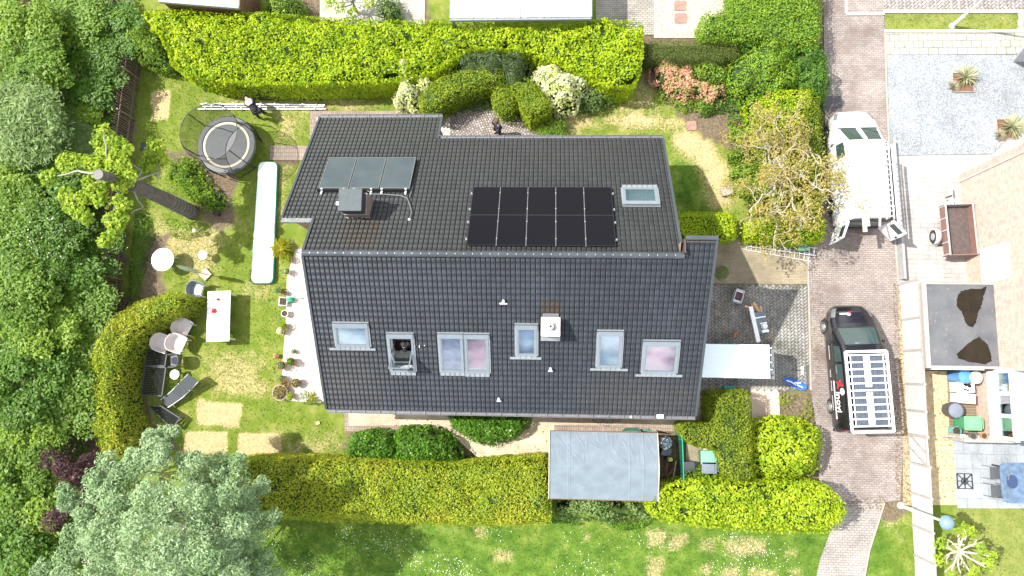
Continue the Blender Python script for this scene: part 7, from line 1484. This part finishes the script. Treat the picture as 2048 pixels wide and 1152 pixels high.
for (x, y0, y1, w_, lb, m) in ((-.42, -h-.55, h-2.6, .15, 'long cream timber sticking out behind the white van, the longer one', paint('cream timber', (.72,.68,.50), .7, .06)), (-.26, -h-.32, h-2.8, .08, 'shorter cream timber beside the long one on the white van', paint('cream timber', (1,1,1))), (.30, -h-.34, h-3.0, .06, 'slim white bar lying across the back of the white van roof', M_white)):
    b_ = MB(); b_.box(-w_/2, w_/2, -(y1-y0)/2, (y1-y0)/2, -.03, .03); o = b_.build('timber', m, bevel=.004); o.location = vanM @ Vector((x, (y0+y1)/2, Hh+.155)); o.rotation_euler = (0, 0, root.rotation_euler[2]+(0 if w_ > .07 else R(-6))); tag(o, lb, 'timber')
for (x, k) in ((-.05,0),):
    b_ = MB(); b_.box(-.30,.30,-1.15,1.15,-.01,.01); o = b_.build('white_sheet', M_white, bevel=.004); o.location = vanM @ Vector((.0, -.85, Hh+.14)); o.rotation_euler = (0,0,root.rotation_euler[2]); tag(o, 'large white sheet strapped on the middle of the white van roof', 'sheet')

# ------------------------------------------------------------------ people
M_skin = paint('skin', (.50,.30,.22), .55, .06); M_cloth = paint('black work clothes', (.014,.015,.021), .85, .3, 12); M_navy = paint('dark navy shirt', (.03,.032,.06), .85, .2, 12); M_hairb = paint('brown hair', (.10,.055,.03), .7, .3, 25); M_hairk = paint('dark hair', (.015,.012,.012), .7, .3, 25); M_shoe = paint('dark shoes', (.02,.018,.016), .6)
def skin(name, pts, edges, rad, m, parent, sub=1, root=0):
    me = bpy.data.meshes.new(name); me.from_pydata([tuple(p) for p in pts], edges, []); me.update(); o = link(name, me, m, parent)
    md = o.modifiers.new('skin', 'SKIN'); md.use_smooth_shade = True
    lay = me.skin_vertices[0].data if me.skin_vertices else None
    if lay is None:
        bpy.context.view_layer.update(); lay = me.skin_vertices[0].data
    for i, r in enumerate(rad): lay[i].radius = (r, r) if not hasattr(r, '__len__') else r; lay[i].use_root = (i == root)
    sb = o.modifiers.new('sub', 'SUBSURF'); sb.levels = sub; sb.render_levels = sub; return o
def person(label, loc, rz, J, tops, hair, patch=None, grp=None):
    """J: joint positions. body grown as one skinned figure; clothes, shoes and hair as its children"""
    root = empty('person', loc, rz, label, 'person', grp)
    names = ['pelvis','waist','chest','neck','head','crown','shL','elL','wrL','haL','shR','elR','wrR','haR','hipL','knL','anL','toL','hipR','knR','anR','toR']
    idx = {n: i for i, n in enumerate(names)}; pts = [Vector(J[n]) for n in names]
    E_ = [('pelvis','waist'),('waist','chest'),('chest','neck'),('neck','head'),('head','crown'),('chest','shL'),('shL','elL'),('elL','wrL'),('wrL','haL'),('chest','shR'),('shR','elR'),('elR','wrR'),('wrR','haR'),('pelvis','hipL'),('hipL','knL'),('knL','anL'),('anL','toL'),('pelvis','hipR'),('hipR','knR'),('knR','anR'),('anR','toR')]
    rad = dict(pelvis=.13,waist=.12,chest=.14,neck=.055,head=.095,crown=.07,shL=.065,elL=.043,wrL=.03,haL=.035,shR=.065,elR=.043,wrR=.03,haR=.035,hipL=.085,knL=.06,anL=.04,toL=.035,hipR=.085,knR=.06,anR=.04,toR=.035)
    skin('body', pts, [(idx[a], idx[b]) for a, b in E_], [rad[n] for n in names], M_skin, root)
    def sub(nm, keep, m, add, trim=None):
        q_ = [pts[idx[k]].copy() for k in keep]; e_ = [(keep.index(a), keep.index(b)) for a, b in E_ if a in keep and b in keep]; return skin(nm, q_, e_, [rad[k]+add for k in keep], m, root)
    sub('jacket', ['waist','pelvis','chest','shL','elL','wrL','shR','elR','wrR'], tops, .022)
    sub('trousers', ['pelvis','hipL','knL','anL','hipR','knR','anR'], M_cloth, .020)
    for s_ in 'LR':
        sub('shoe', ['an'+s_, 'to'+s_], M_shoe, .018)
        # fingers: four unequal bent chains and a thumb on the side of the palm
        hd, wr_ = pts[idx['ha'+s_]], pts[idx['wr'+s_]]; d = (hd-wr_).normalized(); side = d.cross(Vector((0,0,1))); side = side.normalized() if side.length > .1 else Vector((1,0,0)); dn = side.cross(d).normalized()*-1
        for k, l in enumerate((.070,.080,.075,.060)):
            b0 = hd+side*(k-1.5)*.018; skin('finger', [b0, b0+d*l*.5+dn*.006, b0+d*l*.85+dn*.028], [(0,1),(1,2)], [.009,.0085,.007], M_skin, root)
        b0 = wr_.lerp(hd, .5)+side*.034; skin('thumb', [b0, b0+d*.03+side*.022, b0+d*.06+side*.024], [(0,1),(1,2)], [.011,.0095,.008], M_skin, root)
    # head details
    hc = pts[idx['head']]; cr = pts[idx['crown']]; up = (cr-pts[idx['neck']]).normalized(); fw = Vector(J['face']).normalized(); fw = (fw-up*fw.dot(up)).normalized(); sd = fw.cross(up)
    mb = MB(); Fh = Matrix(((sd.x,fw.x,up.x,hc.x),(sd.y,fw.y,up.y,hc.y),(sd.z,fw.z,up.z,hc.z),(0,0,0,1)))
    mb.lathe([(.02,-.035),(.014,0),(.008,.03)], (0,.105,0), 8, M=Fh); mb.build('nose', M_skin, root, smooth=True)
    for sx in (-1, 1): mb = MB(); mb.lathe([(0,-.012),(.012,0),(0,.012)], (sx*.035,.092,.03), 8, M=Fh); mb.build('eye', M_white, root, smooth=True); mb = MB(); mb.lathe([(0,-.03),(.022,0),(0,.03)], (sx*.098,.0,.01), 8, sx=.5, M=Fh); mb.build('ear', M_skin, root, smooth=True)
    mb = MB(); mb.box(-.025,.025,.088,.1,-.06,-.05,Fh); mb.build('mouth', paint('lips', (.35,.12,.10), .5), root)
    mb = MB(); mb.lathe([(.108,-.02),(.118,.04),(.108,.085),(.075,.125),(.03,.142),(0,.145)], (0,-.022,0), 16, M=Fh); mb.build('hair', hair, root, smooth=True)
    if patch: patch(root)
    return root
# person bending over the rails
Jb = dict(pelvis=(0,-.15,.86),waist=(0,.02,.98),chest=(0,.30,1.06),neck=(0,.46,1.06),head=(0,.56,1.03),crown=(0,.64,.98),shL=(-.19,.34,1.02),elL=(-.24,.42,.74),wrL=(-.18,.52,.50),haL=(-.17,.55,.42),shR=(.19,.34,1.02),elR=(.26,.44,.74),wrR=(.2,.56,.5),haR=(.19,.6,.42),
          hipL=(-.10,-.14,.82),knL=(-.14,.02,.45),anL=(-.15,-.12,.08),toL=(-.17,.06,.04),hipR=(.10,-.14,.82),knR=(.16,.06,.45),anR=(.16,-.05,.08),toR=(.18,.12,.04),face=(0,.4,-1))
def backpatch(r): mb = MB(); mb.prism(lozenge(.13,.11,16,5), 0, .02, Matrix.Translation((0,.20,1.185)) @ Matrix.Rotation(R(14), 4, 'X')); mb.build('back_print', M_white, r)
g_ = G(519, 226, .3); person('person in black work clothes bending over the pale rails, white patch on the back', (g_[0], g_[1], 0), R(38), Jb, M_cloth, M_hairk, backpatch)
Js = dict(pelvis=(0,0,.92),waist=(0,-.01,1.08),chest=(0,0,1.32),neck=(0,.02,1.50),head=(0,.04,1.60),crown=(0,.03,1.68),shL=(-.19,0,1.40),elL=(-.24,.05,1.14),wrL=(-.20,.24,1.04),haL=(-.17,.31,1.03),shR=(.19,0,1.40),elR=(.25,.02,1.14),wrR=(.22,.20,1.02),haR=(.2,.27,1.0),
          hipL=(-.10,0,.88),knL=(-.12,.05,.48),anL=(-.13,0,.08),toL=(-.15,.16,.04),hipR=(.10,0,.88),knR=(.13,.14,.50),anR=(.13,.05,.08),toR=(.15,.22,.04),face=(0,1,-.35))
g_ = G(999, 268, 0); person('person in dark navy work clothes with brown hair standing on the cobbled terrace', (g_[0], g_[1], .02), R(120), Js, M_navy, M_hairb)
w = WIN[1]; hp_ = RP(808, 688, 'S'); hp_ = hp_+(hp_-Vector((0,0,H))).normalized()*.30; xm, ym = hp_.x, hp_.y; Jw = {k: Vector(v)*1 for k, v in Js.items()}
person('person in a dark shirt standing inside the open roof window', (xm, ym, hp_.z-1.60), R(180), Jw, M_navy, M_hairk)
# daisies in the lower lawn, grass blades
wp = np.array(px([(520,1050),(1640,1066),(1640,1180),(500,1180)])); Q = rng.uniform(wp.min(0), wp.max(0), (5200, 2)); Q = Q[(sdist(Q, wp) < 0) & (vnoise(Q, 1.1, 21)+rng.normal(0, .3, 5200) > .45)]
V, F = leafmesh(np.c_[Q, np.full(len(Q), .03)], np.tile([0, 0, 1.], (len(Q), 1))+rng.normal(0, .2, (len(Q), 3)), .03, 1.0); tag(link('daisies', fastmesh('daisies', V, F), paint('daisy white', (.8,.8,.76), .8)), kind='stuff')
n = 150000; Q = rng.uniform((-19.5, -11), (22, 17), (n, 2))
inside = np.zeros(n, bool)
for poly in ([(262,110),(420,190),(900,200),(640,235),(560,450),(600,500),(570,600),(550,800),(640,830),(690,860),(690,915),(460,915),(300,860),(300,640),(400,600),(270,600)], [(1130,160),(1480,130),(1480,430),(1360,430),(1330,280),(1130,280)], [(460,1040),(1660,1060),(1620,1200),(440,1200)], [(1735,1010),(1825,1000),(1835,1200),(1700,1200)], [(1915,1018),(2100,1018),(2100,1200),(1900,1200)], [(1768,28),(2034,28),(2034,62),(1768,62)]): inside |= sdist(Q, np.array(px(poly))) < 0
Q = Q[inside]; gl_ = np.c_[Q, .012*vnoise(Q, .9, 2)-.01]; ix = np.clip(((Q[:, 0]-gx[0])/.16).astype(int), 0, nxg-1); iy = np.clip(((Q[:, 1]-gy[0])/.16).astype(int), 0, nyg-1); kk = (soil[iy*nxg+ix] < .4) & (dry[iy*nxg+ix] < .6); gl_ = gl_[kk]
N = rng.normal(0, 1, (len(gl_), 3)); N[:, 2] = np.abs(N[:, 2])*.6; V, F = leafmesh(gl_, N, .085, .28); tag(link('grass', fastmesh('grass', V, F), leafmat('grass blades', (.10,.165,.016), (.23,.28,.045), (.20,.22,.055), .8)), kind='stuff')

# small litter and covers
p = G(1664, 208); mb = MB(); mb.box(-.42, .42, -.35, .35, 0, .012); mb.lathe([(.2,.012),(.22,.018),(.2,.02)], n=24); o = mb.build('manhole_cover', paint('dark iron plate', (.07,.065,.07), .6, .2, 9)); o.location = (p[0], p[1], .02); tag(o, 'dark iron cover plate in the lane just above the white van', 'cover')
L_ = []
for poly, n_ in (([(1616,480),(1650,470),(1640,860),(1624,780)], 260), ([(1786,560),(1805,570),(1822,1010),(1790,1000)], 900), ([(1300,566),(1615,568),(1617,590),(1300,600)], 160), ([(1690,1000),(1770,990),(1780,1020),(1700,1020)], 150), ([(1640,200),(1680,200),(1665,480),(1640,480)], 220), ([(560,740),(640,740),(650,795),(560,795)], 60), ([(1860,745),(1895,745),(1912,1000),(1880,1000)], 260), ([(690,822),(1100,822),(1090,915),(900,890)], 120)):
    w_ = np.array(px(poly)); Q = rng.uniform(w_.min(0), w_.max(0), (n_*3, 2)); L_.append(Q[sdist(Q, w_) < 0][:n_])
Q = np.concatenate(L_); V, F = leafmesh(np.c_[Q, np.full(len(Q), .032)], np.tile([0, 0, 1.], (len(Q), 1))+rng.normal(0, .3, (len(Q), 3)), .06, .6); tag(link('leaf_litter', fastmesh('leaf_litter', V, F), leafmat('fallen leaves', (.16,.09,.04), (.30,.20,.09), (.10,.12,.03), .8)), kind='stuff')
